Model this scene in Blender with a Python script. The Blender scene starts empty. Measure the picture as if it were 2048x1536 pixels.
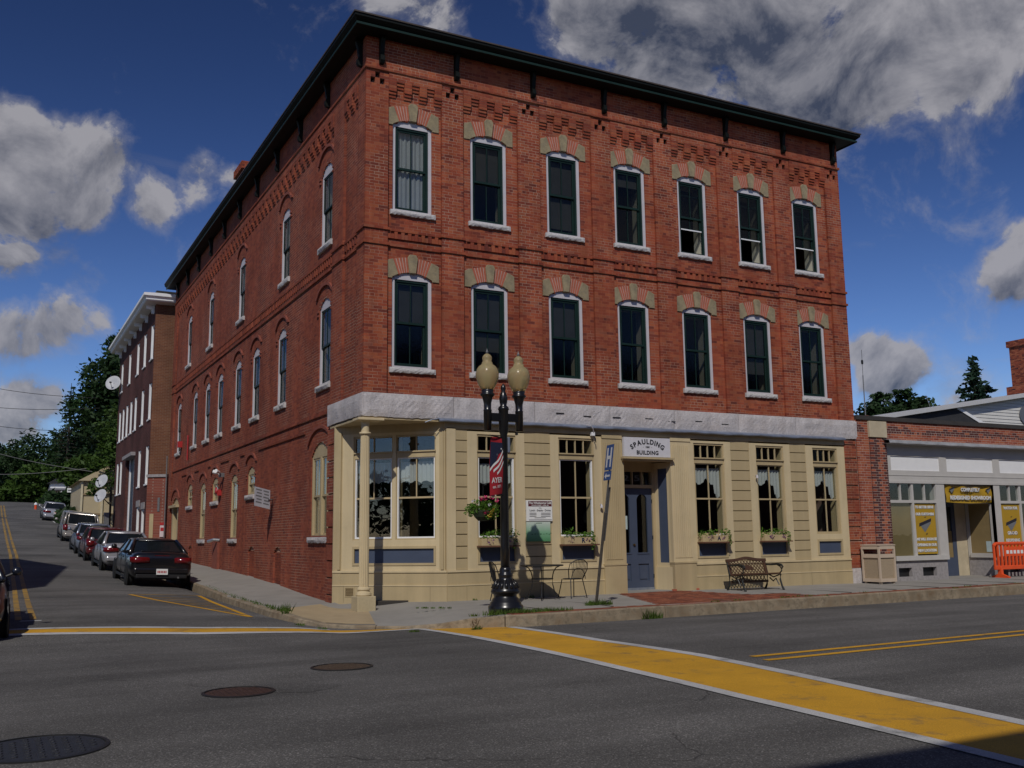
import bpy, math, random
import numpy as np
from mathutils import Vector, Matrix
random.seed(7); RNG = np.random.default_rng(7)
SC = bpy.context.scene; COL = SC.collection; D = bpy.data
# ------------------------------------------------------------------ camera
CAM_LOC = (-6.9546, -19.9219, 1.30)
YAW, PITCH, ROLL = math.radians(-27.929), math.radians(8.808), math.radians(-0.7516)
def cam_basis():
    f = Vector((-math.sin(YAW)*math.cos(PITCH), math.cos(YAW)*math.cos(PITCH), math.sin(PITCH)))
    r = Vector((math.cos(YAW), math.sin(YAW), 0)); u = r.cross(f)
    return (math.cos(ROLL)*r+math.sin(ROLL)*u, -math.sin(ROLL)*r+math.cos(ROLL)*u, f)
cr, cu, cf = cam_basis()
cd = D.cameras.new('camera'); cam = D.objects.new('camera', cd); COL.objects.link(cam)
cd.sensor_width = 36; cd.lens = 1973.6/2048*36; cd.clip_start = .1; cd.clip_end = 3000
m = Matrix(((cr.x, cu.x, -cf.x), (cr.y, cu.y, -cf.y), (cr.z, cu.z, -cf.z))).to_4x4(); m.translation = CAM_LOC
cam.matrix_world = m; SC.camera = cam
# ------------------------------------------------------------------ light and exposure
SC.view_settings.view_transform = 'Standard'; SC.view_settings.look = 'None'
SC.view_settings.exposure = -0.95; SC.view_settings.gamma = 1
SC.view_settings.use_curve_mapping = False
SUN_DIR = Vector((2.0, 3.0, -3.35)).normalized()
sl = D.lights.new('sun', 'SUN'); sl.energy = 4.6; sl.angle = math.radians(.5); sl.color = (1, .95, .87)
sun = D.objects.new('sun', sl); COL.objects.link(sun); sun.rotation_euler = SUN_DIR.to_track_quat('-Z', 'Y').to_euler()
SUN_EL = math.asin(-SUN_DIR.z); SUN_AZ = math.atan2(-SUN_DIR.x, -SUN_DIR.y)
W = D.worlds.new('World'); SC.world = W; W.use_nodes = True
W.cycles.sampling_method = 'MANUAL'; W.cycles.sample_map_resolution = 512
def world_sky():
    nt = W.node_tree; nt.nodes.clear(); L = nt.links
    def nd(t, **k):
        n = nt.nodes.new(t)
        for a, b in k.items(): setattr(n, a, b)
        return n
    def mth(op, a, b=None, c=None, clamp=False):
        n = nd('ShaderNodeMath', operation=op, use_clamp=clamp)
        for i, q in enumerate((a, b, c)):
            if q is None: continue
            if isinstance(q, (int, float)): n.inputs[i].default_value = q
            else: L.new(q, n.inputs[i])
        return n.outputs[0]
    def vec(op, a, b):
        n = nd('ShaderNodeVectorMath', operation=op)
        for i, q in enumerate((a, b)):
            if isinstance(q, (tuple, Vector)): n.inputs[i].default_value = tuple(q)
            elif isinstance(q, (int, float)): n.inputs['Scale'].default_value = q
            else: L.new(q, n.inputs[i] if op != 'SCALE' or i == 0 else n.inputs['Scale'])
        return n.outputs[1] if op in ('DOT_PRODUCT', 'DISTANCE') else n.outputs[0]
    def smooth(v, a, b):
        n = nd('ShaderNodeMapRange', interpolation_type='SMOOTHSTEP')
        L.new(v, n.inputs[0]); n.inputs[1].default_value = a; n.inputs[2].default_value = b
        return n.outputs[0]
    tc = nd('ShaderNodeTexCoord'); d = tc.outputs['Generated']
    sky = nd('ShaderNodeTexSky', sky_type='NISHITA', sun_disc=False, sun_elevation=SUN_EL, sun_rotation=SUN_AZ,
             altitude=60, air_density=1.0, dust_density=.25, ozone_density=3.2)
    sep = nd('ShaderNodeSeparateXYZ'); L.new(d, sep.inputs[0])
    zz = mth('ADD', mth('MAXIMUM', sep.outputs[2], 0.0), .22)
    cmb = nd('ShaderNodeCombineXYZ'); L.new(mth('DIVIDE', sep.outputs[0], zz), cmb.inputs[0]); L.new(mth('DIVIDE', sep.outputs[1], zz), cmb.inputs[1])
    L.new(mth('MULTIPLY', sep.outputs[2], 2.2), cmb.inputs[2])
    p = cmb.outputs[0]
    def noise(v, scale, det=9, rough=.56, dist=0.0):
        n = nd('ShaderNodeTexNoise'); L.new(v, n.inputs['Vector']); n.inputs['Scale'].default_value = scale
        n.inputs['Detail'].default_value = det; n.inputs['Roughness'].default_value = rough; n.inputs['Distortion'].default_value = dist
        return n.outputs[0]
    # directions of the cloud masses: pixel of the 2048-wide view, radius in pixels, weight
    def at(px, py):
        return (cf + cr*((px-1024)/1973.6) - cu*((py-768)/1973.6)).normalized()
    B = [(10,330,130,.85),(70,310,95,.85),(140,315,95,.82),(160,380,100,.8),(230,335,85,.75),(310,385,85,.85),(400,355,75,.75),(455,345,45,.6),(30,410,110,.7),(1190,30,150,.9),(1350,70,190,1),(1540,110,210,1),(1740,120,190,1),(1930,50,200,1),(1660,210,110,.8),(1480,-120,320,1),
         (1850,-150,320,1),(860,30,105,.62),(790,-20,90,.6),(-60,330,150,.85),
         (120,650,95,.85),(190,655,60,.75),(40,680,90,.75),(160,570,70,.5),(110,520,60,.42),(25,520,60,.75),(30,830,105,1),(90,815,60,.9),(-60,800,120,.9),(1900,270,90,.42),
         (2030,540,90,.7),(2040,470,60,.65),(1775,735,85,.9),(1730,710,60,.8),(1950,800,120,.35),(1790,350,120,.3),(1930,400,130,.34),
         (1300,-500,500,.9),(500,-500,260,.8),(-600,300,300,.9),(2700,300,350,.8)]
    DK = [(1300,110,200,1),(1480,130,240,1),(1640,190,170,1),(1400,-40,180,.7),(110,440,120,.8),(280,440,90,.5),(90,705,90,.7),(-40,450,100,.7),(1800,790,90,.5),(2040,590,60,.6),(30,880,80,.5),(1950,150,90,.45)]
    def field(B, op, inner):
        tot = None
        for px, py, r, w in B:
            c = at(px, py); ang = r/1973.6*(1/(1+((px-1024)**2+(py-768)**2)/1973.6**2)**.6)
            dist = vec('DISTANCE', dw, c)
            n = nd('ShaderNodeMapRange', interpolation_type='SMOOTHERSTEP'); L.new(dist, n.inputs[0])
            n.inputs[1].default_value = ang*1.35; n.inputs[2].default_value = ang*inner; n.inputs[3].default_value = 0; n.inputs[4].default_value = w
            tot = n.outputs[0] if tot is None else mth(op, tot, n.outputs[0])
        return tot
    wn = nd('ShaderNodeTexNoise'); L.new(d, wn.inputs['Vector']); wn.inputs['Scale'].default_value = 7; wn.inputs['Detail'].default_value = 5; wn.inputs['Roughness'].default_value = .6
    dw = vec('ADD', d, vec('SCALE', vec('SUBTRACT', wn.outputs['Color'], (.5, .5, .5)), .055))
    tot = field(B, 'MAXIMUM', .15); darkf = field(DK, 'MAXIMUM', .0)
    # clouds of the same sort over the rest of the sky
    gen = smooth(noise(p, .9, 3, .5), .55, .70)
    away = smooth(vec('DOT_PRODUCT', d, tuple(cf)), .80, .60)
    cov = mth('MAXIMUM', tot, mth('MULTIPLY', mth('MULTIPLY', gen, away), .9))
    n1 = noise(d, 11.0, 9, .63, .4); n2 = noise(d, 34.0, 6, .62, .2)
    bil = mth('ABSOLUTE', mth('SUBTRACT', n2, .5))
    tot_n = mth('ADD', mth('MULTIPLY', n1, .8), mth('MULTIPLY', mth('SUBTRACT', .5, bil), .32))
    dens = mth('ADD', cov, mth('MULTIPLY', mth('SUBTRACT', tot_n, .52), 2.7))
    body = smooth(dens, .42, .74); veil = mth('MULTIPLY', smooth(dens, .16, .75), .5)
    # thin streaks of high cloud
    stv = nd('ShaderNodeMapping'); stv.inputs['Scale'].default_value = (2.2, 9, 22); stv.inputs['Rotation'].default_value = (0, .22, .6); L.new(d, stv.inputs[0])
    ci = mth('MULTIPLY', smooth(noise(stv.outputs[0], 1.0, 7, .62, .6), .60, .85), .26)
    alpha = mth('MAXIMUM', mth('MAXIMUM', body, veil), ci)
    # shading: lit towards the sun, greyer where thick and underneath
    ds = vec('ADD', d, tuple((-SUN_DIR+Vector((0, 0, .9))).normalized()*.022))
    n3 = noise(ds, 11.0, 7, .60, .4)
    lit = mth('ADD', mth('MULTIPLY', mth('SUBTRACT', n1, n3), 3.4), .52, clamp=True)
    thick = smooth(dens, .6, 1.5)
    val = mth('SUBTRACT', mth('SUBTRACT', mth('ADD', mth('MULTIPLY', lit, .85), .40), mth('MULTIPLY', thick, .20)), mth('MULTIPLY', darkf, .56), clamp=True)
    cc = nd('ShaderNodeMixRGB'); cc.inputs[1].default_value = (1.5, 1.85, 2.9, 1); cc.inputs[2].default_value = (10.6, 10.4, 11.2, 1); L.new(val, cc.inputs[0])
    mx = nd('ShaderNodeMixRGB'); L.new(mth('MULTIPLY', alpha, .93), mx.inputs[0])
    gm = nd('ShaderNodeGamma'); gm.inputs[1].default_value = 1.62; L.new(sky.outputs[0], gm.inputs[0])
    hs = nd('ShaderNodeMixRGB', blend_type='MULTIPLY'); hs.inputs[0].default_value = 1; hs.inputs[2].default_value = (.50, .47, .55, 1); L.new(gm.outputs[0], hs.inputs[1])
    hz = nd('ShaderNodeMapRange', interpolation_type='SMOOTHSTEP'); L.new(sep.outputs[2], hz.inputs[0]); hz.inputs[1].default_value = .5; hz.inputs[2].default_value = .05; hz.inputs[3].default_value = 1; hz.inputs[4].default_value = 1.45
    sc_ = vec('SCALE', hs.outputs[0], hz.outputs[0])
    L.new(sc_, mx.inputs[1]); L.new(cc.outputs[0], mx.inputs[2])
    bg = nd('ShaderNodeBackground'); bg.inputs[1].default_value = .062; L.new(mx.outputs[0], bg.inputs[0])
    out = nd('ShaderNodeOutputWorld'); L.new(bg.outputs[0], out.inputs[0])
world_sky()
# ------------------------------------------------------------------ materials
MATS = {}
def mat(name, col, rough=.75, var=.12, scale=4.0, metal=0.0, bump=0.0, bscale=40.0, spec=.4, dirt=0.0, dirtcol=(.05, .045, .04), dscale=.7, attr=None, ramp=None, trans=0.0, coat=0.0, emit=0.0, det=4, streak=0.0, dlo=.48, dhi=.75):
    if name in MATS: return MATS[name]
    M = D.materials.new(name); M.use_nodes = True; nt = M.node_tree; L = nt.links; b = nt.nodes['Principled BSDF']
    N = nt.nodes.new
    b.inputs['Roughness'].default_value = rough; b.inputs['Metallic'].default_value = metal
    b.inputs['Specular IOR Level'].default_value = spec
    if coat: b.inputs['Coat Weight'].default_value = coat; b.inputs['Coat Roughness'].default_value = .05
    tc = N('ShaderNodeTexCoord')
    def noise(sc, dt=4, ro=.6):
        n = N('ShaderNodeTexNoise'); n.inputs['Scale'].default_value = sc; n.inputs['Detail'].default_value = dt; n.inputs['Roughness'].default_value = ro
        L.new(tc.outputs['Object'], n.inputs['Vector']); return n
    base = None
    if attr:
        a = N('ShaderNodeAttribute'); a.attribute_name = attr; cr_ = N('ShaderNodeValToRGB'); L.new(a.outputs['Fac'], cr_.inputs[0])
        e = cr_.color_ramp.elements
        for i, (pos, c) in enumerate(ramp):
            if i < 2: el = e[i]; el.position = pos
            else: el = e.new(pos)
            el.color = (*c, 1)
        base = cr_.outputs[0]
    n = noise(scale, det); mr = N('ShaderNodeMapRange'); L.new(n.outputs[0], mr.inputs[0])
    mr.inputs[1].default_value = .25; mr.inputs[2].default_value = .75; mr.inputs[3].default_value = 1-var; mr.inputs[4].default_value = 1+var
    mul = N('ShaderNodeVectorMath'); mul.operation = 'SCALE'; L.new(mr.outputs[0], mul.inputs['Scale'])
    if base is None: mul.inputs[0].default_value = col
    else: L.new(base, mul.inputs[0])
    outc = mul.outputs[0]
    if dirt:
        n2 = noise(dscale, 6, .65); m2 = N('ShaderNodeMapRange'); L.new(n2.outputs[0], m2.inputs[0]); m2.inputs[1].default_value = dlo; m2.inputs[2].default_value = dhi
        m2.inputs[3].default_value = 0; m2.inputs[4].default_value = dirt
        mx = N('ShaderNodeMixRGB'); L.new(m2.outputs[0], mx.inputs[0]); L.new(outc, mx.inputs[1]); mx.inputs[2].default_value = (*dirtcol, 1); outc = mx.outputs[0]
    if streak:
        mp = N('ShaderNodeMapping'); mp.inputs['Scale'].default_value = (3.2, 3.2, .28); L.new(tc.outputs['Object'], mp.inputs[0])
        ns = N('ShaderNodeTexNoise'); ns.inputs['Scale'].default_value = 1; ns.inputs['Detail'].default_value = 7; ns.inputs['Roughness'].default_value = .65; L.new(mp.outputs[0], ns.inputs[0])
        ms_ = N('ShaderNodeMapRange'); L.new(ns.outputs[0], ms_.inputs[0]); ms_.inputs[1].default_value = .38; ms_.inputs[2].default_value = .68; ms_.inputs[3].default_value = 1+streak*.3; ms_.inputs[4].default_value = 1-streak
        sv = N('ShaderNodeVectorMath'); sv.operation = 'SCALE'; L.new(outc, sv.inputs[0]); L.new(ms_.outputs[0], sv.inputs['Scale']); outc = sv.outputs[0]
    L.new(outc, b.inputs['Base Color'])
    if bump:
        n3 = noise(bscale, 3); bp = N('ShaderNodeBump'); bp.inputs['Strength'].default_value = bump; bp.inputs['Distance'].default_value = .02
        L.new(n3.outputs[0], bp.inputs['Height']); L.new(bp.outputs[0], b.inputs['Normal'])
    if trans:
        t = N('ShaderNodeBsdfTranslucent'); L.new(outc, t.inputs[0]); ms = N('ShaderNodeMixShader'); ms.inputs[0].default_value = trans
        L.new(b.outputs[0], ms.inputs[1]); L.new(t.outputs[0], ms.inputs[2]); L.new(ms.outputs[0], nt.nodes['Material Output'].inputs[0])
    MATS[name] = M; return M
def glass(name, tint=(.75, .8, .8), rough=.0, refl=1.0):
    if name in MATS: return MATS[name]
    M = D.materials.new(name); M.use_nodes = True; nt = M.node_tree; L = nt.links; N = nt.nodes.new
    nt.nodes.remove(nt.nodes['Principled BSDF'])
    ge = N('ShaderNodeNewGeometry'); dt = N('ShaderNodeVectorMath'); dt.operation = 'DOT_PRODUCT'; L.new(ge.outputs['Normal'], dt.inputs[0]); L.new(ge.outputs['Incoming'], dt.inputs[1])
    def mt(op, a, b):
        q = N('ShaderNodeMath'); q.operation = op
        for i, w in enumerate((a, b)):
            if w is None: continue
            if isinstance(w, (int, float)): q.inputs[i].default_value = w
            else: L.new(w, q.inputs[i])
        return q.outputs[0]
    sch = mt('ADD', mt('MULTIPLY', mt('POWER', mt('SUBTRACT', 1.0, mt('ABSOLUTE', dt.outputs[1] if False else dt.outputs['Value'], None)), 5.0), .96), .04)
    mm = N('ShaderNodeMath'); mm.operation = 'MULTIPLY'; mm.use_clamp = True; mm.inputs[1].default_value = refl; L.new(sch, mm.inputs[0])
    t = N('ShaderNodeBsdfTransparent'); t.inputs[0].default_value = (*tint, 1)
    g = N('ShaderNodeBsdfGlossy'); g.inputs['Roughness'].default_value = rough; g.inputs[0].default_value = (.95, .97, 1, 1)
    tc = N('ShaderNodeTexCoord'); no = N('ShaderNodeTexNoise'); no.inputs['Scale'].default_value = 1.4; L.new(tc.outputs['Object'], no.inputs[0])
    bp = N('ShaderNodeBump'); bp.inputs['Strength'].default_value = .12; bp.inputs['Distance'].default_value = .02; L.new(no.outputs[0], bp.inputs['Height']); L.new(bp.outputs[0], g.inputs['Normal'])
    ms = N('ShaderNodeMixShader'); L.new(mm.outputs[0], ms.inputs[0]); L.new(t.outputs[0], ms.inputs[1]); L.new(g.outputs[0], ms.inputs[2])
    L.new(ms.outputs[0], nt.nodes['Material Output'].inputs[0]); MATS[name] = M; return M
BR = [(0, (.15, .040, .028)), (.12, (.24, .052, .029)), (.5, (.315, .074, .036)), (.85, (.36, .102, .046)), (1, (.27, .09, .055))]
brick_m = mat('brick', (1, 1, 1), .85, .22, 1.2, attr='rnd', ramp=BR, dirt=.45, dirtcol=(.15, .05, .036), dscale=.45, bump=.3, bscale=60, spec=.2, streak=.28)
brick_side = mat('brick_side', (1, 1, 1), .85, .22, .8, attr='rnd', ramp=[(0, (.19, .052, .035)), (.5, (.265, .068, .038)), (1, (.30, .085, .046))], dirt=.5, dirtcol=(.12, .045, .035), dscale=.35, spec=.2, streak=.25)
brick_dark = mat('brick_dark', (1, 1, 1), .85, .3, .6, attr='rnd', ramp=[(0, (.07, .025, .02)), (.5, (.14, .042, .03)), (1, (.2, .07, .05))], dirt=.5, dirtcol=(.05, .035, .03), spec=.2)
brick_shop = mat('brick_shop', (1, 1, 1), .85, .15, 1.5, attr='rnd', ramp=[(0, (.07, .03, .03)), (.2, (.2, .05, .03)), (.6, (.32, .085, .045)), (1, (.36, .12, .06))], spec=.2)
voussoir_m = mat('voussoir_brick', (.40, .115, .065), .8, .2, 9, bump=.2)
mortar = mat('mortar', (.44, .30, .22), .95, .2, .9, dirt=.93, dirtcol=(.29, .082, .046), dscale=.42, spec=.1, dlo=.42, dhi=.57)
mortar_l = mat('mortar_pale', (.46, .38, .33), .95, .25, 2, spec=.1)
mortar_d = mat('mortar_dark', (.2, .13, .11), .95, .3, .8, spec=.1)
granite = mat('granite', (.52, .49, .49), .9, .2, 24, dirt=.35, dirtcol=(.40, .31, .25), dscale=1.6, bump=.7, bscale=40, spec=.25, det=8, streak=.16)
granite_k = mat('kerb_granite', (.27, .22, .155), .9, .45, 9, dirt=.85, dirtcol=(.12, .07, .035), dscale=4.5, bump=.6, bscale=30, spec=.2)
sandstone = mat('sandstone', (.30, .245, .15), .9, .25, 5, dirt=.7, dirtcol=(.14, .125, .10), dscale=4, bump=.4, bscale=30, spec=.2)
sill_stone = mat('sill_stone', (.52, .50, .485), .9, .18, 18, bump=.5, bscale=30, spec=.2)
white_fr = mat('white_trim', (.54, .52, .545), .6, .06, 3, dirt=.25, dirtcol=(.4, .38, .36))
white_p = mat('white_paint', (.8, .8, .8), .6, .04, 3)
green_p = mat('dark_green_paint', (.009, .026, .021), .5, .15, 3, spec=.25)
black_gr = mat('black_green_paint', (.0045, .0065, .0055), .6, .2, 3, spec=.2)
brown_edge = mat('drip_edge_metal', (.07, .055, .045), .5, .2, 5)
cream = mat('cream_paint', (.60, .49, .30), .6, .09, 2.2, streak=.10, dirt=.25, dirtcol=(.36, .27, .15), dscale=1.1)
cream_d = mat('tan_paint', (.455, .36, .205), .6, .09, 2.2, streak=.12, dirt=.25, dirtcol=(.3, .22, .12), dscale=1.1)
blue_p = mat('slate_blue_paint', (.060, .078, .125), .45, .08, 3)
plaster = mat('plaster', (.55, .53, .43), .9, .05, 2)
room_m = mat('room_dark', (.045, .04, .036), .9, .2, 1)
curtain_m = mat('curtain', (.62, .64, .64), .9, .06, 5, trans=.3)
zinc = mat('zinc_flashing', (.30, .34, .42), .42, .25, 5, metal=.6, bump=.2, bscale=9)
win_glass = glass('window_glass', (.80, .82, .82)); shop_glass = glass('shop_glass', (.93, .95, .94), refl=1.3)
screen_glass = glass('screened_glass', (.62, .63, .62), .12, .5)
asphalt = None
concrete = mat('sidewalk_concrete', (.29, .275, .25), .92, .16, 1.6, dirt=.4, dirtcol=(.19, .18, .165), dscale=.8, bump=.25, bscale=60, spec=.2)
concrete_t = mat('tan_concrete', (.40, .31, .19), .92, .14, 1.4, dirt=.3, dirtcol=(.28, .2, .13), dscale=.9, bump=.25, bscale=60, spec=.2)
black_iron = mat('black_iron', (.010, .010, .011), .28, .2, 8, spec=.6)
metal_g = mat('galvanised_steel', (.2, .2, .2), .5, .25, 20, metal=.5)
paper_w = mat('paper_white', (.75, .75, .73), .8, .05, 4)
maroon = mat('maroon_print', (.10, .015, .02), .7, .05, 4)
ink = mat('ink', (.02, .02, .03), .7, .05, 4)
red_cloth = mat('red_banner', (.42, .018, .028), .8, .1, 4)
navy = mat('navy_print', (.015, .02, .05), .8, .1, 4)
yellow_pr = mat('yellow_print', (.42, .255, .018), .6, .06, 3)
orange_pl = mat('orange_plastic', (.75, .09, .02), .45, .1, 4)
tyre_m = mat('rubber', (.012, .012, .012), .8, .2, 10); rim_m = mat('alloy', (.35, .35, .36), .35, .1, 8, metal=.8)
red_lens = mat('red_lens', (.12, .004, .006), .15, .3, 20, spec=.7); head_lens = mat('clear_lens', (.5, .5, .52), .1, .2, 20, spec=.8)
car_glass = mat('car_glass', (.010, .013, .016), .05, .2, 4, spec=.55)
trim_b = mat('black_trim', (.015, .015, .016), .5, .2, 8)
leaf_g = mat('leaf_green', (.048, .092, .015), .6, .5, .35, trans=.25, spec=.25)
leaf_d = mat('leaf_dark', (.022, .048, .014), .6, .5, .35, trans=.2, spec=.25)
leaf_con = mat('needle_green', (.020, .045, .026), .7, .4, .5, trans=.1, spec=.2)
leaf_br = mat('plant_green', (.10, .21, .025), .6, .4, 7, trans=.3, spec=.25)
grass_m = mat('grass_green', (.085, .14, .025), .7, .45, 5, trans=.3, spec=.2)
bark = mat('bark', (.05, .04, .03), .9, .3, 3, bump=.4, bscale=8)
pink = mat('petal_pink', (.62, .05, .16), .6, .2, 9, trans=.2); purple = mat('petal_purple', (.18, .06, .2), .6, .2, 9, trans=.2); petal_w = mat('petal_white', (.75, .7, .75), .6, .1, 9, trans=.2)
yel_leaf = mat('petal_yellow', (.5, .35, .04), .6, .2, 9, trans=.2)
# ------------------------------------------------------------------ mesh helpers
def props(o, label=None, cat=None, group=None, kind=None):
    for k, v in (('label', label), ('category', cat), ('group', group), ('kind', kind)):
        if v: o[k] = v
    return o
def thing(name, label, cat, loc=(0, 0, 0), group=None):
    o = D.objects.new(name, None); COL.objects.link(o); o.location = loc; o.empty_display_size = .1
    return props(o, label, cat, group)
def wloc(o):
    v = Vector((0, 0, 0))
    while o is not None: v = v+o.location; o = o.parent
    return v
class MB:
    def __init__(s): s.v = []; s.f = []; s.a = []
    def add(s, vs, fs, a=None):
        k = len(s.v); s.v += [tuple(q) for q in vs]; s.f += [tuple(i+k for i in f) for f in fs]; return s
    BF = [(0, 3, 2, 1), (4, 5, 6, 7), (0, 1, 5, 4), (1, 2, 6, 5), (2, 3, 7, 6), (3, 0, 4, 7)]
    def box(s, x0, x1, y0, y1, z0, z1):
        return s.add([(x0, y0, z0), (x1, y0, z0), (x1, y1, z0), (x0, y1, z0), (x0, y0, z1), (x1, y0, z1), (x1, y1, z1), (x0, y1, z1)], MB.BF)
    def mbox(s, M, u0, u1, z0, z1, d0, d1):       # a box on a facade: along u, up z, out d
        q = [M(u0, z0, d0), M(u1, z0, d0), M(u1, z1, d0), M(u0, z1, d0), M(u0, z0, d1), M(u1, z0, d1), M(u1, z1, d1), M(u0, z1, d1)]
        fl = flipped(M)
        return s.add(q, [tuple(reversed(f)) for f in MB.BF] if fl else MB.BF)
    def prism(s, M, pts, d0, d1):                 # polygon (u, z) counter-clockwise seen from outside, extruded d0 -> d1
        n = len(pts); q = [M(u, z, d0) for u, z in pts]+[M(u, z, d1) for u, z in pts]
        fs = [tuple(range(n-1, -1, -1)), tuple(range(n, 2*n))]+[(i, (i+1) % n, n+(i+1) % n, n+i) for i in range(n)]
        return s.add(q, [tuple(reversed(f)) for f in fs] if flipped(M) else fs)
    def quad(s, a, b, c, d): return s.add([a, b, c, d], [(0, 1, 2, 3)])
    def lathe(s, prof, c=(0, 0, 0), n=20, a0=0.0, sx=1, sy=1):
        vs = []; fs = []; k = len(prof)
        for i in range(n):
            t = a0+2*math.pi*i/n
            for r, z in prof: vs.append((c[0]+r*sx*math.cos(t), c[1]+r*sy*math.sin(t), c[2]+z))
        for i in range(n):
            j = (i+1) % n
            for q in range(k-1): fs.append((i*k+q, j*k+q, j*k+q+1, i*k+q+1))
        if prof[0][0] > 1e-6: fs.append(tuple(i*k for i in range(n-1, -1, -1)))
        if prof[-1][0] > 1e-6: fs.append(tuple(i*k+k-1 for i in range(n)))
        return s.add(vs, fs)
    def tube(s, pts, r, n=8, cap=True):
        P = [Vector(p) for p in pts]; R = r if isinstance(r, (list, tuple)) else [r]*len(P)
        vs = []; fs = []; up = Vector((0, 0, 1))
        for i, p in enumerate(P):
            t = (P[min(i+1, len(P)-1)]-P[max(i-1, 0)]).normalized()
            a = t.cross(up)
            if a.length < .05: a = t.cross(Vector((1, 0, 0)))
            a.normalize(); b = t.cross(a).normalized()
            for j in range(n):
                w = 2*math.pi*j/n; vs.append(p+R[i]*(math.cos(w)*a+math.sin(w)*b))
        for i in range(len(P)-1):
            for j in range(n): fs.append((i*n+j, i*n+(j+1) % n, (i+1)*n+(j+1) % n, (i+1)*n+j))
        if cap: fs.append(tuple(range(n-1, -1, -1))); fs.append(tuple((len(P)-1)*n+j for j in range(n)))
        return s.add(vs, fs)
    def build(s, name, material, parent=None, smooth=False, bevel=0, sub=0, origin=None, recalc=False):
        me = D.meshes.new(name); off = wloc(parent) if parent is not None else Vector(origin or (0, 0, 0))
        me.from_pydata([(a-off.x, b-off.y, c-off.z) for a, b, c in s.v], [], s.f); me.materials.append(material)
        if recalc:
            import bmesh
            bm = bmesh.new(); bm.from_mesh(me); bmesh.ops.recalc_face_normals(bm, faces=bm.faces); bm.to_mesh(me); bm.free()
        if smooth:
            me.polygons.foreach_set('use_smooth', [True]*len(me.polygons))
        me.update()
        o = D.objects.new(name, me); COL.objects.link(o)
        if parent is not None: o.parent = parent
        else: o.location = off
        if bevel:
            b = o.modifiers.new('bevel', 'BEVEL'); b.width = bevel; b.segments = 2; b.limit_method = 'ANGLE'
        if sub:
            b = o.modifiers.new('sub', 'SUBSURF'); b.levels = sub; b.render_levels = sub
        return o
_fl = {}
def flipped(M):
    k = id(M)
    if k not in _fl:
        o = Vector(M(0, 0, 0)); a = Vector(M(1, 0, 0))-o; b = Vector(M(0, 1, 0))-o; c = Vector(M(0, 0, 1))-o
        _fl[k] = (a.cross(b).dot(c) < 0, M)
    return _fl[k][0]
def copy_tree(o, parent, loc=None):
    c = o.copy(); COL.objects.link(c); c.parent = parent
    if loc is not None: c.location = loc
    for ch in [q for q in o.children]: copy_tree(ch, c)
    return c
def mesh_np(name, V, F, material, parent=None, attr=None, kind=None):
    me = D.meshes.new(name); off = np.array(wloc(parent)) if parent is not None else np.zeros(3)
    V = (np.asarray(V, float)-off); F = np.asarray(F, np.int32); n = F.shape[1]
    me.vertices.add(len(V)); me.vertices.foreach_set('co', V.ravel().astype(np.float32))
    me.loops.add(F.size); me.loops.foreach_set('vertex_index', F.ravel())
    me.polygons.add(len(F)); me.polygons.foreach_set('loop_start', np.arange(0, F.size, n, dtype=np.int32))
    me.polygons.foreach_set('use_smooth', [False]*len(F)); me.update(calc_edges=True); me.materials.append(material)
    if attr is not None:
        a = me.attributes.new('rnd', 'FLOAT', 'FACE'); a.data.foreach_set('value', np.asarray(attr, np.float32))
    o = D.objects.new(name, me); COL.objects.link(o)
    if parent is not None: o.parent = parent
    if kind: o['kind'] = kind
    return o
# ------------------------------------------------------------------ openings and brickwork
class Op:
    def __init__(s, u0, u1, z0, zs, rise=0.0): s.u0, s.u1, s.z0, s.zs, s.rise = u0, u1, z0, zs, rise
    def top(s, u):
        if s.rise <= 0: return s.zs
        w = (s.u1-s.u0)/2; R = (w*w+s.rise**2)/(2*s.rise); x = u-(s.u0+s.u1)/2
        return s.zs+s.rise-R+math.sqrt(max(0, R*R-x*x))
    def span(s, z):
        if s.z0 <= z <= s.zs: return (s.u0, s.u1)
        if s.rise > 0 and s.zs < z < s.zs+s.rise:
            w = (s.u1-s.u0)/2; R = (w*w+s.rise**2)/(2*s.rise); h = z-(s.zs+s.rise-R); hw = math.sqrt(max(0, R*R-h*h)); c = (s.u0+s.u1)/2
            return (c-hw, c+hw)
        return None
def backing(mb, M, u0, u1, z0, z1, d, back, ops):
    us = {u0, u1}
    for o in ops:
        k = 8 if o.rise > 0 else 1
        for i in range(k+1):
            t = o.u0+(o.u1-o.u0)*i/k
            if u0 < t < u1: us.add(t)
    us = sorted(us); us[0] += .006; us[-1] -= .006; fl = flipped(M)
    def q(a, b, c, e): mb.quad(*((a, e, c, b) if fl else (a, b, c, e)))
    for a, b in zip(us, us[1:]):
        mid = (a+b)/2; bl = sorted([o for o in ops if o.u0 < mid < o.u1 and o.z0 < z1 and o.zs+o.rise > z0], key=lambda o: o.z0)
        ca = cb = z0
        for o in bl:
            if o.z0 > max(ca, cb)+1e-4: q(M(a, ca, d), M(b, cb, d), M(b, o.z0, d), M(a, o.z0, d))
            ca, cb = min(z1, o.top(a)), min(z1, o.top(b))
        if max(ca, cb) < z1-1e-4: q(M(a, ca, d), M(b, cb, d), M(b, z1, d), M(a, z1, d))
    i_ = .006; q(M(u0+i_, z0, back), M(u0+i_, z0, d), M(u0+i_, z1, d), M(u0+i_, z1, back)); q(M(u1-i_, z0, d), M(u1-i_, z0, back), M(u1-i_, z1, back), M(u1-i_, z1, d))
    q(M(u0, z1, d), M(u1, z1, d), M(u1, z1, back), M(u0, z1, back)); q(M(u0, z0, back), M(u1, z0, back), M(u1, z0, d), M(u0, z0, d))
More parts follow.
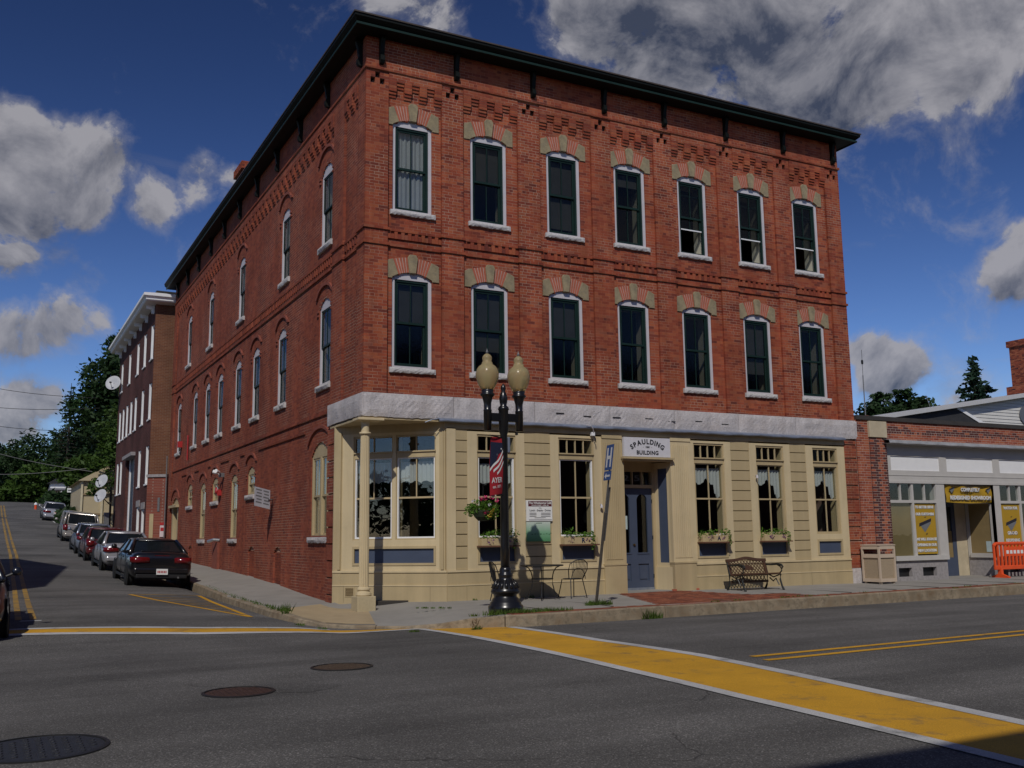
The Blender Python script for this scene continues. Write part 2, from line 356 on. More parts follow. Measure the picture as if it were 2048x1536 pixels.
def reveal(mb, M, o, d, depth, back=False):
    k = 8 if o.rise > 0 else 1; e = d-depth; fl = flipped(M); o = Op(o.u0-.004, o.u1+.004, o.z0-.004, o.zs+.004, o.rise)
    pts = [(o.u0, o.z0), (o.u1, o.z0)]+[(o.u1+(o.u0-o.u1)*i/k, o.top(o.u1+(o.u0-o.u1)*i/k)) for i in range(k+1)]
    n = len(pts)
    for i in range(n):
        (a, b), (c, g) = pts[i], pts[(i+1) % n]
        if abs(a-c)+abs(b-g) < 1e-6: continue
        qd = (M(a, b, d), M(c, g, d), M(c, g, e), M(a, b, e))
        mb.quad(*(qd if fl else qd[::-1]))
    if back: mb.prism(M, pts[:-1] if k == 1 else pts, e-.01, e)
CH = .0695
def bricks(regions, ops, L=.212, seed=1, j=.0045, ch=CH):
    rg = np.random.default_rng(seed); out = []
    for (u0, u1, z0, z1, d) in regions:
        near = [o for o in ops if o.u1 > u0 and o.u0 < u1]
        c0 = int(math.floor(z0/ch)); c1 = int(math.ceil(z1/ch))
        for c in range(c0, c1):
            a, b = max(z0, c*ch), min(z1, (c+1)*ch)
            if b-a < .02: continue
            zm = (a+b)/2; head = (c % 7 == 3); ll = L/2 if head else L; off = (.25 if head else .5*(c % 2))*ll
            free = [(u0, u1)]
            for o in near:
                sp = o.span(zm)
                if sp:
                    nf = []
                    for (p, q) in free:
                        if sp[1] <= p or sp[0] >= q: nf.append((p, q)); continue
                        if sp[0] > p: nf.append((p, sp[0]))
                        if sp[1] < q: nf.append((sp[1], q))
                    free = nf
            for (p, q) in free:
                if q-p < .02: continue
                k0 = math.floor((p-off)/ll)+1; cuts = [p]
                while off+k0*ll < q:
                    x = off+k0*ll; k0 += 1
                    if x-p > .055 and q-x > .055: cuts.append(x)
                cuts.append(q)
                for s, e in zip(cuts, cuts[1:]):
                    out.append((s+(j if s > p else 0), e-(j if e < q else 0), a+j, b-j, d+rg.uniform(-.0008, .0008)))
    return np.array(out)
def brick_mesh(name, B, M, material, parent, depth=.05, seed=3, rnd=None):
    n = len(B); V = np.zeros((n, 8, 3)); fl = flipped(M)
    o = np.array(M(0, 0, 0)); eu = np.array(M(1, 0, 0))-o; ez = np.array(M(0, 1, 0))-o; ed = np.array(M(0, 0, 1))-o
    for k, (iu, iz, idd) in enumerate([(0, 2, 1), (1, 2, 1), (1, 3, 1), (0, 3, 1), (0, 2, 0), (1, 2, 0), (1, 3, 0), (0, 3, 0)]):
        dd = B[:, 4]-(depth if idd else 0)
        V[:, k] = o+B[:, iu, None]*eu+B[:, iz, None]*ez+dd[:, None]*ed
    F = np.array([(4, 5, 6, 7), (0, 1, 5, 4), (1, 2, 6, 5), (2, 3, 7, 6), (3, 0, 4, 7)])
    if fl: F = F[:, ::-1]
    FF = (np.arange(n)[:, None, None]*8+F[None]).reshape(-1, 4)
    r = np.random.default_rng(seed).random(n) if rnd is None else rnd
    return mesh_np(name, V.reshape(-1, 3), FF, material, parent, np.repeat(r, 5), 'stuff')
def text_mesh(mb, s, size, place, bold=0.0, spacing=1.0, align='CENTER'):
    c = D.curves.new('t', 'FONT'); c.body = s; c.size = size; c.align_x = align; c.align_y = 'CENTER'; c.offset = bold; c.space_character = spacing; c.resolution_u = 3
    o = D.objects.new('t', c); COL.objects.link(o)
    me = o.to_mesh()
    vs = [place(v.co.x, v.co.y) for v in me.vertices]; fs = [tuple(p.vertices) for p in me.polygons]
    mb.add(vs, fs); o.to_mesh_clear(); D.objects.remove(o); D.curves.remove(c)
def arc_text(mb, s, size, R, cx, cz, M, d, bold=0, span=None):
    ws = []
    for ch in s:
        t = MB(); text_mesh(t, ch, size, lambda x, y: (x, y, 0), bold); xs = [v[0] for v in t.v] or [0, 0]; ws.append(max(xs)-min(xs)+size*.14)
    tot = sum(ws); pos = -tot/2
    for ch, w in zip(s, ws):
        a = (pos+w/2)/R; pos += w
        text_mesh(mb, ch, size, lambda x, y, a=a: M(cx+(R+y)*math.sin(a)+x*math.cos(a)-0, cz+(R+y)*math.cos(a)-R-x*math.sin(a), d), bold)
MF = lambda u, z, d: (u, -d, z)            # front facade: u = X
MS = lambda u, z, d: (-d, u, z)            # side facade: u = Y
CA, CB = Vector((0, 1.92, 0)), Vector((1.95, 0, 0)); CL = (CB-CA).length; CU = (CB-CA)/CL; CN = Vector((CU.y, -CU.x, 0))
if CN.x > 0: CN = -CN
MC = lambda u, z, d: tuple(CA+CU*u+CN*d+Vector((0, 0, z)))   # the cut-off corner of the shopfront
# ------------------------------------------------------------------ ground levels
GY = [-6, -1.5, 0, 5, 10, 18, 25, 30, 40, 63, 80, 88, 100, 130, 400]; GZ = [-.3, -.29, -.26, -.2, -.07, .2, .45, .7, 1.32, 2.97, 4.6, 5.1, 5.0, 3.5, 3.5]
def sstep(a, b, t): t = np.clip((t-a)/(b-a), 0, 1); return t*t*(3-2*t)
def G(X, Y):
    X = np.asarray(X, float); Y = np.asarray(Y, float)
    side = np.interp(Y, GY, GZ)+.2*np.maximum(-.3, 1-((X+6)/4.5)**2)
    main = -.32+.12*np.maximum(-.25, 1-((Y+9.8)/6.3)**2)
    s = sstep(-5, -1, Y)*(1-sstep(-1.9, -.9, X))
    return main*(1-s)+side*s
def g1(x, y): return float(G(x, y))
WY = [-1, 0, 2.2, 4.5, 6.7, 11, 17.5, 20, 25.5, 30, 40, 63, 80, 130]; WZ = [-.07, -.08, -.13, -.02, .12, .30, .44, .51, .74, 1.0, 1.6, 3.2, 4.85, 3.8]
# ------------------------------------------------------------------ road materials
def road_mat(name='asphalt', k=1.0):
    M = D.materials.new(name); M.use_nodes = True; nt = M.node_tree; L = nt.links; b = nt.nodes['Principled BSDF']; N = nt.nodes.new
    b.inputs['Roughness'].default_value = .88; b.inputs['Specular IOR Level'].default_value = .3
    tc = N('ShaderNodeTexCoord')
    def noise(sc, dt=4, ro=.6, vec=None):
        n = N('ShaderNodeTexNoise'); n.inputs['Scale'].default_value = sc; n.inputs['Detail'].default_value = dt; n.inputs['Roughness'].default_value = ro
        L.new(vec or tc.outputs['Object'], n.inputs['Vector']); return n.outputs[0]
    def ramp(v, a, b_, c, e):
        m = N('ShaderNodeMapRange'); L.new(v, m.inputs[0]); m.inputs[1].default_value = a; m.inputs[2].default_value = b_; m.inputs[3].default_value = c; m.inputs[4].default_value = e; return m.outputs[0]
    def mul(a, b_):
        m = N('ShaderNodeMath'); m.operation = 'MULTIPLY'; L.new(a, m.inputs[0]); L.new(b_, m.inputs[1]); return m.outputs[0]
    big = ramp(noise(.33, 3), .35, .65, .78, 1.18)
    mp = N('ShaderNodeMapping'); mp.inputs['Scale'].default_value = (.12, 1.1, 1); L.new(tc.outputs['Object'], mp.inputs[0])
    streak = ramp(noise(1.0, 5, .6, mp.outputs[0]), .35, .7, 1.18, .74)
    fine = ramp(noise(75, 2, .7), .38, .66, .62, 1.5)
    vo = N('ShaderNodeTexVoronoi'); vo.inputs['Scale'].default_value = 85; L.new(tc.outputs['Object'], vo.inputs['Vector'])
    sp = N('ShaderNodeSeparateColor'); L.new(vo.outputs['Color'], sp.inputs[0]); agg = ramp(sp.outputs[0], .82, .98, .97, 2.1)
    # cracks
    wv = N('ShaderNodeVectorMath'); wv.operation = 'ADD'
    nw = N('ShaderNodeTexNoise'); nw.inputs['Scale'].default_value = 1.1; nw.inputs['Detail'].default_value = 5; L.new(tc.outputs['Object'], nw.inputs[0])
    L.new(tc.outputs['Object'], wv.inputs[0]); L.new(nw.outputs['Color'], wv.inputs[1])
    v2 = N('ShaderNodeTexVoronoi'); v2.feature = 'DISTANCE_TO_EDGE'; v2.inputs['Scale'].default_value = .22; L.new(wv.outputs[0], v2.inputs['Vector'])
    crack = ramp(v2.outputs['Distance'], .0, .0035, .35, 1.0); gate = ramp(noise(.5, 2), .52, .58, 0, 1)
    mxg = N('ShaderNodeMix'); L.new(gate, mxg.inputs[0]); mxg.inputs[2].default_value = 1.0; L.new(crack, mxg.inputs[3])
    f = mul(mul(mul(big, streak), mul(fine, agg)), mxg.outputs[0])
    sc = N('ShaderNodeVectorMath'); sc.operation = 'SCALE'; sc.inputs[0].default_value = (.104*k, .100*k, .096*k); L.new(f, sc.inputs['Scale']); L.new(sc.outputs[0], b.inputs['Base Color'])
    bp = N('ShaderNodeBump'); bp.inputs['Strength'].default_value = .5; bp.inputs['Distance'].default_value = .008; L.new(noise(120, 2), bp.inputs['Height']); L.new(bp.outputs[0], b.inputs['Normal'])
    return M
asphalt = road_mat()
def paint_mat(name, col, wear):
    M = D.materials.new(name); M.use_nodes = True; nt = M.node_tree; L = nt.links; b = nt.nodes['Principled BSDF']; N = nt.nodes.new
    b.inputs['Roughness'].default_value = .8; tc = N('ShaderNodeTexCoord')
    def noise(sc, dt, ro=.65):
        n = N('ShaderNodeTexNoise'); n.inputs['Scale'].default_value = sc; n.inputs['Detail'].default_value = dt; n.inputs['Roughness'].default_value = ro; L.new(tc.outputs['Object'], n.inputs[0]); return n.outputs[0]
    m = N('ShaderNodeMapRange'); L.new(noise(2.2, 9, .72), m.inputs[0]); m.inputs[1].default_value = .57-wear*.2; m.inputs[2].default_value = .74-wear*.15; m.inputs[3].default_value = 0; m.inputs[4].default_value = .85
    m2 = N('ShaderNodeMapRange'); L.new(noise(90, 2), m2.inputs[0]); m2.inputs[1].default_value = .35; m2.inputs[2].default_value = .65; m2.inputs[3].default_value = .8; m2.inputs[4].default_value = 1.12
    m3 = N('ShaderNodeMapRange'); L.new(noise(.8, 3), m3.inputs[0]); m3.inputs[1].default_value = .35; m3.inputs[2].default_value = .65; m3.inputs[3].default_value = .85; m3.inputs[4].default_value = 1.08
    mm = N('ShaderNodeMath'); mm.operation = 'MULTIPLY'; L.new(m2.outputs[0], mm.inputs[0]); L.new(m3.outputs[0], mm.inputs[1])
    sc = N('ShaderNodeVectorMath'); sc.operation = 'SCALE'; sc.inputs[0].default_value = col; L.new(mm.outputs[0], sc.inputs['Scale'])
    mx = N('ShaderNodeMixRGB'); L.new(m.outputs[0], mx.inputs[0]); L.new(sc.outputs[0], mx.inputs[1]); mx.inputs[2].default_value = (.085, .08, .075, 1); L.new(mx.outputs[0], b.inputs['Base Color'])
    return M
pm_yellow = paint_mat('road_yellow', (.60, .31, .012), .05); pm_white = paint_mat('road_white', (.50, .50, .50), .12); pm_yellow_old = paint_mat('road_yellow_old', (.42, .24, .03), .75)
# ------------------------------------------------------------------ ground sheet and road
def grid_mesh(name, xs, ys, zf, material, keep=None, kind='structure'):
    X, Y = np.meshgrid(xs, ys); Z = zf(X, Y); V = np.stack([X, Y, Z], -1).reshape(-1, 3); nx = len(xs)
    i, j = np.meshgrid(np.arange(len(xs)-1), np.arange(len(ys)-1)); k = (j*nx+i)
    F = np.stack([k, k+1, k+nx+1, k+nx], -1).reshape(-1, 4)
    if keep is not None:
        cx = V[F].mean(1); F = F[keep(cx[:, 0], cx[:, 1])]
    o = mesh_np(name, V, F, material, kind=kind); o.data.polygons.foreach_set('use_smooth', [True]*len(o.data.polygons)); return o
earth = mat('earth', (.07, .075, .035), .95, .4, .3, spec=.1)
grid_mesh('ground', np.linspace(-500, 500, 81), np.concatenate([np.linspace(-300, 140, 89), np.linspace(160, 900, 20)]),
          lambda X, Y: -.75+(np.interp(Y, GY, GZ)+.3)*(1-sstep(8, 60, X)), earth)
xs = np.concatenate([np.arange(-70, -11, 3.0), np.arange(-11, 9, .3), np.arange(9, 90, 3.0)])
ys = np.concatenate([np.arange(-17, 2, .25), np.arange(2, 42, 1.0), np.arange(42, 130, 2.0)])
grid_mesh('road', xs, ys, G, asphalt, lambda x, y: (y < -2.5) | ((x > -10.7) & (x < -.6)))
def ribbon(name, pts, w, material, lift=.006, parent=None, step=.25, taper=None):
    P = [Vector((*p, 0)) for p in pts]; R = [P[0]]
    for a, b in zip(P, P[1:]):
        n = max(1, int((b-a).length/step))
        for i in range(1, n+1): R.append(a.lerp(b, i/n))
    mb = MB(); vs = []; nc = max(1, int(w/.3))
    for i, p in enumerate(R):
        t = (R[min(i+1, len(R)-1)]-R[max(0, i-1)]).normalized(); n = Vector((t.y, -t.x, 0))
        for k in range(nc+1):
            q = p+n*w*(k/nc-.5); vs.append((q.x, q.y, g1(q.x, q.y)+lift))
    m = nc+1
    mb.add(vs, [(i*m+k, i*m+k+1, (i+1)*m+k+1, (i+1)*m+k) for i in range(len(R)-1) for k in range(nc)])
    o = mb.build(name, material, parent, recalc=False); o['kind'] = 'structure'; return o
def band(name, left, right, material, lift=.005):
    def res(pts, n):
        P = [Vector((*p, 0)) for p in pts]; Ls = [0]
        for a, b in zip(P, P[1:]): Ls.append(Ls[-1]+(b-a).length)
        out = []
        for i in range(n+1):
            s = Ls[-1]*i/n; k = max(0, min(len(P)-2, int(np.searchsorted(Ls, s))-1)); out.append(P[k].lerp(P[k+1], (s-Ls[k])/(Ls[k+1]-Ls[k])))
        return out
    A, B = res(left, 60), res(right, 60); vs = []; m = 7
    for a, b in zip(A, B):
        for k in range(m): q = a.lerp(b, k/(m-1)); vs.append((q.x, q.y, g1(q.x, q.y)+lift))
    mb = MB(); mb.add(vs, [(i*m+k, i*m+k+1, (i+1)*m+k+1, (i+1)*m+k) for i in range(60) for k in range(m-1)])
    o = mb.build(name, material); o['kind'] = 'structure'; return o
cwl = [(.22, -2.55), (-.21, -7.1), (-.46, -10.3), (-.56, -12.4), (-.55, -14.7), (-.55, -16.3)]
cwr = [(1.60, -3.55), (1.14, -7.35), (1.10, -9.7), (.80, -12.7), (.70, -14.4), (.66, -16.3)]
sh = lambda pts, dx: [(a+dx, b) for a, b in pts]
band('crosswalk_paint', sh(cwl, .08), sh(cwr, -.08), pm_yellow, .005)
band('crosswalk_line', sh(cwl, -.08), sh(cwl, .085), pm_white, .009); band('crosswalk_line', sh(cwr, -.13), sh(cwr, .05), pm_white, .009)
band('crosswalk_paint', [(-10.2, -1.1), (-6.2, -1.5), (-3.6, -2.08), (-1.3, -2.1), (.05, -2.5)], [(-10.2, -1.6), (-6.22, -1.95), (-3.68, -2.55), (-1.3, -2.62), (.05, -2.72)], pm_yellow, .005)
band('crosswalk_line', [(-10.2, -.95), (-6.2, -1.38), (-3.57, -1.93), (-1.3, -1.95)], [(-10.2, -1.12), (-6.2, -1.53), (-3.6, -2.1), (-1.3, -2.12)], pm_white, .009)
band('crosswalk_line', [(-10.2, -1.55), (-6.22, -1.95), (-3.68, -2.55), (-1.3, -2.62), (.2, -2.62)], [(-10.2, -1.75), (-6.23, -2.15), (-3.72, -2.75), (-1.2, -2.82), (.2, -2.8)], pm_white, .009)
ribbon('centre_line', [(1.5, -10.2), (7, -10.02), (60, -8.3)], .12, pm_yellow); ribbon('centre_line', [(1.4, -10.55), (7, -10.35), (60, -8.65)], .12, pm_yellow)
ribbon('centre_line', [(-9.5, -10.2), (-60, -10.2)], .12, pm_yellow)
ribbon('centre_line', [(-6.34, .2), (-6.2, 9), (-5.95, 28), (-5.9, 78)], .11, pm_yellow_old, step=1); ribbon('centre_line', [(-6.10, .1), (-5.97, 9), (-5.72, 28), (-5.68, 78)], .11, pm_yellow_old, step=1)
ribbon('stop_line', [(-6.32, -.06), (-5.98, -.14)], .14, pm_white)
ribbon('edge_line', [(-2.6, 58), (-2.7, 82)], .1, pm_white, step=1)
T = [(-3.66, 6.9), (-1.95, 7.05), (-2.22, .15)]
for a, b in ((0, 1), (1, 2), (2, 0)): ribbon('hatching_line', [T[a], T[b]], .11, pm_yellow_old if a == 0 else pm_yellow)
for i in range(1, 9):
    y = 6.6-i*.62; t = (y-.15)/6.8; xl = -2.22-1.42*t; xr = -2.22+.26*t
    ribbon('hatching_line', [(xl+.1, y), (xr-.1, y-.25*t)], .1, pm_yellow_old)
# tar seams and the shallow patches
tar = mat('tar', (.025, .024, .023), .7, .3, 9)
ribbon('tar_seam', [(-6.6, 20.4), (-5.6, 20.2), (-4.3, 20.9)], .07, tar, .004); ribbon('tar_seam', [(-6.5, 28.3), (-4.2, 27.6)], .09, tar, .004)
patch_m = road_mat('asphalt_patch', .86)
def patch(name, pts, material, lift=.004):
    mb = MB(); c = (sum(p[0] for p in pts)/len(pts), sum(p[1] for p in pts)/len(pts))
    vs = [(c[0], c[1], g1(*c)+lift)]+[(p[0], p[1], g1(*p)+lift) for p in pts]; n = len(pts)
    mb.add(vs, [(0, 1+i, 1+(i+1) % n) for i in range(n)]); o = mb.build(name, material, recalc=True); o['kind'] = 'structure'; return o
def blob(cx, cy, rx, ry, n=26, jit=.12, seed=0, ang=0):
    r = random.Random(seed); out = []
    for i in range(n):
        t = 2*math.pi*i/n; k = 1+r.uniform(-jit, jit); a, b = rx*k*math.cos(t), ry*k*math.sin(t); out.append((cx+a*math.cos(ang)-b*math.sin(ang), cy+a*math.sin(ang)+b*math.cos(ang)))
    return out
patch('asphalt_patch', blob(-4.2, -9.55, .6, .36, seed=1, ang=-.4), patch_m, .0025)

for i, (mx_, my_, r, label, mt) in enumerate([(-4.62, -9.6, .325, 'rusty brown manhole cover in the middle of the road, between the other two', mat('rusty_iron', (.055, .028, .022), .7, .3, 14, bump=.5, bscale=60)),
        (-3.10, -8.23, .335, 'worn brown manhole cover farthest from the viewer, nearest the crosswalk corner', mat('worn_iron', (.075, .05, .033), .7, .3, 14, bump=.5, bscale=60)),
        (-6.50, -11.5, .45, 'large dark blue-grey manhole cover at the lower left edge of the road', mat('dark_iron', (.024, .026, .034), .6, .3, 14, bump=.5, bscale=60))]):
    t = thing('manhole_cover', label, 'manhole cover', (mx_, my_, g1(mx_, my_)), group='manhole covers in the road')
    e = 1e-2; nx, ny = (g1(mx_+.2, my_)-g1(mx_-.2, my_))/.4, (g1(mx_, my_+.2)-g1(mx_, my_-.2))/.4
    def tilt(mb):
        mb.v = [(x, y, z+nx*(x-mx_)+ny*(y-my_)) for x, y, z in mb.v]; return mb
    z0 = g1(mx_, my_)
    tilt(MB().lathe([(r+.035, -.05), (r+.035, .010), (r+.005, .013), (r+.003, -.01)], (mx_, my_, z0), 40)).build('rim', trim_b, t)
    lid = tilt(MB().lathe([(0, .008), (r-.04, .008), (r, .004), (r, -.03)], (mx_, my_, z0), 40)).build('lid', mt, t)
    mb = MB()
    for a in range(-4, 5):
        for b in range(-4, 5):
            x, y = a*r*.2, b*r*.2
            if math.hypot(x, y) < r*.86: mb.lathe([(r*.06, .006), (r*.055, .014), (0, .014)], (mx_+x, my_+y, z0), 6)
    tilt(mb).build('tread_studs', mt, lid)['kind'] = 'stuff'
# ------------------------------------------------------------------ sidewalk and kerb
def kY(X): return -3.85+.058*(X-2) if X < 17 else -2.98
rows = []
for X in [60, 45, 36, 30, 26, 23, 21, 19, 17, 16, 15, 14, 13, 12, 11, 10, 9, 8, 7, 6, 5, 4, 3, 2.5, 2.0]: rows.append(((X, kY(X), -.10), (X, .35, -.055 if X < 14 else -.07)))
rows += [((1.45, -3.68, -.11), (1.8, .38, -.06)), ((.95, -3.3, -.15), (1.5, .7, -.065)), ((.5, -2.92, -.25), (1.2, .98, -.075)), ((.0, -2.5, -.30), (.9, 1.25, -.085)), ((-.45, -2.15, -.30), (.6, 1.55, -.1)),
         ((-.88, -1.8, -.295), (.35, 1.8, -.11)), ((-1.22, -1.35, -.28), (.3, 1.95, -.12)), ((-1.52, -.7, -.2), (.3, 2.0, -.125)), ((-1.68, -.1, -.13), (.3, 2.02, -.125))]
for Y in [.6, 1.8, 3, 4, 5, 6, 7, 8, 9, 10, 12, 14, 16, 18, 20, 22, 24, 26, 30, 35, 40, 50, 63, 78]:
    kx = float(np.interp(Y, [.6, 5, 10, 80], [-1.74, -1.65, -1.5, -1.5])); kz = float(np.interp(Y, GY, GZ))+.145
    if Y < 1: kz -= .015
    rows.append(((kx, Y, kz), (.3, max(Y, 2.05), float(np.interp(Y, WY, WZ)))))
# finer along the path
fine = []
for (k0, w0), (k1, w1) in zip(rows, rows[1:]):
    n = max(1, int((Vector(k1)-Vector(k0)).length/.5))
    for i in range(n): fine.append((Vector(k0).lerp(Vector(k1), i/n), Vector(w0).lerp(Vector(w1), i/n)))
fine.append((Vector(rows[-1][0]), Vector(rows[-1][1])))
mb = MB(); m_ = 9; vs = []
for k, w in fine:
    for i in range(m_):
        t = i/(m_-1); p = k.lerp(w, t); p.z = k.z+(w.z-k.z)*(t**.8); vs.append(tuple(p))
mb.add(vs, [(i*m_+k, (i+1)*m_+k, (i+1)*m_+k+1, i*m_+k+1) for i in range(len(fine)-1) for k in range(m_-1)])
walk = mb.build('sidewalk', concrete, recalc=False, smooth=True); walk['kind'] = 'structure'
def walk_z(x, y):                                  # height of the sidewalk on the main street
    k = kY(x); t = max(0, min(1, (y-k)/(.35-k))); return -.10+(-.055+.10)*t**.8
# joints in the pavement
joint_m = mat('joint', (.10, .095, .085), .95, .3, 9)
for X in [2.6, 4.1, 7.0, 9.4, 11.0, 12.6, 14.2, 15.8, 17.4, 19, 20.6, 22.2]:
    MB().box(X-.006, X+.006, kY(X)+.5, -.12, walk_z(X, -1.8)-.03, walk_z(X, -1.8)+.004).build('pavement_joint', joint_m, walk)
stone_i = 0; acc = 0; cur = [fine[0]]
def kerb_stone(seg, i):
    r = random.Random(i); vs = []; mb = MB(); dz = r.uniform(-.006, .008)
    for q, (k, w) in enumerate(seg):
        k2 = Vector((k.x, k.y, 0)); inw = Vector((w.x-k.x, w.y-k.y, 0)).normalized(); tz = k.z+.008+dz
        a, b = seg[max(0, q-1)][0], seg[min(len(seg)-1, q+1)][0]; t = (b-a); t.z = 0; t.normalize(); n = Vector((t.y, -t.x, 0))
        if n.dot(inw) < 0: n = -n
        if q == 0: k2 += t*.006
        if q == len(seg)-1: k2 -= t*.006
        j = r.uniform(-.012, .012)
        o = k2-n*(.02+j*.5); i2 = k2+n*(.13+j)
        gz = g1(k.x, k.y)-.12
        vs += [(o.x-n.x*.02, o.y-n.y*.02, gz), (o.x, o.y, tz-.02), (o.x+n.x*.02, o.y+n.y*.02, tz+r.uniform(-.004, .004)), (i2.x, i2.y, tz), (i2.x, i2.y, gz)]
    m = len(seg); mb.add(vs, [(q*5+e, (q+1)*5+e, (q+1)*5+(e+1) % 5, q*5+(e+1) % 5) for q in range(m-1) for e in range(5)]+[(4, 3, 2, 1, 0), tuple((m-1)*5+e for e in range(5))])
    mb.build('kerb_stone', granite_k, walk, recalc=True)
for a in fine[1:]:
    acc += (a[0]-cur[-1][0]).length; cur.append(a)
    if acc > 1.9+.5*math.sin(stone_i*2.3): kerb_stone(cur, stone_i); stone_i += 1; cur = [a]; acc = 0
# brick pavers: a strip behind the kerb and a patch before the door
def pavers(name, cells, seed):
    rg = np.random.default_rng(seed); V = []; F = []; n = 0
    for (x, y, dx, dy) in cells:
        z = walk_z(x, y)+.006+rg.uniform(-.003, .004); a, b = dx/2-.004, dy/2-.004
        V += [(x-a, y-b, z-.03), (x+a, y-b, z-.03), (x+a, y+b, z-.03), (x-a, y+b, z-.03), (x-a, y-b, z), (x+a, y-b, z), (x+a, y+b, z), (x-a, y+b, z)]
        F += [(n+4, n+5, n+6, n+7), (n, n+1, n+5, n+4), (n+1, n+2, n+6, n+5), (n+2, n+3, n+7, n+6), (n+3, n, n+4, n+7)]; n += 8
    return mesh_np(name, V, F, paver_m, walk, np.repeat(rg.random(n//8), 5), 'stuff')
paver_m = mat('paver', (1, 1, 1), .9, .2, 3, attr='rnd', ramp=[(0, (.13, .045, .03)), (.5, (.24, .07, .04)), (1, (.30, .11, .06))], dirt=.4, dirtcol=(.15, .10, .07), dscale=1.2, spec=.2)
cells = []
x = 1.7; i = 0
while x < 34:
    for r in range(3):
        if not (5.0 < x < 8.4 and r > 0): cells.append((x+(.1 if r % 2 else 0), kY(x)+.2+.105*r, .2, .1))
    x += .2
pavers('paver_strip', cells, 11)
cells = []; y = -3.2
while y < -.08:
    t = (y+3.6)/3.5; x0 = 5.1+1.3*t; x1 = 8.9-.7*t+(.9 if y < -2 else 0); x = x0
    while x < x1: cells.append((x+(.1 if int(round(y/.1)) % 2 else 0), y, .2, .1)); x += .2
    y += .1
pavers('paver_patch', cells, 12)
# tan concrete ramp at the corner
def walk_patch(name, poly, material, lift=.004):
    import bisect
    vs = []
    for (x, y) in poly:
        best = min(((abs((p[0]-x))+abs(p[1]-y), p[2]) for p in WV), key=lambda q: q[0]); vs.append((x, y, best[1]))
    return vs
rampmb = MB(); vs2 = []; seg = [(k, w) for k, w in fine if (k.y < 1.2 and k.x < -.05 and k.y > -2.9)]
for k, w in seg:
    for i in range(7):
        t = .045+i/6*.62; p = k.lerp(w, t); p.z = k.z+(w.z-k.z)*(t**.8)+.005; vs2.append(tuple(p))
rampmb.add(vs2, [(i*7+k, (i+1)*7+k, (i+1)*7+k+1, i*7+k+1) for i in range(len(seg)-1) for k in range(6)])
rp = rampmb.build('corner_ramp', concrete_t, smooth=True); rp['kind'] = 'structure'
# pavement on the far side of the street, behind the viewer
MB().box(-70, 90, -24, -16.6, -.6, -.17).build('sidewalk', concrete)['kind'] = 'structure'
MB().box(-16, -10.7, -.5, 60, -1, -.12).build('sidewalk', concrete)['kind'] = 'structure'
# ------------------------------------------------------------------ the three-storey brick corner building
BLD = thing('brick_building', 'three-storey red brick corner building with arched windows and a cream wooden shopfront', 'building')
XR, YB = 14.50, 25.45
PAN = [(.54, 1.85), (2.40, 3.85), (4.45, 5.94), (6.53, 7.87), (8.45, 9.96), (10.52, 11.98), (12.58, 13.95)]
WC = [1.147, 3.085, 5.147, 7.125, 9.127, 11.166, 13.153]
PILS = [(0, .54)]+[(PAN[i][1], PAN[i+1][0]) for i in range(6)]+[(13.95, XR)]
Z2, Z3 = 5.0, 8.575; HW = .48; HS = 2.03; RI = .14
fops = [Op(c-HW, c+HW, z, z+HS, RI) for c in WC for z in (Z2, Z3)]
cross = []
for (a, b) in PILS:
    c = (a+b)/2
    for dx, z_ in ((0, 167*.0695), (-.112, 165*.0695), (.112, 165*.0695)): cross.append(Op(c+dx-.056, c+dx+.056, z_, z_+2*.0695))
wall = MB(); bl = []
def region(M, u0, u1, z0, z1, d, ops, L=.212, store=None, seed=1):
    backing(wall, M, u0, u1, z0, z1, d-.0014, -.12, ops)
    (bl if store is None else store).append(bricks([(u0, u1, z0, z1, d)], ops, L, seed))
def rawb(u0, u1, z0, z1, d, store=None): (bl if store is None else store).append(np.array([(u0, u1, z0, z1, d)]))
for i, (a, b) in enumerate(PILS): region(MF, a, b, 4.41, 11.79, 0, cross, seed=i)
for i, (a, b) in enumerate(PAN):
    region(MF, a, b, 4.41, 11.62, -.062, fops, seed=20+i)
    region(MF, a, b, 11.62, 11.79, .02, [], seed=40+i)
    w = (b-a)/7
    for k in range(7):
        u0, u1 = a+k*w+.004, a+(k+1)*w-.004; zb = 11.215 if k % 2 == 0 else 11.44
        z = zb; st = 0
        while z < 11.615:
            d = min(.02, -.035+.0275*st); z1 = min(11.62, z+CH)
            wall.mbox(MF, u0+.005, u1-.005, z, z1, -.07, d-.004); rawb(u0, u1, z+.004, z1-.004, d); z = z1; st += 1
region(MF, 0, XR, 11.86, 12.62, 0, [], seed=60)
bl.append(bricks([(-.03, XR+.03, 11.79, 11.86, .05)], [], .212, 61)); wall.mbox(MF, -.025, XR+.025, 11.793, 11.857, -.05, .045)
for z0 in (7.715, 8.065):
    for (a, b) in PILS: bl.append(bricks([(a-.03, b+.03, z0, z0+CH, .034)], [], .212, 62)); wall.mbox(MF, a-.027, b+.027, z0+.004, z0+CH-.003, -.05, .028)
    for (a, b) in PAN: bl.append(bricks([(a, b, z0, z0+CH, -.022)], [], .212, 63)); wall.mbox(MF, a, b, z0+.004, z0+CH-.003, -.09, -.028)
for (a, b) in PAN:
    n = 16; w = (b-a)/n
    for k in range(n):
        if k % 2 == 0: rawb(a+k*w+.003, a+(k+1)*w-.003, 7.90, 8.06, -.022)
        else: rawb(a+k*w+.003, a+(k+1)*w-.003, 7.90, 8.0, -.022)
for o in fops: reveal(wall, MF, o, -.064, .16)
rec = MB()
for o in cross: reveal(rec, MF, o, -.003, .12, True)
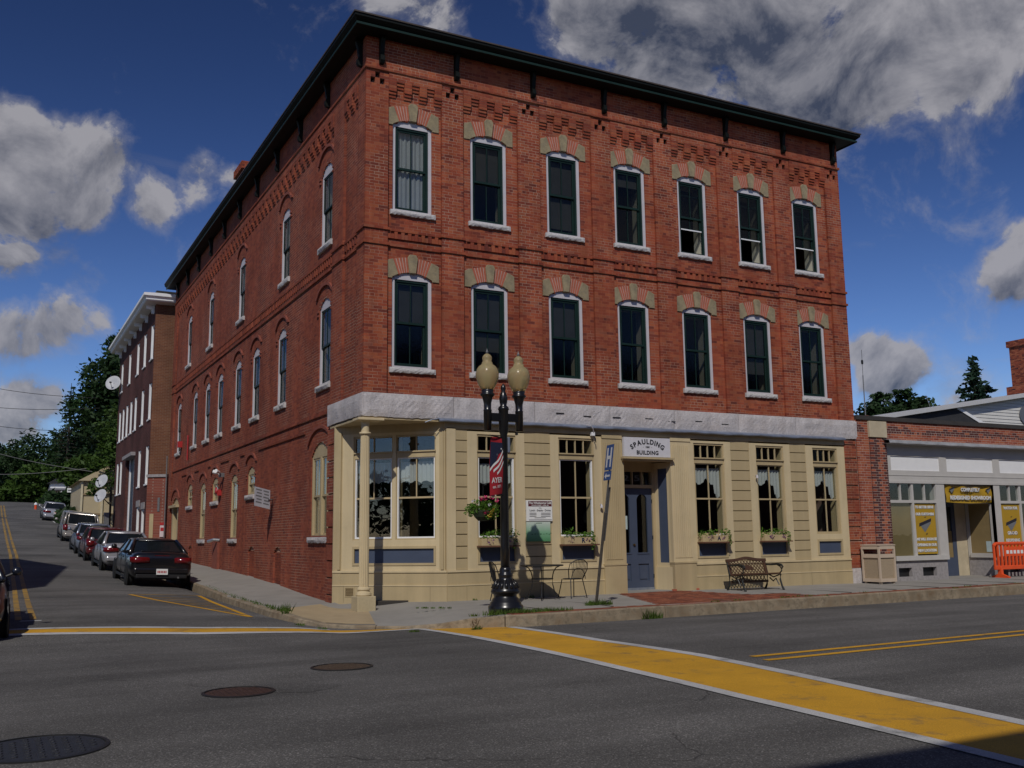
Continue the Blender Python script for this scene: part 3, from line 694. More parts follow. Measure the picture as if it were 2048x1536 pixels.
# brick pier at the right end of the shopfront, cut by slots
zz = .34; k = 0
while zz < 3.75:
    z1 = min(3.87, zz+.378); region(MF, 14.05, 14.50, zz, z1-.035, 0, [], seed=70+k); wall.mbox(MF, 14.06, 14.49, z1-.035, z1, -.2, -.06); zz = z1; k += 1
FW = wall.build('front_wall', mortar, BLD); rec.build('cross_recess', mortar_d, FW)['kind'] = 'stuff'
B = np.concatenate(bl); dist = (B[:, 0]-0)**2*.35+(B[:, 2]-4.4)**2*4; order = np.argsort(dist+np.where(B[:, 2] < 4.3, 99, 0)); sel = order[:150]
keep = np.ones(len(B), bool); keep[sel] = False
brick_mesh('brickwork', B[keep], MF, brick_m, FW, .085, 5)
proto = []
for i in range(8):
    o_ = brick_mesh('brick', np.array([(-.5, .5, -.5, .5, 0)]), MF, brick_m, None, 1.0, rnd=np.array([i/8+.06])); proto.append(o_.data); D.objects.remove(o_)
for i in sel:
    u0, u1, z0, z1, d = B[i]; o_ = D.objects.new('brick', random.choice(proto)); COL.objects.link(o_); o_.parent = FW
    o_.location = ((u0+u1)/2, -d, (z0+z1)/2); o_.scale = (u1-u0, .055, z1-z0)
# ---- side wall along the side street
S2 = [(2.438, 3.581), (6.421, 7.557), (9.441, 10.583), (11.905, 13.014), (14.673, 15.85), (16.944, 18.126), (19.408, 20.565), (23.0, 24.217)]
S3 = [(2.46, 3.57), (6.318, 7.415), (11.751, 12.849), (16.833, 17.953), (21.262, 22.377)]
S2 = [((a+b)/2-.47, (a+b)/2+.47) for a, b in S2]; S3 = [((a+b)/2-.46, (a+b)/2+.46) for a, b in S3]
o2 = [Op(a, b, 5.0, 6.92, .22) for a, b in S2]; o3 = [Op(a, b, 8.50, 10.36, .24) for a, b in S3]
GW = [(9.78, 10.74, 2.66, 3.32, .2), (12.08, 13.06, 1.36, 3.22, .2), (15.1, 16.1, 2.66, 3.30, .2), (17.28, 18.3, 1.36, 3.22, .2), (19.95, 20.98, 2.66, 3.32, .2)]
og = [Op(2.52, 3.94, 1.36, 3.30, .32)]+[Op(*g) for g in GW]; od = Op(23.0, 24.55, .4, 2.86, .26)
blind = [Op(6.62, 7.40, -.2, .99, .12), Op(9.6, 10.42, -.1, 1.0, .12), Op(19.6, 20.4, .3, 1.02, .12)]
wall = MB(); sl = []
zg = -.35
SP = [(.056, .52), (1.52, 2.31), (24.75, YB)]
for i, (a, b) in enumerate(SP): region(MS, a, b, 4.41 if a < 2 else zg, 11.79, 0, [], store=sl, seed=i+200)
region(MS, .52, 1.52, 4.41, 11.62, -.062, [], store=sl, seed=210)
region(MS, 2.31, 24.75, 4.41, 11.62, -.062, o2+o3, store=sl, seed=211)
region(MS, 2.46, 24.75, zg, 4.41, -.062, og+[od]+blind, store=sl, seed=212)
region(MS, .52, 1.52, 11.62, 11.79, 0, [], store=sl); region(MS, 2.31, 24.75, 11.62, 11.79, 0, [], store=sl)
region(MS, .056, YB, 11.86, 12.62, 0, [], store=sl, seed=213)
def course(u0, u1, z, d):
    sl.append(bricks([(u0, u1, z, z+CH, d)], [], .212, 5)); wall.mbox(MS, u0+.006, u1-.006, z+.004, z+CH-.003, -.09, d-.004)
course(.06, YB, 11.79, .032)
for z in (7.715, 8.065):
    for (a, b) in SP: course(a-.03 if a > 1 else -.027, b+.03, z, .034)
    course(.55, 1.49, z, -.022); course(2.34, 24.72, z, -.022)
course(2.36, 24.72, 4.235, -.022)
for a, b in ((4.5, 9.4), (11.2, 11.75), (13.45, 14.75), (16.5, 16.95), (18.7, 19.6), (21.35, 22.4)): course(a, b, 3.93, -.022)
for (a, b) in ((.55, 1.5), (2.33, 24.73)):
    n = int((b-a)/.085); w = (b-a)/n
    for k in range(n):
        if k % 2 == 0: rawb(a+k*w+.004, a+(k+1)*w-.004, 7.885, 8.06, -.03, sl)
    n = int((b-a)/.22)|1; w = (b-a)/n
    for k in range(n):
        u0, u1 = a+k*w+.004, a+(k+1)*w-.004; zb = 11.13 if k % 2 == 0 else 11.37; z = zb; st = 0
        while z < 11.615:
            d = min(.02, -.035+.0275*st); z1 = min(11.62, z+CH); wall.mbox(MS, u0+.005, u1-.005, z, z1, -.07, d-.004); rawb(u0, u1, z+.004, z1-.004, d, sl); z = z1; st += 1
# pier with slots beside the shopfront
zz = -.3; k = 0
while zz < 3.85:
    z1 = min(3.93, zz+.378); region(MS, 1.96, 2.46, zz, z1-.035, 0, [], store=sl, seed=230+k); wall.mbox(MS, 1.97, 2.45, z1-.035, z1, -.2, -.06); zz = z1; k += 1
for o in o2+o3+og: reveal(wall, MS, o, -.064, .16)
reveal(wall, MS, od, -.064, .25); [reveal(wall, MS, o, -.064, .06, True) for o in blind]
SW = wall.build('side_wall', mortar, BLD)
brick_mesh('brickwork', np.concatenate(sl), MS, brick_side, SW, .085, 6)
for o in blind:                                        # the bricked-up openings
    bb = bricks([(o.u0+.01, o.u1-.01, o.z0, o.zs, -.105)], [], .2, 9); brick_mesh('brick_infill', bb, MS, brick_side, SW, .02, 8)
# curved brick hoods over the side windows
hood_m = mat('hood_brick', (.23, .065, .042), .85, .25, 6, bump=.3, bscale=40)
def hood(c, w, z, rise):
    mb = MB(); pts = []
    n = 14
    for i in range(n+1):
        t = i/n*2-1; pts.append((c+t*w, z+rise*(1-t*t)**.62))
    pts = [(c-w-.16, z-.02), (c-w-.06, z-.02)]+pts[1:-1]+[(c+w+.06, z-.02), (c+w+.16, z-.02)]
    for (a, b), (e, f) in zip(pts, pts[1:]): mb.prism(MS, [(a, b), (e, f), (e, f+.075), (a, b+.075)], -.07, -.012)
    mb.build('hood_moulding', hood_m, SW)
for o in o2: hood((o.u0+o.u1)/2, .55, 7.22, .22)
for o in o3: hood((o.u0+o.u1)/2, .55, 10.74, .24)
for o in og[1:]: hood((o.u0+o.u1)/2, .55, o.zs+o.rise+.14, .2)
hood(3.23, .85, 3.62, .33); hood(23.75, .85, 3.08, .36)
for o in o2+o3+og[1:]:                                  # label stops: two short proud bricks each side
    for s in (o.u0-.16, o.u1+.02):
        mb = MB(); mb.mbox(MS, s, s+.14, o.zs-.06, o.zs-.01, -.07, -.03); mb.mbox(MS, s, s+.14, o.zs-.16, o.zs-.11, -.07, -.03); mb.build('label_stop', hood_m, SW)
# ---- granite lintel, block by block
def rough_block(name, M, u0, u1, z0, z1, d, parent, material=granite, amp=.008, depth=.3, seed=0, du=.07):
    rg = np.random.default_rng(seed); nu = max(4, int((u1-u0)/du)); nz = max(4, int((z1-z0)/du)); mb = MB(); vs = []
    A = rg.normal(size=(nz+1, nu+1))
    for _ in range(2): A = (A+np.roll(A, 1, 0)+np.roll(A, -1, 0)+np.roll(A, 1, 1)+np.roll(A, -1, 1))/3.2
    for j in range(nz+1):
        for i in range(nu+1):
            e = min(i, nu-i, j, nz-j); k = 0 if e == 0 else (.6 if e == 1 else 1)
            zz_ = z0+(z1-z0)*j/nz+(rg.uniform(-.012, .012) if j == 0 else 0)
            vs.append(M(u0+(u1-u0)*i/nu, zz_, d+k*(.02+amp*A[j, i])))
    n = nu+1; fs = [(j*n+i, j*n+i+1, (j+1)*n+i+1, (j+1)*n+i) for j in range(nz) for i in range(nu)]
    k = len(vs)
    bnd = [i for i in range(nu+1)]+[j*n+nu for j in range(1, nz+1)]+[nz*n+i for i in range(nu-1, -1, -1)]+[j*n for j in range(nz-1, 0, -1)]
    for b in bnd:
        u = b % n; j = b//n; vs.append(M(u0+(u1-u0)*u/nu, z0+(z1-z0)*j/nz, d-depth))
    q = len(bnd)
    fs += [(bnd[(i+1) % q], bnd[i], k+i, k+(i+1) % q) for i in range(q)]+[tuple(k+i for i in range(q-1, -1, -1))]
    mb.add(vs, [tuple(reversed(f)) for f in fs] if flipped(M) else fs); return mb.build(name, material, parent)
LJ = [.0, 2.12, 4.19, 6.28, 8.22, 10.29, 12.28, 14.60]
for i, (a, b) in enumerate(zip(LJ, LJ[1:])): rough_block('lintel_stone', MF, a+(.006 if i else -.0), b-.006, 3.89, 4.405, .015, BLD, seed=i)
rough_block('lintel_stone', MS, .012, 2.46, 3.92, 4.405, .015, BLD, seed=31, depth=.28)
rough_block('base_stone', MF, 14.05, 14.52, -.15, .33, .02, BLD, seed=33)
# rusted stubs left in the lintel
for x, z in ((4.75, 4.16), (5.5, 4.12), (6.35, 4.13), (7.3, 4.14), (8.0, 4.10), (8.85, 4.14), (9.7, 4.10)): MB().mbox(MF, x, x+.22, z, z+.018, .02, .05).build('iron_bracket_stub', trim_b, BLD)
# ---- front windows
def seg_pts(w, z0, rise, n=10): 
    o = Op(-w, w, 0, z0, rise); return [(w-2*w*i/n, o.top(w-2*w*i/n)) for i in range(n+1)]
def front_window(z, open_=0.0, curtain=False, gl=screen_glass, shade=0.0):
    M = MF; c = 0.0
    mb = MB(); w = HW
    mb.mbox(M, -w, -w+.075, z, z+HS, -.19, -.10); mb.mbox(M, w-.075, w, z, z+HS, -.19, -.10); mb.mbox(M, -w+.075, w-.075, z, z+.045, -.19, -.10)
    top = [(-w, z+HS), (-w+.075, z+HS-.03), (w-.075, z+HS-.03), (w, z+HS)]+[p for p in seg_pts(w, z+HS, RI)[1:-1]]
    mb.prism(M, top, -.19, -.105)
    fr = mb.build('window', white_fr, BLD)
    rough_block('sill', MF, -.545, .545, z-.115, z-.005, -.0, fr, sill_stone, .008, .2, int(z*7), .05)
    iw = w-.075; b0, b1 = z+.045, z+HS-.03; mid = (b0+b1)/2
    g = MB(); g.mbox(M, -iw, -iw+.05, b0, b1, -.185, -.125); g.mbox(M, iw-.05, iw, b0, b1, -.185, -.125); g.mbox(M, -iw+.05, iw-.05, b1-.05, b1, -.185, -.125); g.mbox(M, -iw+.05, iw-.05, b0, b0+.03, -.185, -.125)
    g.build('sash_frame', green_p, fr)
    def sash(a, b, d):
        s = MB(); x = iw-.05; s.mbox(M, -x, -x+.045, a, b, d-.035, d); s.mbox(M, x-.045, x, a, b, d-.035, d); s.mbox(M, -x+.045, x-.045, a, a+.05, d-.035, d); s.mbox(M, -x+.045, x-.045, b-.045, b, d-.035, d); s.mbox(M, -.01, .01, a+.05, b-.045, d-.03, d-.005)
        s.build('sash', green_p, fr); p = MB(); p.mbox(M, -x+.03, x-.03, a+.03, b-.03, d-.022, d-.016); p.build('pane', gl, fr)
    sash(mid-.02, b1-.05, -.15); sash(b0+.03+open_, mid+.03+open_, -.19)
    ins = MB()
    ins.mbox(M, -w-.02, -w+.03, z-.02, z+HS+RI, -.62, -.20); ins.mbox(M, w-.03, w+.02, z-.02, z+HS+RI, -.62, -.20); ins.mbox(M, -w, w, z-.03, z+.01, -.62, -.20); ins.mbox(M, -w, w, z+HS-.06, z+HS+RI, -.62, -.20)
    ins.build('inner_reveal', plaster, fr)
    if open_: rl = MB(); rl.mbox(M, -iw+.06, iw-.06, b0+open_+.02, b0+open_+.05, -.165, -.15); rl.build('screen_bar', white_p, fr)
    if shade:
        sh_ = MB(); sh_.mbox(M, -iw+.05, iw-.05, b1-shade, b1, -.262, -.255); sh_.build('window_shade', shade_m, fr)
    if curtain:
        cm = MB(); n = 36; vs = []
        for i in range(n+1):
            u = -iw+.05+(2*iw-.1)*i/n
            for zz_ in (b0+.05, b1-.06): vs.append(M(u, zz_, -.27+.018*math.sin(i*1.1)+.01*math.sin(i*2.7)))
        cm.add(vs, [(2*i, 2*i+2, 2*i+3, 2*i+1) for i in range(n)]); cm.build('curtain', curtain_m, fr, smooth=True)
    # arch: two springer stones, keystone, brick voussoirs
    sp = z+HS
    I = lambda s: (s*HW, Op(-HW, HW, 0, sp, RI).top(s*HW*.9999)); E = lambda s: (s*.63, sp+.36+.12*(1-s*s))
    for sg in (-1, 1):
        pts = [I(-1), I(-.70), E(-.74), (-.64, sp+.345), (-.645, sp-.03), (-HW, sp-.03)]
        pts = [(x*-sg, q) for x, q in pts]
        pts = pts if sg > 0 else pts[::-1]
        # counter-clockwise order
        ar = sum(pts[i][0]*pts[(i+1) % 6][1]-pts[(i+1) % 6][0]*pts[i][1] for i in range(6))
        MB().prism(M, pts if ar > 0 else pts[::-1], -.1, -.035).build('springer_stone', sandstone, fr, bevel=.006)
        for k in range(5):
            a, b = .17+(.70-.17)*k/5+.013, .17+(.70-.17)*(k+1)/5-.013; a2, b2 = .155+(.74-.155)*k/5+.013, .155+(.74-.155)*(k+1)/5-.013
            q = [I(a*sg), E(a2*sg), E(b2*sg), I(b*sg)]; ar = sum(q[i][0]*q[(i+1) % 4][1]-q[(i+1) % 4][0]*q[i][1] for i in range(4))
            MB().prism(M, q if ar > 0 else q[::-1], -.1, -.052).build('brick', voussoir_m, fr)
    sm = MB(); sm.prism(M, [I(-1), *[I(-.8+.2*i) for i in range(9)], I(1), E(.98), *[E(.8-.2*i) for i in range(9)], E(-.98)], -.1, -.057); sm.build('arch_mortar', mortar_l, fr)
    kb = [(-.075, sp+.115), (.075, sp+.115), (.12, sp+.47), (.075, sp+.545), (-.075, sp+.545), (-.12, sp+.47)]
    MB().prism(M, kb, -.1, -.005).build('keystone', sandstone, fr, bevel=.012)
    return fr
shade_m = mat('window_shade', (.16, .16, .15), .9, .15, 3)
w_closed = front_window(Z2, shade=.95); w_closed.location.x = WC[0]; copy_tree(w_closed, BLD, (WC[2], 0, 0))
w2b = front_window(Z2, shade=1.45); w2b.location.x = WC[1]; copy_tree(w2b, BLD, (WC[5], 0, 0))
w2c = front_window(Z2); w2c.location.x = WC[3]
for i in (4, 6): copy_tree(w2c, BLD, (WC[i], 0, 0))
wu = front_window(Z3, shade=1.0); wu.location.x = WC[1]
w3b = front_window(Z3, shade=1.8); w3b.location.x = WC[2]; w3c = front_window(Z3, shade=.4); w3c.location.x = WC[3]
wc = front_window(Z3, 0, True, win_glass); wc.location.x = WC[0]
wo = front_window(Z3, .62, False, screen_glass); wo.location.x = WC[4]
for i in (5, 6): copy_tree(wo, BLD, (WC[i], 0, 0))
# ---- side windows
def side_window(o, name='window', paint=white_fr, sash_p=green_p, stone=sill_stone, simple=False, double=False):
    M = MS; mb = MB(); t = .055; a, b = o.u0, o.u1; dz = .16
    mb.mbox(M, a, a+t, o.z0, o.zs, -.2, -.09); mb.mbox(M, b-t, b, o.z0, o.zs, -.2, -.09); mb.mbox(M, a+t, b-t, o.z0, o.z0+.05, -.2, -.09)
    c = (a+b)/2; pts = [(a, o.zs), (a+t, o.zs-.04), (b-t, o.zs-.04), (b, o.zs)]+[(c+x, z) for x, z in seg_pts((b-a)/2, o.zs, o.rise)[1:-1]]
    mb.prism(M, pts, -.2, -.095)
    if double: mb.mbox(M, c-.06, c+.06, o.z0+.05, o.zs-.04, -.2, -.085)
    fr = mb.build(name, paint, BLD)
    rough_block('sill', M, a-.09, b+.09, o.z0-.14, o.z0-.005, -.0, fr, stone, .01, .2, int(a*9), .06)
    lo, hi = o.z0+.05, o.zs-.04; mid = (lo+hi)/2
    cols = [(a+t, b-t)] if not double else [(a+t, c-.06), (c+.06, b-t)]
    for (p, q) in cols:
        for (z0, z1, d) in ((mid-.02, hi, -.11), (lo, mid+.02, -.145)):
            s = MB(); s.mbox(M, p, p+.035, z0, z1, d-.03, d); s.mbox(M, q-.035, q, z0, z1, d-.03, d); s.mbox(M, p+.045, q-.045, z0, z0+.045, d-.03, d); s.mbox(M, p+.045, q-.045, z1-.045, z1, d-.03, d)
            s.mbox(M, (p+q)/2-.01, (p+q)/2+.01, z0+.045, z1-.045, d-.03, d-.006); s.build('sash', sash_p, fr)
            g = MB(); g.mbox(M, p+.03, q-.03, z0+.03, z1-.03, d-.02, d-.014); g.build('pane', screen_glass if sash_p is green_p else win_glass, fr)
    ins = MB(); ins.mbox(M, a-.02, a+.03, o.z0-.02, o.zs+o.rise, -.6, -.225); ins.mbox(M, b-.03, b+.02, o.z0-.02, o.zs+o.rise, -.6, -.225); ins.mbox(M, a, b, o.z0-.03, o.z0+.01, -.6, -.225); ins.mbox(M, a, b, o.zs-.04, o.zs+o.rise, -.6, -.225); ins.build('inner_reveal', plaster, fr)
    return fr
for o in o2+o3: side_window(o)
big = side_window(og[0], 'window', cream_d, cream_d, granite, double=True)
cm = MB(); cm.mbox(MS, 2.62, 3.84, 1.45, 2.9, -.32, -.30); cm.build('curtain', curtain_m, big)
for o in og[1:]: side_window(o, 'window', cream_d, cream_d, granite)
# side door with a small hood
dm = MB(); dm.mbox(MS, 23.0, 23.25, .4, 2.86, -.28, -.06); dm.mbox(MS, 24.3, 24.55, .4, 2.86, -.28, -.06); dm.prism(MS, [(23.0, 2.75), (24.55, 2.75), (24.55, 2.86)]+[(23.775+x, z) for x, z in seg_pts(.775, 2.86, .26)[1:-1]]+[(23.0, 2.86)], -.28, -.12)
dm.mbox(MS, 22.85, 24.7, 2.70, 2.80, -.2, .08)
sd = dm.build('side_door', cream_d, BLD); MB().mbox(MS, 23.25, 24.3, .4, 2.72, -.3, -.27).build('door_leaf', blue_p, sd)
# ---- cornice, brackets, roof
def cornice(prof, name, material):
    mb = MB(); vs = []; n = len(prof)
    for d, z in prof:
        e = d*.85; vs += [(-e, YB+.3, z), (-e, -d, z), (XR+d*.8, -d, z), (XR+d*.8, YB+.3, z)]
    mb.add(vs, [(4*i+k, 4*i+k+1, 4*((i+1) % n)+k+1, 4*((i+1) % n)+k) for i in range(n) for k in range(3)]); return mb.build(name, material, BLD, recalc=True)
cornice([(-.1, 12.57), (.43, 12.57), (.43, 12.62), (.54, 12.70), (.54, 12.76), (-.1, 12.76)], 'cornice', black_gr)
cornice([(.432, 12.55), (.465, 12.55), (.465, 12.60), (.432, 12.60)], 'cornice_moulding', green_p)
cornice([(.40, 12.762), (.565, 12.762), (.565, 12.795), (.40, 12.795)], 'drip_edge', brown_edge)
MB().box(-.3, XR+.3, -.3, YB+.2, 12.762, 12.79).build('roof', mat('roof_tar', (.03, .03, .03), .9, .2, 2), BLD)
def bracket(M, u):
    mb = MB(); pr = [(0, 11.93), (.09, 11.94), (.13, 12.0), (.12, 12.1), (.08, 12.16), (.10, 12.22), (.11, 12.34), (.14, 12.45), (.16, 12.50), (.16, 12.568), (0, 12.568)]
    n = len(pr); q = [M(u-.05, z, d) for d, z in pr]+[M(u+.05, z, d) for d, z in pr]
    mb.add(q, [tuple(range(n)), tuple(range(2*n-1, n-1, -1))]+[(i, (i+1) % n, n+(i+1) % n, n+i) for i in range(n)]); return mb.build('bracket', black_gr, BLD, recalc=True)
for u in (.35, 2.21, 4.27, 6.34, 8.22, 10.29, 12.36, 14.27): bracket(MF, u)
for i in range(11): bracket(MS, .3+i*2.42)
# chimney on the roof
def brick_box(name, x0, x1, y0, y1, z0, z1, parent, material=brick_m, mort=mortar, seed=1, faces='WS'):
    mb = MB(); mb.box(x0, x1, y0, y1, z0, z1); o = mb.build(name, mort, parent)
    if 'S' in faces: brick_mesh('brickwork', bricks([(x0, x1, z0, z1, 0)], [], .212, seed), lambda u, z, d: (u, y0-.006-d, z), material, o, .02, seed)
    if 'W' in faces: brick_mesh('brickwork', bricks([(y0, y1, z0, z1, 0)], [], .212, seed), lambda u, z, d: (x0-.006-d, u, z), material, o, .02, seed)
    return o
ch = brick_box('chimney', .85, 1.5, 16.3, 17.5, 12.86, 15.2, BLD); brick_box('chimney_cap', .77, 1.58, 16.2, 17.6, 15.2, 15.5, ch)
# other two walls, floors and the rooms behind the glass
MB().box(XR-.3, XR-.12, .12, YB, -.3, 12.62).build('party_wall', mortar_d, BLD); MB().box(0.1, XR-.3, YB-.15, YB, -.3, 12.62).build('rear_wall', mortar_d, BLD)
inner = MB()
for z in (-.16, 4.0, 7.6, 12.3): inner.box(.62, XR-.4, .62, YB-.3, z, z+.12)
inner.box(.62, XR-.4, 5.5, 5.6, 0, 12.3); inner.box(4.6, 4.7, 5.7, YB-.3, 0, 12.3)
for x in PAN[1:]: inner.box(x[0]-.35, x[0]-.3, .64, 5.5, 4.2, 12.3)
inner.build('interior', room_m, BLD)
# ------------------------------------------------------------------ cream wooden shopfront
def fpart(name, material, M, boxes, parent=BLD, bevel=0):
    mb = MB()
    for b in boxes: mb.mbox(M, *b)
    return mb.build(name, material, parent, bevel=bevel)
def unit(M, T0, T1, a, b, zt=3.66, cols=None, cols_t=4, curtain=None, label=None, panel=True, white=True, glassm=shop_glass, dd=0.0):
    """one window bay: casing T0..T1, openings in cols (or a..b), transom light above, blue panel below"""
    cols = cols or [(a, b)]; lo, hi = cols[0][0], cols[-1][1]
    D0, D1 = -.14+dd, -.015+dd
    bx = [(T0, lo-.035, .60, zt, D0, D1), (hi+.035, T1, .60, zt, D0, D1), (lo-.035, hi+.035, 3.60, zt, D0, D1-.001), (lo-.035, hi+.035, 1.13, 1.27, D0, D1-.001), (lo-.035, hi+.035, .60, .71, D0, D1-.001)]
    for (c0, c1), (e0, e1) in zip(cols, cols[1:]): bx.append((c1+.02, e0-.02, 1.27, 3.60, D0, D1-.002))
    fr = fpart('shop_window', cream, M, bx)
    # casing mouldings
    mo = []
    for c0, c1 in cols:
        mo += [(c0-.034, c0, 1.27, 3.60, D0, -.04+dd), (c1, c1+.034, 1.27, 3.60, D0, -.04+dd), (c0, c1, 3.555, 3.60, D0, -.04+dd), (c0, c1, 3.09, 3.225, D0, -.03+dd), (c0-.03, c1+.03, 3.205, 3.235, D0+.01, .004+dd), (c0, c1, 1.27, 1.30, D0, -.04+dd)]
    fpart('casing', cream_d, M, mo, fr)
    if panel:
        fpart('panel', blue_p, M, [(lo+.01, hi-.01, .76, 1.08, D0, -.045+dd)], fr)
        fpart('panel_moulding', cream_d, M, [(lo-.035, hi+.035, 1.075, 1.13, D0, .004+dd), (lo-.035, hi+.035, .71, .762, D0, .002+dd), (lo-.035, lo+.012, .762, 1.075, D0, .003+dd), (hi-.012, hi+.035, .762, 1.075, D0, .003+dd)], fr)
    for c0, c1 in cols:
        n = cols_t; w = (c1-c0)/n
        for k in range(1, n): fpart('muntin', cream_d, M, [(c0+w*k-.011, c0+w*k+.011, 3.235, 3.555, -.10+dd, -.055+dd)], fr)
        for k in range(n): fpart('pane', glassm, M, [(c0+w*k+.008, c0+w*(k+1)-.008, 3.225, 3.56, -.085+dd, -.08+dd)], fr)
        s = white_p if white else cream_d
        fpart('sash', s, M, [(c0, c0+.028, 1.30, 3.09, -.12+dd, -.055+dd), (c1-.028, c1, 1.30, 3.09, -.12+dd, -.055+dd), (c0+.028, c1-.028, 3.065, 3.09, -.12+dd, -.055+dd), (c0+.028, c1-.028, 1.30, 1.335, -.12+dd, -.055+dd)], fr)
        m_ = (c0+c1)/2
        fpart('meeting_rail', cream_d, M, [(c0+.028, c1-.028, 2.175, 2.215, -.115+dd, -.07+dd), (m_-.011, m_+.011, 2.215, 3.065, -.11+dd, -.075+dd)]+([] if white == 2 else [(m_-.011, m_+.011, 1.335, 2.175, -.11+dd, -.075+dd)]), fr)
        for za, zb in ((2.2, 3.08), (1.32, 2.19)): fpart('pane', glassm, M, [(c0+.02, c1-.02, za, zb, -.1+dd, -.095+dd)], fr)
        if curtain: shop_curtain(M, c0+.03, c1-.03, curtain, fr, dd)
        # thickness of the opening inside
        fpart('inner_reveal', cream_d, M, [(c0-.03, c0, 1.26, 3.6, -.34+dd, -.142+dd), (c1, c1+.03, 1.26, 3.6, -.34+dd, -.142+dd), (c0, c1, 1.24, 1.27, -.34+dd, -.142+dd)], fr)
    return fr
def shop_curtain(M, a, b, style, parent, dd=0.0):
    n = 40; vs = []; mb = MB()
    for i in range(n+1):
        t = i/n; u = a+(b-a)*t
        if style == 'valance': top, bot = 3.0, 2.56+.05*abs(math.sin(t*math.pi*3.5))-.04
        elif style == 'low': top, bot = 2.95, 2.5+.03*math.sin(t*20)
        else: top, bot = 2.98, (2.72-.16*math.sin(math.pi*min(1, t*2 if t < .5 else (t-.5)*2))+(-.45 if t > .86 else 0)+(-.25 if .8 < t <= .86 else 0))
        d = -.19+dd+.02*math.sin(i*1.3)+.008*math.sin(i*2.9)
        vs += [M(u, bot, d), M(u, (bot+top)/2, d*.97-.006), M(u, top, d-.005)]
    mb.add(vs, [(3*i+k, 3*i+3+k, 3*i+4+k, 3*i+1+k) for i in range(n) for k in (0, 1)]); mb.build('curtain', curtain_m, parent, smooth=True)
unit(MF, 2.46, 3.915, 2.74, 3.65, curtain='low')
unit(MF, 4.60, 6.02, 4.86, 5.77)
unit(MF, 8.68, 9.99, 8.83, 9.74, white=False, curtain='swag')
unit(MF, 10.62, 12.03, 10.88, 11.77, white=False, curtain='swag')
unit(MF, 12.60, 14.05, 12.89, 13.74, white=False, curtain='swag')
unit(MC, .20, 2.56, .5, 2.44, cols=[(.51, 1.41), (1.54, 2.44)], cols_t=2, curtain='valance', white=2)
# wide boards between the bays, one by one
for (a, b) in ((2.175, 2.46), (3.915, 4.60), (9.99, 10.62), (12.03, 12.60)):
    zs = [.60+.2595*k for k in range(13)]
    MB().mbox(MF, a, b, .60, 3.72, -.14, -.07).build('board_backing', cream_d, BLD)
    first = None
    for k in range(12):
        mb = MB(); mb.mbox(MF, a+.002, b-.002, 0, .238, -.07, -.02-.004); ob = mb.build('board', cream_d, BLD) if first is None else None
        if ob is None: ob = D.objects.new('board', first.data); COL.objects.link(ob); ob.parent = BLD
        else: first = ob
        ob.location.z = zs[k]+.004
# fluted piers beside the door, corner piers
for (a, b) in ((6.02, 6.60), (8.05, 8.68)):
    bx = [(a, b, .64, 3.70, -.14, .0), (a, b, 3.62, 3.70, -.14, .02)]
    n = 9; w = (b-a-.1)/n
    for k in range(n): bx.append((a+.05+w*k+.008, a+.05+w*(k+1)-.008, .74, 3.52, -.02, .014))
    p_ = fpart('fluted_pier', cream_d if a < 7 else cream, MF, bx)
    fpart('pier_base', cream_d, MF, [(a-.02, b+.02, -.14, .60, -.14, .05), (a-.03, b+.03, .60, .64, -.14, .065)], p_)
fpart('corner_pier', cream, MF, [(1.95, 2.17, .6, 3.72, -.14, .0)]); fpart('corner_pier', cream_d, MC, [(2.56, CL-.04, .6, 3.72, -.14, -.005), (2.60, 2.66, .62, 3.66, -.1, .02)])
fpart('corner_pier', cream_d, MC, [(0, .20, -.2, 3.72, -.14, -.0), (.12, .185, .62, 3.70, -.1, .03)])
fpart('corner_pier_side', cream_d, MS, [(1.92, 1.955, -.2, 3.86, -.3, -.0)])
# base boards with cap mouldings
def base(M, a, b):
    fpart('base_board', cream_d, M, [(a, b, -.22, .262, -.14, .012)]); fpart('base_cap', cream, M, [(a, b, .262, .285, -.14, .024)])
    fpart('base_board', cream_d, M, [(a, b, .285, .555, -.14, -.004)]); fpart('base_cap', cream, M, [(a, b, .555, .60, -.14, .02)])
base(MF, 1.95, 6.0); base(MF, 8.70, 14.05); base(MC, .0, CL)
seam = mat('seam', (.16, .12, .07), .9, .1, 3)
for M, us in ((MF, (2.42, 4.25, 9.95, 12.55)), (MC, (.28, 2.35))):
    for u in us: fpart('board_seam', seam, M, [(u-.003, u+.003, -.1, .26, 0, .0135)])
vt = fpart('floor_vent', cream_d, MC, [(.31, .55, .02, .25, 0, .02)]); vm = mat('vent_brass', (.16, .11, .05), .6, .2, 9)
fpart('vent_bars', vm, MC, [(.335+.022*k, .345+.022*k, .045, .225, .018, .03) for k in range(9)]+[(.335, .525, .06+.033*k, .068+.033*k, .018, .028) for k in range(5)], vt)
# frieze, soffit, flashing
fpart('frieze', cream_d, MF, [(1.9, 14.05, 3.70, 3.885, -.14, -.0)])
fpart('frieze', cream_d, MC, [(0, CL, 3.66, 3.85, -.14, -.01)])
sm = MB(); sm.prism(lambda x, y, d: (x, y, 3.84+d), [(.01, .01), (2.2, .01), (2.0, .2), (.2, 2.0), (.01, 2.3)], 0, .05); sm.build('soffit', cream_d, BLD, recalc=True)

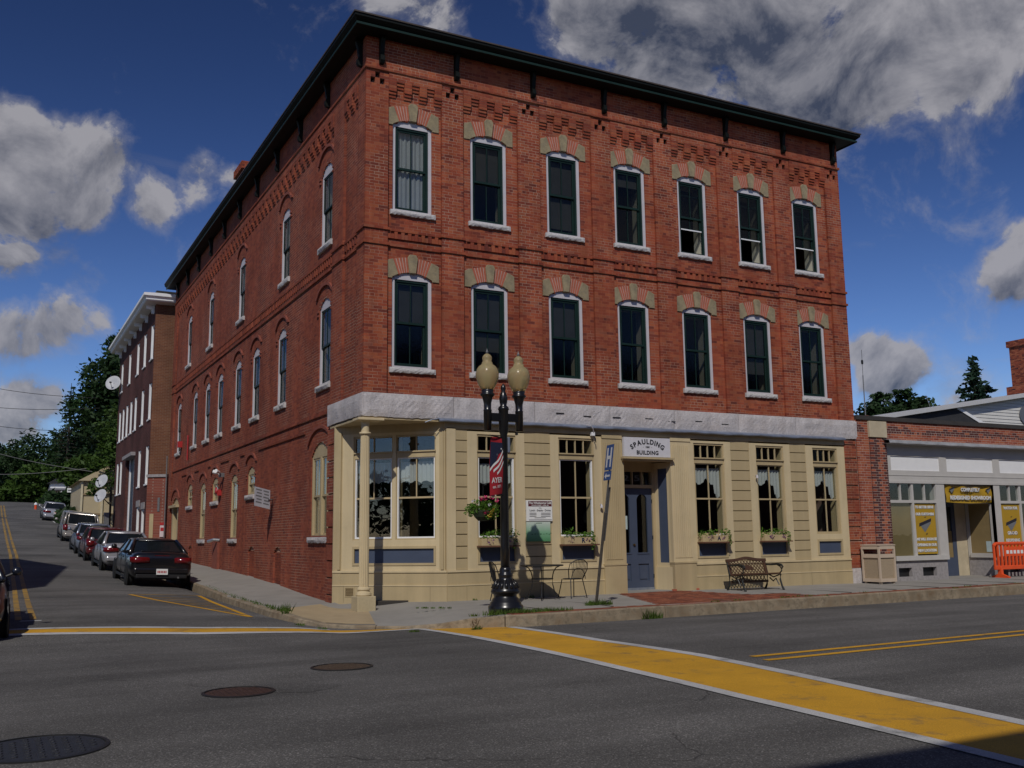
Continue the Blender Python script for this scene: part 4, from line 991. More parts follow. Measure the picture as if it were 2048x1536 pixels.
fl_ = MB(); n = 60; vs = []
for i in range(n+1):
    u = 1.72+(14.0-1.72)*i/n; j = .008*math.sin(i*1.7)+.006*math.sin(i*.6)
    vs += [MF(u, 3.925, .02), MF(u, 3.895+j, .10), MF(u, 3.855+j, .135), MF(u, 3.835+j, .13), MF(u, 3.83+j, .0)]
fl_.add(vs, [(5*i+k, 5*i+5+k, 5*i+6+k, 5*i+1+k) for i in range(n) for k in range(4)]); fl_.build('flashing', zinc, BLD, smooth=True)
MB().tube([(1.75, -.1, 3.90), (1.55, -.1, 3.86), (1.4, -.08, 3.80)], .012, 6).build('flashing_end', zinc, BLD)
# wall of the shop interior behind the boards
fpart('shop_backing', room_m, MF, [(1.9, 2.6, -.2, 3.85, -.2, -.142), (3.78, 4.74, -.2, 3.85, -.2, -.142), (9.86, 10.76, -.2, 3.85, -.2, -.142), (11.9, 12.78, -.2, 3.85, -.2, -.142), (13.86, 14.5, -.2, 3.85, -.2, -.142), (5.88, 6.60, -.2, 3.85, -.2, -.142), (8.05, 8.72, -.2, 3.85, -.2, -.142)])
# fluted corner column
cx_, cy_ = .08, .06
col = MB(); col.lathe([(.100, 0), (.102, .1), (.105, 1.2), (.100, 2.6), (.094, 3.22)], (cx_, cy_, .30), 64)
flut = lambda x, y: 1-(.10 if (round(math.atan2(y-cy_, x-cx_)/(2*math.pi)*64) % 4) in (1, 2) else 0)
col.v = [((x-cx_)*flut(x, y)+cx_, (y-cy_)*flut(x, y)+cy_, z) for x, y, z in col.v]
co = col.build('column', cream, BLD)
MB().lathe([(.0, 3.50), (.12, 3.50), (.13, 3.52), (.12, 3.545), (.088, 3.55), (.086, 3.72), (.10, 3.76), (.13, 3.79)], (cx_, cy_, 0), 28).build('column_capital', cream, co, smooth=False)
MB().lathe([(.15, .12), (.165, .15), (.155, .19), (.125, .21), (.12, .235), (.14, .255), (.135, .285), (.105, .31)], (cx_, cy_, 0), 28).build('column_base', cream, co)
MB().box(cx_-.2, cx_+.2, cy_-.2, cy_+.2, -.2, .125).build('plinth', mat('cast_concrete', (.48, .40, .25), .9, .15, 5, dirt=.4, dirtcol=(.3, .24, .15), dscale=4, bump=.4, bscale=40), co, bevel=.012)
MB().box(cx_-.22, cx_+.36, cy_-.2, cy_+.2, 3.79, 3.845).build('abacus', cream, co, bevel=.01)
# door recess
DY = -.62
dr = fpart('door_surround', cream_d, MF, [(6.60, 6.66, -.14, 3.15, -.75, -.02), (6.66, 6.73, -.05, 3.1, DY-.1, DY+.04), (7.88, 7.95, -.05, 3.1, DY-.1, DY+.04), (6.73, 7.88, 2.47, 2.55, DY-.1, DY+.05), (6.73, 7.88, 2.88, 3.12, DY-.1, DY+.03), (6.60, 8.05, 3.12, 3.70, -.75, -.05)])
for x in (7.02, 7.31, 7.6): fpart('muntin', cream_d, MF, [(x-.015, x+.015, 2.55, 2.88, DY-.06, DY+.01)], dr)
for a, b in ((6.73, 7.0), (7.03, 7.30), (7.32, 7.59), (7.61, 7.88)): fpart('pane', shop_glass, MF, [(a, b, 2.55, 2.88, DY-.045, DY-.04)], dr)
nm = MB(); text_mesh(nm, '25', .2, lambda x, y: MF(7.31+x*2.1, 2.715+y, DY-.03), .004, 1.6); nm.build('house_number', mat('number_grey', (.10, .11, .11), .7), dr)
rj = MB(); MJ = lambda u, z, d: (7.95+.12*(1-u)-d*.98, .62*u-d*.2, z)      # right-hand cheek of the recess
rj.mbox(MJ, 0, .28, -.05, 3.1, -.08, 0); rj.mbox(MJ, .78, 1.0, -.05, 3.1, -.08, 0); rj.mbox(MJ, .28, .78, -.05, .62, -.08, .0); rj.mbox(MJ, .28, .78, 2.95, 3.1, -.08, 0); rj.mbox(MJ, 0, 1, -.05, .52, -.06, .03)
rj.build('door_cheek', cream, dr); rs = MB(); rs.mbox(MJ, .28, .78, .62, 2.95, -.06, -.03); rs.build('side_light', blue_p, dr)
# door leaf with two arched panes and two lower panels
dz0, dz1 = -.03, 2.47
leaf = MB(); x0, x1 = 6.735, 7.875; st = [(6.735, 6.88), (7.20, 7.42), (7.74, 7.875)]
for a, b in st: leaf.mbox(MF, a, b, dz0, dz1, DY-.06, DY)
for a, b in ((6.88, 7.20), (7.42, 7.74)):
    leaf.mbox(MF, a, b, dz0, .18, DY-.06, DY); leaf.mbox(MF, a, b, .60, .86, DY-.06, DY)
    c, r = (a+b)/2, (b-a)/2
    leaf.prism(MF, [(a, dz1), (a, 2.16)]+[(c-r*math.cos(t), 2.16+r*math.sin(t)) for t in np.linspace(.2, math.pi-.2, 9)]+[(b, 2.16), (b, dz1)], DY-.06, DY)
    leaf.mbox(MF, a, b, .18, .60, DY-.05, DY-.03); leaf.mbox(MF, a+.05, b-.05, .23, .55, DY-.05, DY-.012)
dl = leaf.build('door', blue_p, BLD)
for a, b in ((6.88, 7.20), (7.42, 7.74)): fpart('pane', shop_glass, MF, [(a, b, .86, 2.33, DY-.035, DY-.03)], dl); fpart('glazing_bead', blue_p, MF, [(a-.02, b+.02, .84, .875, DY-.02, DY+.015)], dl)
fpart('door_notice', mat('notice', (.45, .55, .55), .8, .1, 6), MF, [(6.98, 7.14, 1.45, 1.78, DY-.024, DY-.02)], dl)
fpart('kick_plate', zinc, MF, [(6.735, 7.875, dz0-.02, .02, DY-.02, DY+.02)], dl)
for z in (.25, 1.2, 2.1): fpart('hinge', trim_b, MF, [(7.868, 7.885, z, z+.09, DY, DY+.02)], dl)
MB().box(6.6, 8.08, -.02, .72, -.16, -.035).build('threshold', paver_m if False else concrete, BLD)
MB().lathe([(0, 0), (.03, .005), (.035, .03), (.0, .05)], (7.3, .60, 1.05), 12).build('door_knob', mat('brass', (.4, .28, .1), .3, .1, 9, metal=1), dl)
MB().box(7.95, 8.05, -.07, .0, -.08, -.01).build('brick', voussoir_m, BLD); MB().box(8.66, 8.74, -.07, 0, -.08, -.01).build('brick', voussoir_m, BLD)
fpart('door_hood', cream_d, MF, [(6.58, 8.07, 3.10, 3.14, -.1, .08), (6.56, 8.09, 3.14, 3.19, -.1, .13)])
# ------------------------------------------------------------------ signs on the front
sg = thing('name_board', 'white board lettered SPAULDING 1880 BUILDING over the door', 'sign', (7.3, -.08, 3.43))
fpart('board', mat('sign_white', (.60, .59, .62), .6, .06, 6), MF, [(6.62, 8.0, 3.20, 3.67, .0, .075)], sg)
sink = mat('sign_ink', (.03, .03, .035), .6)
tm = MB(); arc_text(tm, 'SPAULDING', .165, .85, 7.31, 3.565, MF, .079, .007); tm.build('lettering', sink, sg)
tm = MB(); text_mesh(tm, '1880', .065, lambda x, y: MF(7.31+x, 3.435+y, .079), .002); text_mesh(tm, '\u00ab   \u00bb' if False else '~', .05, lambda x, y: MF(7.19+x, 3.435+y, .079)); text_mesh(tm, '~', .05, lambda x, y: MF(7.43+x, 3.435+y, .079)); tm.build('lettering', sink, sg)
tm = MB(); text_mesh(tm, 'BUILDING', .135, lambda x, y: MF(7.31+x, 3.295+y, .079), .006, 1.1); tm.build('lettering', sink, sg)
cs = thing('cafe_sign', 'white and maroon cafe sign board with opening hours on the boards', 'sign', (4.26, -.06, 1.65))
fpart('board', paper_w, MF, [(3.93, 4.60, 1.65, 2.125, -.02, .03)], cs); fpart('header', maroon, MF, [(3.97, 4.585, 1.985, 2.105, .03, .033)], cs)
tm = MB(); text_mesh(tm, 'The Wholesome Caf\u00e9', .066, lambda x, y: MF(4.277+x, 2.062+y, .036), .0015, 1.0); text_mesh(tm, '25 MAIN STREET - AYER, MA', .036, lambda x, y: MF(4.277+x, 2.008+y, .036), .0008); tm.build('lettering', paper_w, cs)
tm = MB(); text_mesh(tm, 'Lunch - Snacks - Drinks', .058, lambda x, y: MF(4.277+x, 1.892+y, .034), .0012); text_mesh(tm, 'OPEN', .03, lambda x, y: MF(4.277+x, 1.945+y, .034)); tm.build('lettering', ink, cs)
fpart('small_print', ink, MF, [(4.0, 4.18, z, z+.012, .03, .033) for z in (1.825, 1.79, 1.755)]+[(4.30, 4.55, z, z+.012, .03, .033) for z in (1.825, 1.79, 1.755)]+[(4.13, 4.42, 1.72, 1.731, .03, .033), (3.98, 4.58, 1.672, 1.684, .03, .033)], cs)
gs = thing('green_sign', 'square white-to-green sign board hanging below the cafe sign', 'sign', (4.24, -.06, 1.2))
gm = D.materials.new('green_fade_print'); gm.use_nodes = True; nt = gm.node_tree; b_ = nt.nodes['Principled BSDF']; tc = nt.nodes.new('ShaderNodeTexCoord'); sp_ = nt.nodes.new('ShaderNodeSeparateXYZ'); rp_ = nt.nodes.new('ShaderNodeValToRGB')
nt.links.new(tc.outputs['Generated'], sp_.inputs[0]); nt.links.new(sp_.outputs[2], rp_.inputs[0]); nt.links.new(rp_.outputs[0], b_.inputs['Base Color'])
rp_.color_ramp.elements[0].color = (.075, .24, .10, 1); rp_.color_ramp.elements[1].color = (.55, .62, .55, 1); e_ = rp_.color_ramp.elements.new(.45); e_.color = (.20, .40, .24, 1)
fpart('board', gm, MF, [(3.93, 4.55, 1.19, 1.635, -.02, .015)], gs)
fpart('small_print', mat('green_ink', (.05, .13, .07), .7), MF, [(4.05+.075*k, 4.095+.075*k, 1.345+.004*(k % 3), 1.36+.008*(k % 2), .015, .018) for k in range(7)]+[(4.17, 4.33, 1.6, 1.612, .015, .018)], gs)
# small fittings on the front: lamp box on the frieze with its lead, two hose hooks
fx = thing('junction_box', 'small white cable box below the flashing left of the hospital sign', 'cable box', (5.74, -.12, 3.68))
fpart('box', white_p, MF, [(5.70, 5.79, 3.66, 3.75, .0, .09)], fx, .008); MB().tube([(5.50, -.16, 3.90), (5.62, -.17, 3.89), (5.70, -.14, 3.82), (5.745, -.1, 3.75)], .012, 6).build('lead', white_fr, fx)
MB().tube([(5.745, -.10, 3.66), (5.77, -.13, 3.6), (5.79, -.11, 3.5)], .012, 6).build('drop_lead', trim_b, fx)
for x, z, lb in ((5.94, 2.0, 'small white lamp fitting on the casing left of the leaning sign pole'), (10.79, 2.78, 'small white lamp fitting on the casing above the bench')):
    t = thing('wall_lamp', lb, 'lamp', (x, -.02, z), 'small lamp fittings on the shopfront'); MB().lathe([(0, -.05), (.035, -.045), (.03, .0), (.012, .03), (0, .05)], (x, -.06, z), 10).build('shade', white_fr, t); MB().tube([(x, 0, z+.03), (x, -.06, z+.04)], .01, 6).build('arm', white_fr, t)
# ------------------------------------------------------------------ window boxes
def leaves(n, c, r, size, seed, squash=(1, 1, 1), droop=0.0):
    rg = np.random.default_rng(seed); P = rg.normal(size=(n, 3)); P /= np.linalg.norm(P, axis=1)[:, None]; P *= (rg.random((n, 1))**.45)*r*np.array(squash); P = P+np.array(c)
    return leaf_quads(P, size, rg)
def leaf_quads(P, size, rg, up=.4):
    n = len(P); a = rg.normal(size=(n, 3)); a[:, 2] *= .6; a /= np.linalg.norm(a, axis=1)[:, None]; b = rg.normal(size=(n, 3)); b -= (a*b).sum(1)[:, None]*a; b /= np.linalg.norm(b, axis=1)[:, None]
    s = size*(.6+.8*rg.random((n, 1))); V = np.stack([P-a*s, P+b*s*.45, P+a*s, P-b*s*.45], 1); return V.reshape(-1, 3), (np.arange(n)[:, None]*4+np.arange(4)[None])
def join_leaves(parts):
    V = []; F = []; k = 0
    for v, f in parts: V.append(v); F.append(f+k); k += len(v)
    return np.concatenate(V), np.concatenate(F)
box_side = mat('planter_wood', (.46, .36, .20), .7, .12, 5); box_lip = mat('planter_ledge', (.13, .06, .035), .7, .2, 6)
labels = ['window box partly hidden behind the lamp post', 'window box with a blue letter R, right of the cafe sign', 'window box directly above the left end of the bench', 'window box above the right end of the bench']
for i, (x0, x1, let) in enumerate(((2.70, 3.62, None), (4.82, 5.72, 'R'), (8.82, 9.72, 'A'), (10.84, 11.72, None))):
    t = thing('window_box', 'wooden '+labels[i], 'planter', ((x0+x1)/2, -.1, 1.1), 'flower boxes under the shop windows')
    fpart('box', box_side, MF, [(x0, x1, 1.115, 1.27, .006, .20)], t, .004); fpart('ledge', box_lip, MF, [(x0-.03, x1+.03, 1.085, 1.115, .006, .23)], t)
    if let: tm = MB(); text_mesh(tm, let, .15, lambda x, y: MF(x0+.5+x, 1.195+y, .204), .006); tm.build('letter', navy, t)
    ps = []; rg = random.Random(i*5)
    for k in range(5): ps.append(leaves(rg.randint(22, 60), (x0+.1+(x1-x0-.16)*k/4+rg.uniform(-.06, .06), -.10+rg.uniform(-.06, .02), 1.30+rg.uniform(-.02, .08)), .10+rg.uniform(0, .07), .034, i*50+k, (1, .8, .9)))
    ps.append(leaves(70, (x1-.06+rg.uniform(-.1, .02), -.2, 1.18), .10, .028, i*50+30, (.7, .6, 2.0)))
    mesh_np('foliage', *join_leaves(ps), leaf_br, t)
    ps = [leaves(26, (x0+.22+rg.uniform(-.03, .03), -.20, 1.22), .08, .028, i*50+41, (1.4, .5, 1)), leaves(18, (x1-.26, -.20, 1.22), .06, .028, i*50+42, (1.4, .5, 1))]
    mesh_np('flowers', *join_leaves(ps), purple, t)['kind'] = 'stuff'; mesh_np('flowers', *leaves(10, ((x0+x1)/2+.1, -.18, 1.3), .2, .022, i*50+44, (1.8, .3, .4)), petal_w, t)['kind'] = 'stuff'
# ------------------------------------------------------------------ one-storey brick shop to the right
SHOP = thing('brick_shop', 'one-storey brick shop with white frieze panels and papered windows', 'building', (15, 0, -.08))
grey_w = mat('grey_white_paint', (.50, .48, .45), .6, .06, 3); lime = mat('limestone', (.50, .43, .30), .85, .12, 5, dirt=.3, dirtcol=(.35, .27, .18), dscale=2)
kraft = mat('kraft_paper', (.235, .17, .075), .85, .15, 1.5, bump=.3, bscale=5)
wall = MB(); sb = []
region(MF, 14.52, 15.0, -.1, 4.45, .02, [], store=sb, seed=301); region(MF, 15.0, 15.65, -.1, 3.96, .06, [], store=sb, seed=302); region(MF, 15.65, 28, 3.88, 4.45, .02, [], store=sb, seed=303)
sw_ = wall.build('wall', mortar_l, SHOP)
SBK = np.concatenate(sb); rv = np.random.default_rng(4).random(len(SBK))*.85+.15
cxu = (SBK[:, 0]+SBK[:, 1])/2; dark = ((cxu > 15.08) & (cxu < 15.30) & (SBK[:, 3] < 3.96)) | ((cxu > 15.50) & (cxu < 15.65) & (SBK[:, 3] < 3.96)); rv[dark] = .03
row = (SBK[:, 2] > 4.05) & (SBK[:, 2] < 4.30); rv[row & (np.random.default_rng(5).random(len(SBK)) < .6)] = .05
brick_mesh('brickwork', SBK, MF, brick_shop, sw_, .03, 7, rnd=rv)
fpart('capital_stone', lime, MF, [(14.98, 15.67, 3.96, 4.42, -.1, .10)], SHOP, .01)
fpart('coping', mat('dark_coping', (.05, .045, .04), .6, .2, 3), MF, [(14.52, 28, 4.45, 4.57, -.3, .07)], SHOP)
fl_ = MB(); vs = []
for i in range(41):
    u = 15.52+(28-15.52)*i/40; j = .008*math.sin(i*2.1); vs += [MF(u, 3.93, .02), MF(u, 3.88+j, .28), MF(u, 3.80+j, .30), MF(u, 3.80+j, .26), MF(u, 3.78, .0)]
fl_.add(vs, [(5*i+k, 5*i+5+k, 5*i+6+k, 5*i+1+k) for i in range(40) for k in range(4)]); fl_.build('metal_canopy', mat('canopy_metal', (.42, .42, .42), .5, .25, 3, metal=.3, bump=.2, bscale=8), SHOP)
fz = fpart('frieze', grey_w, MF, [(15.66, 28, 3.46, 3.80, -.12, .0), (15.66, 28, 2.69, 3.05, -.12, .0), (15.66, 15.84, 3.05, 3.46, -.12, .0), (17.88, 18.18, 3.05, 3.46, -.12, 0), (20.28, 20.58, 3.05, 3.46, -.12, 0), (22.7, 23.0, 3.05, 3.46, -.12, 0), (25, 28, 3.05, 3.46, -.12, 0), (15.66, 28, 2.68, 2.75, -.12, .03), (15.66, 28, 2.90, 2.925, -.12, .012)], SHOP)
for a, b in ((15.84, 17.88), (18.18, 20.28), (20.58, 22.7), (23.0, 25)): fpart('frieze_panel', white_p, MF, [(a, b, 3.05, 3.46, -.12, -.03)], fz)
fpart('post', grey_w, MF, [(15.64, 15.68, .6, 2.69, -.1, .0)], SHOP); fpart('post', grey_w, MF, [(17.62, 17.99, .5, 2.69, -.22, .01)], SHOP); fpart('post', grey_w, MF, [(20.2, 20.48, .5, 2.69, -.2, .01)], SHOP)
bars = lambda a, b: [(a, b, 2.12, 2.20, -.12, .0), ((a+b)/2-.045, (a+b)/2+.035, .62, 2.69, -.12, -.002), (a+(b-a)*.245, a+(b-a)*.245+.03, 2.2, 2.69, -.1, -.01), (a+(b-a)*.76, a+(b-a)*.76+.03, 2.2, 2.69, -.1, -.01)]
for a, b in ((15.68, 17.62), (20.48, 22.42)):
    f = fpart('shop_window', grey_w, MF, bars(a, b), SHOP); h = (a+b)/2
    for p_, q_ in ((a, h-.045), (h+.035, b)):
        fpart('pane', shop_glass, MF, [(p_, q_, 2.2, 2.69, -.06, -.055)], f); fpart('pane', shop_glass, MF, [(p_, q_, .62, 2.12, -.06, -.055)], f)
    fpart('paper', kraft, MF, [(a, h-.045, .62, 2.12, -.10, -.09)], f)
    fpart('sill', grey_w, MF, [(a+.05, b+.3, .49, .62, -.12, .07)], f)
    fpart('stone_base', mat('shop_granite', (.30, .28, .28), .9, .25, 12, bump=.4, bscale=30), MF, [(a+.1, b+.28, .29, .49, -.2, .0), (a+.1, a+.18, -.15, .29, -.2, 0), (a+.72, a+1.16, -.15, .29, -.2, 0), (a+1.74, b+.28, -.15, .29, -.2, 0), (a+.18, a+.72, -.15, .04, -.2, 0), (a+1.16, a+1.74, -.15, .04, -.2, 0)], f)
    for k in range(2): fpart('basement_light', trim_b, MF, [(a+.18+.98*k, a+.72+1.02*k, .04, .29, -.2, -.12)], f)
# recess with the blue door at its back and a papered window as its right cheek
MR = lambda u, z, d: (20.2-d, u, z)
ck = MB(); ck.mbox(MR, .0, .12, .5, 2.69, -.1, 0); ck.mbox(MR, .95, 1.05, .5, 2.69, -.1, 0); ck.mbox(MR, .12, .95, .49, .62, -.1, .05); ck.mbox(MR, .12, .95, 2.12, 2.69, -.1, 0); ck.build('recess_cheek', grey_w, SHOP)
q_ = MB(); q_.mbox(MR, .12, .95, .62, 2.12, -.06, -.03); q_.build('paper', kraft, SHOP); q_ = MB(); q_.mbox(MR, .14, .42, .66, .98, -.03, -.026); q_.build('notice', mat('notice', (.45, .55, .55), .8), SHOP)
q_ = MB(); q_.mbox(MR, 0, 1.05, -.15, .49, -.1, -.0); q_.build('stone_base', MATS['shop_granite'], SHOP)
MB().box(17.9, 18.0, .2, 1.1, -.15, 2.69).build('recess_wall', grey_w, SHOP); MB().box(17.9, 20.3, .2, 1.1, 2.66, 2.72).build('recess_ceiling', grey_w, SHOP); MB().box(17.9, 20.3, -.01, 1.2, -.2, -.06).build('threshold', concrete, SHOP)
MD = lambda u, z, d: (u, 1.06-d, z)
dd_ = MB(); dd_.mbox(MD, 18.0, 18.62, -.06, 2.69, -.08, 0); dd_.mbox(MD, 19.72, 20.2, -.06, 2.69, -.08, 0); dd_.mbox(MD, 18.62, 19.72, 2.2, 2.69, -.08, 0); df = dd_.build('door_frame', lime, SHOP)
q_ = MB(); q_.mbox(MD, 18.62, 18.8, -.06, 2.2, -.06, -.01); q_.mbox(MD, 19.56, 19.72, -.06, 2.2, -.06, -.01); q_.mbox(MD, 18.8, 19.56, -.06, .5, -.06, -.01); q_.mbox(MD, 18.8, 19.56, 2.05, 2.2, -.06, -.01); sdo = q_.build('door', blue_p, SHOP)
q_ = MB(); q_.mbox(MD, 18.8, 19.56, 1.3, 2.05, -.05, -.04); q_.build('pane', shop_glass, sdo); q_ = MB(); q_.mbox(MD, 18.8, 19.56, .5, 1.3, -.05, -.035); q_.build('paper', kraft, sdo)
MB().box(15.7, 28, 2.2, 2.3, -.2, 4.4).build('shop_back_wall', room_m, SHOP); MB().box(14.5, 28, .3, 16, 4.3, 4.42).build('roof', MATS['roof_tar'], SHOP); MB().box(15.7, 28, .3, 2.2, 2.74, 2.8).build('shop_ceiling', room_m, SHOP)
# yellow posters and banner
grey_t = mat('poster_grey', (.16, .17, .18), .7)
def lines(mb, rows, cx, M, d):
    for s, z, size in rows: text_mesh(mb, s, size, lambda x, y: M(cx+x, z+y, d), .006)
def badge(M, cx, cz, s, d, parent):
    mb = MB(); mb.prism(M, [(cx-.3*s, cz-.02*s), (cx-.05*s, cz-.3*s), (cx+.3*s, cz+.05*s), (cx+.26*s, cz+.22*s)], d-.002, d); mb.build('badge', grey_t, parent)
    mb = MB(); mb.prism(M, [(cx-.36*s, cz-.08*s), (cx+.32*s, cz+.12*s), (cx+.34*s, cz+.24*s), (cx-.34*s, cz+.05*s)], d, d+.002); mb.prism(M, [(cx-.06*s, cz+.28*s), (cx+.02*s, cz+.26*s), (cx+.08*s, cz+.31*s)], d, d+.002); mb.prism(M, [(cx-.02*s, cz-.36*s), (cx+.04*s, cz-.40*s), (cx+.1*s, cz-.32*s)], d, d+.002); mb.build('badge_ink', ink, parent)
for a, b, rows, lb in ((16.70, 17.58, [('TO BETTER SERVE', 2.0, .095), ('OUR CUSTOMERS', 1.80, .095), ('WE WILL SOON BE', 1.08, .10), ('OPENING IN OUR', .92, .10), ('NEW LOCATION', .76, .10)], 'yellow poster in the shop window behind the bin, WE WILL SOON BE OPENING'),
                       (20.55, 21.42, [('WATCH FOR', 1.98, .11), ('GRAND', 1.22, .13), ('REOPENING', 1.0, .12)], 'yellow poster above the orange barrier, lettered GRAND REOPENING')):
    t = thing('window_poster', lb, 'poster', ((a+b)/2, .0, .66), 'yellow shop posters'); fpart('sheet', yellow_pr, MF, [(a, b, .66, 2.10, -.053, -.047)], t)
    for rw in rows:
        mb = MB(); lines(mb, [rw], (a+b)/2, MF, -.042); mb.build('lettering', mat('poster_white', (.7, .7, .68), .7), t)
        mb = MB(); lines(mb, [(rw[0], rw[1]-.018, rw[2])], (a+b)/2+.016, MF, -.045); mb.build('lettering_shadow', grey_t, t)
    badge(MF, (a+b)/2, 1.5, .75, -.044, t)
t = thing('shop_banner', 'yellow banner lettered REDESIGNED SHOWROOM across the shop doorway', 'banner', (19.2, 0, 2.2))
mb = MB(); n = 24; vs = []
for i in range(n+1):
    u = 18.12+2.05*i/n; s_ = .03*math.sin(i*.9)
    for k in range(6): vs.append(MF(u, 2.15+.5*k/5-.03*math.sin(math.pi*i/n), -.06+s_*(k/5)+.02*math.sin(k*1.3+i*.2)))
mb.add(vs, [(6*i+k, 6*i+6+k, 6*i+7+k, 6*i+1+k) for i in range(n) for k in range(5)]); mb.build('cloth', yellow_pr, t, smooth=True)
mb = MB(); text_mesh(mb, 'COMPLETELY', .14, lambda x, y: MF(19.15+x, 2.52+y, .0), .006); text_mesh(mb, 'REDESIGNED SHOWROOM', .15, lambda x, y: MF(19.15+x, 2.28+y, .0), .007); mb.build('lettering', MATS['poster_white'], t)
mb = MB(); text_mesh(mb, 'COMPLETELY', .14, lambda x, y: MF(19.165+x, 2.505+y, -.004), .006); text_mesh(mb, 'REDESIGNED SHOWROOM', .15, lambda x, y: MF(19.165+x, 2.265+y, -.004), .007); mb.build('lettering_shadow', grey_t, t)
badge(MF, 18.35, 2.52, .35, -.01, t); badge(MF, 19.98, 2.52, .35, -.01, t)
# ------------------------------------------------------------------ white clapboard building behind the shop
WB = thing('clapboard_building', 'white clapboard building with a grey shed roof behind the brick shop', 'building', (33, 9, 0))
MW = lambda u, z, d: (u, 9-d, z)
rake = lambda u: 6.06+(u-25.49)*(7.55-6.06)/(35.23-25.49)
side = mat('white_siding', (.60, .59, .56), .7, .06, 2); 
q_ = MB(); q_.prism(MW, [(25.6, 3.0), (46, 3.0), (46, rake(46)), (25.6, rake(25.6)-.05)], -8, -.1); q_.build('wall', side, WB)
z = 5.4; k = 0
while z < 8.9:
    u0 = max(30.45+(6.64-z)*2.46, (z+.12-6.06)/.153+25.49+.4)
    if z < 6.0: u0 = 32.0
    if u0 < 45.5:
        mb = MB(); mb.add([MW(u0, z, .0), MW(45.8, z, .0), MW(45.8, z+.145, -.025), MW(u0-.0, z+.145, -.025), MW(u0, z, -.04), MW(45.8, z, -.04)], [(0, 1, 2, 3), (4, 5, 1, 0)]); mb.build('clapboard', side, WB)
    z += .15; k += 1
q_ = MB(); q_.prism(MW, [(25.3, rake(25.3)-.16), (46, rake(46)-.16), (46, rake(46)), (25.3, rake(25.3))], -8, .35); q_.build('roof', mat('roof_edge_white', (.52, .52, .52), .6, .05, 2), WB)
q_ = MB(); q_.prism(MW, [(26.9, 5.3), (32.05, 5.3), (32.05, 5.95), (30.3, 6.60), (29.2, 6.45), (26.9, 6.08)], -.2, .12); q_.build('shed_roof', mat('dark_shingle', (.035, .036, .040), .9, .25, 3, bump=.5, bscale=12), WB)
q_ = MB(); q_.prism(MW, [(32.05, 5.9), (32.25, 5.98), (30.48, 6.66), (30.3, 6.60)], -.2, .16); q_.build('rake_trim', white_p, WB)
q_ = MB(); q_.lathe([(.0, 0), (.55, 0), (.6, .05), (.0, .06)], (0, 0, 0), 24); q_.v = [MW(35.3+x, 6.55+y*.8, .0+z) for x, y, z in q_.v]; q_.build('round_vent', mat('vent_grey', (.12, .13, .16), .7), WB, recalc=True)
t = thing('brick_chimney', 'tall brick chimney stack at the right edge above the white building', 'chimney', (42.8, 14, 8)); brick_box('shaft', 43.6, 45.0, 14, 15.4, 6.0, 11.5, t, brick_shop, mortar_d); brick_box('cap', 43.5, 45.1, 13.9, 15.5, 11.5, 11.85, t, brick_shop, mortar_d); brick_box('foot', 43.35, 45.3, 13.8, 15.6, 6.0, 9.25, t, brick_shop, mortar_d)
t = thing('radio_mast', 'thin radio mast on the shop roof beside the corner building', 'mast', (28.15, 12, 4.5)); MB().tube([(28.15, 12, 4.4), (28.17, 12, 8.4)], .025, 6).build('pole', metal_g, t); MB().tube([(28.17, 12, 8.4), (28.19, 12, 9.6)], .012, 5).build('whip', metal_g, t); MB().lathe([(0, 8.9), (.05, 8.95), (.05, 9.1), (0, 9.15)], (28.18, 12, 0), 8).build('coil', trim_b, t); MB().box(28.05, 28.25, 11.9, 12.1, 4.3, 6.55).build('chimney_pot', MATS['hood_brick'], t)
t = thing('roof_antenna', 'small antenna with slanted rods in front of the far trees', 'antenna', (34.5, 13, 5)); MB().tube([(34.0, 13, 5), (34.0, 13, 7.4)], .03, 6).build('pole', metal_g, t)
MB().tube([(33.9, 13, 7.0), (33.5, 13, 7.9)], .02, 5).build('rod', metal_g, t); MB().tube([(34.1, 13, 6.9), (35.0, 13, 7.35)], .02, 5).build('rod', metal_g, t)
# ------------------------------------------------------------------ second brick building up the side street
def brick_tex(name, c1, c2, mort_, sc=1.0):
    M = D.materials.new(name); M.use_nodes = True; nt = M.node_tree; L = nt.links; b = nt.nodes['Principled BSDF']; N = nt.nodes.new; b.inputs['Roughness'].default_value = .9; b.inputs['Specular IOR Level'].default_value = .15
    tc = N('ShaderNodeTexCoord'); sx = N('ShaderNodeSeparateXYZ'); L.new(tc.outputs['Object'], sx.inputs[0]); ad = N('ShaderNodeMath'); L.new(sx.outputs[0], ad.inputs[0]); L.new(sx.outputs[1], ad.inputs[1]); cb = N('ShaderNodeCombineXYZ'); L.new(ad.outputs[0], cb.inputs[0]); L.new(sx.outputs[2], cb.inputs[1])
    bt = N('ShaderNodeTexBrick'); L.new(cb.outputs[0], bt.inputs['Vector']); bt.inputs['Color1'].default_value = (*c1, 1); bt.inputs['Color2'].default_value = (*c2, 1); bt.inputs['Mortar'].default_value = (*mort_, 1); bt.inputs['Scale'].default_value = 1; bt.inputs['Brick Width'].default_value = .21; bt.inputs['Row Height'].default_value = .07; bt.inputs['Mortar Size'].default_value = .006
    no = N('ShaderNodeTexNoise'); no.inputs['Scale'].default_value = .6; no.inputs['Detail'].default_value = 6; L.new(tc.outputs['Object'], no.inputs[0]); mr = N('ShaderNodeMapRange'); L.new(no.outputs[0], mr.inputs[0]); mr.inputs[1].default_value = .3; mr.inputs[2].default_value = .7; mr.inputs[3].default_value = .65; mr.inputs[4].default_value = 1.25
    vm_ = N('ShaderNodeVectorMath'); vm_.operation = 'SCALE'; L.new(bt.outputs[0], vm_.inputs[0]); L.new(mr.outputs[0], vm_.inputs['Scale']); L.new(vm_.outputs[0], b.inputs['Base Color']); return M
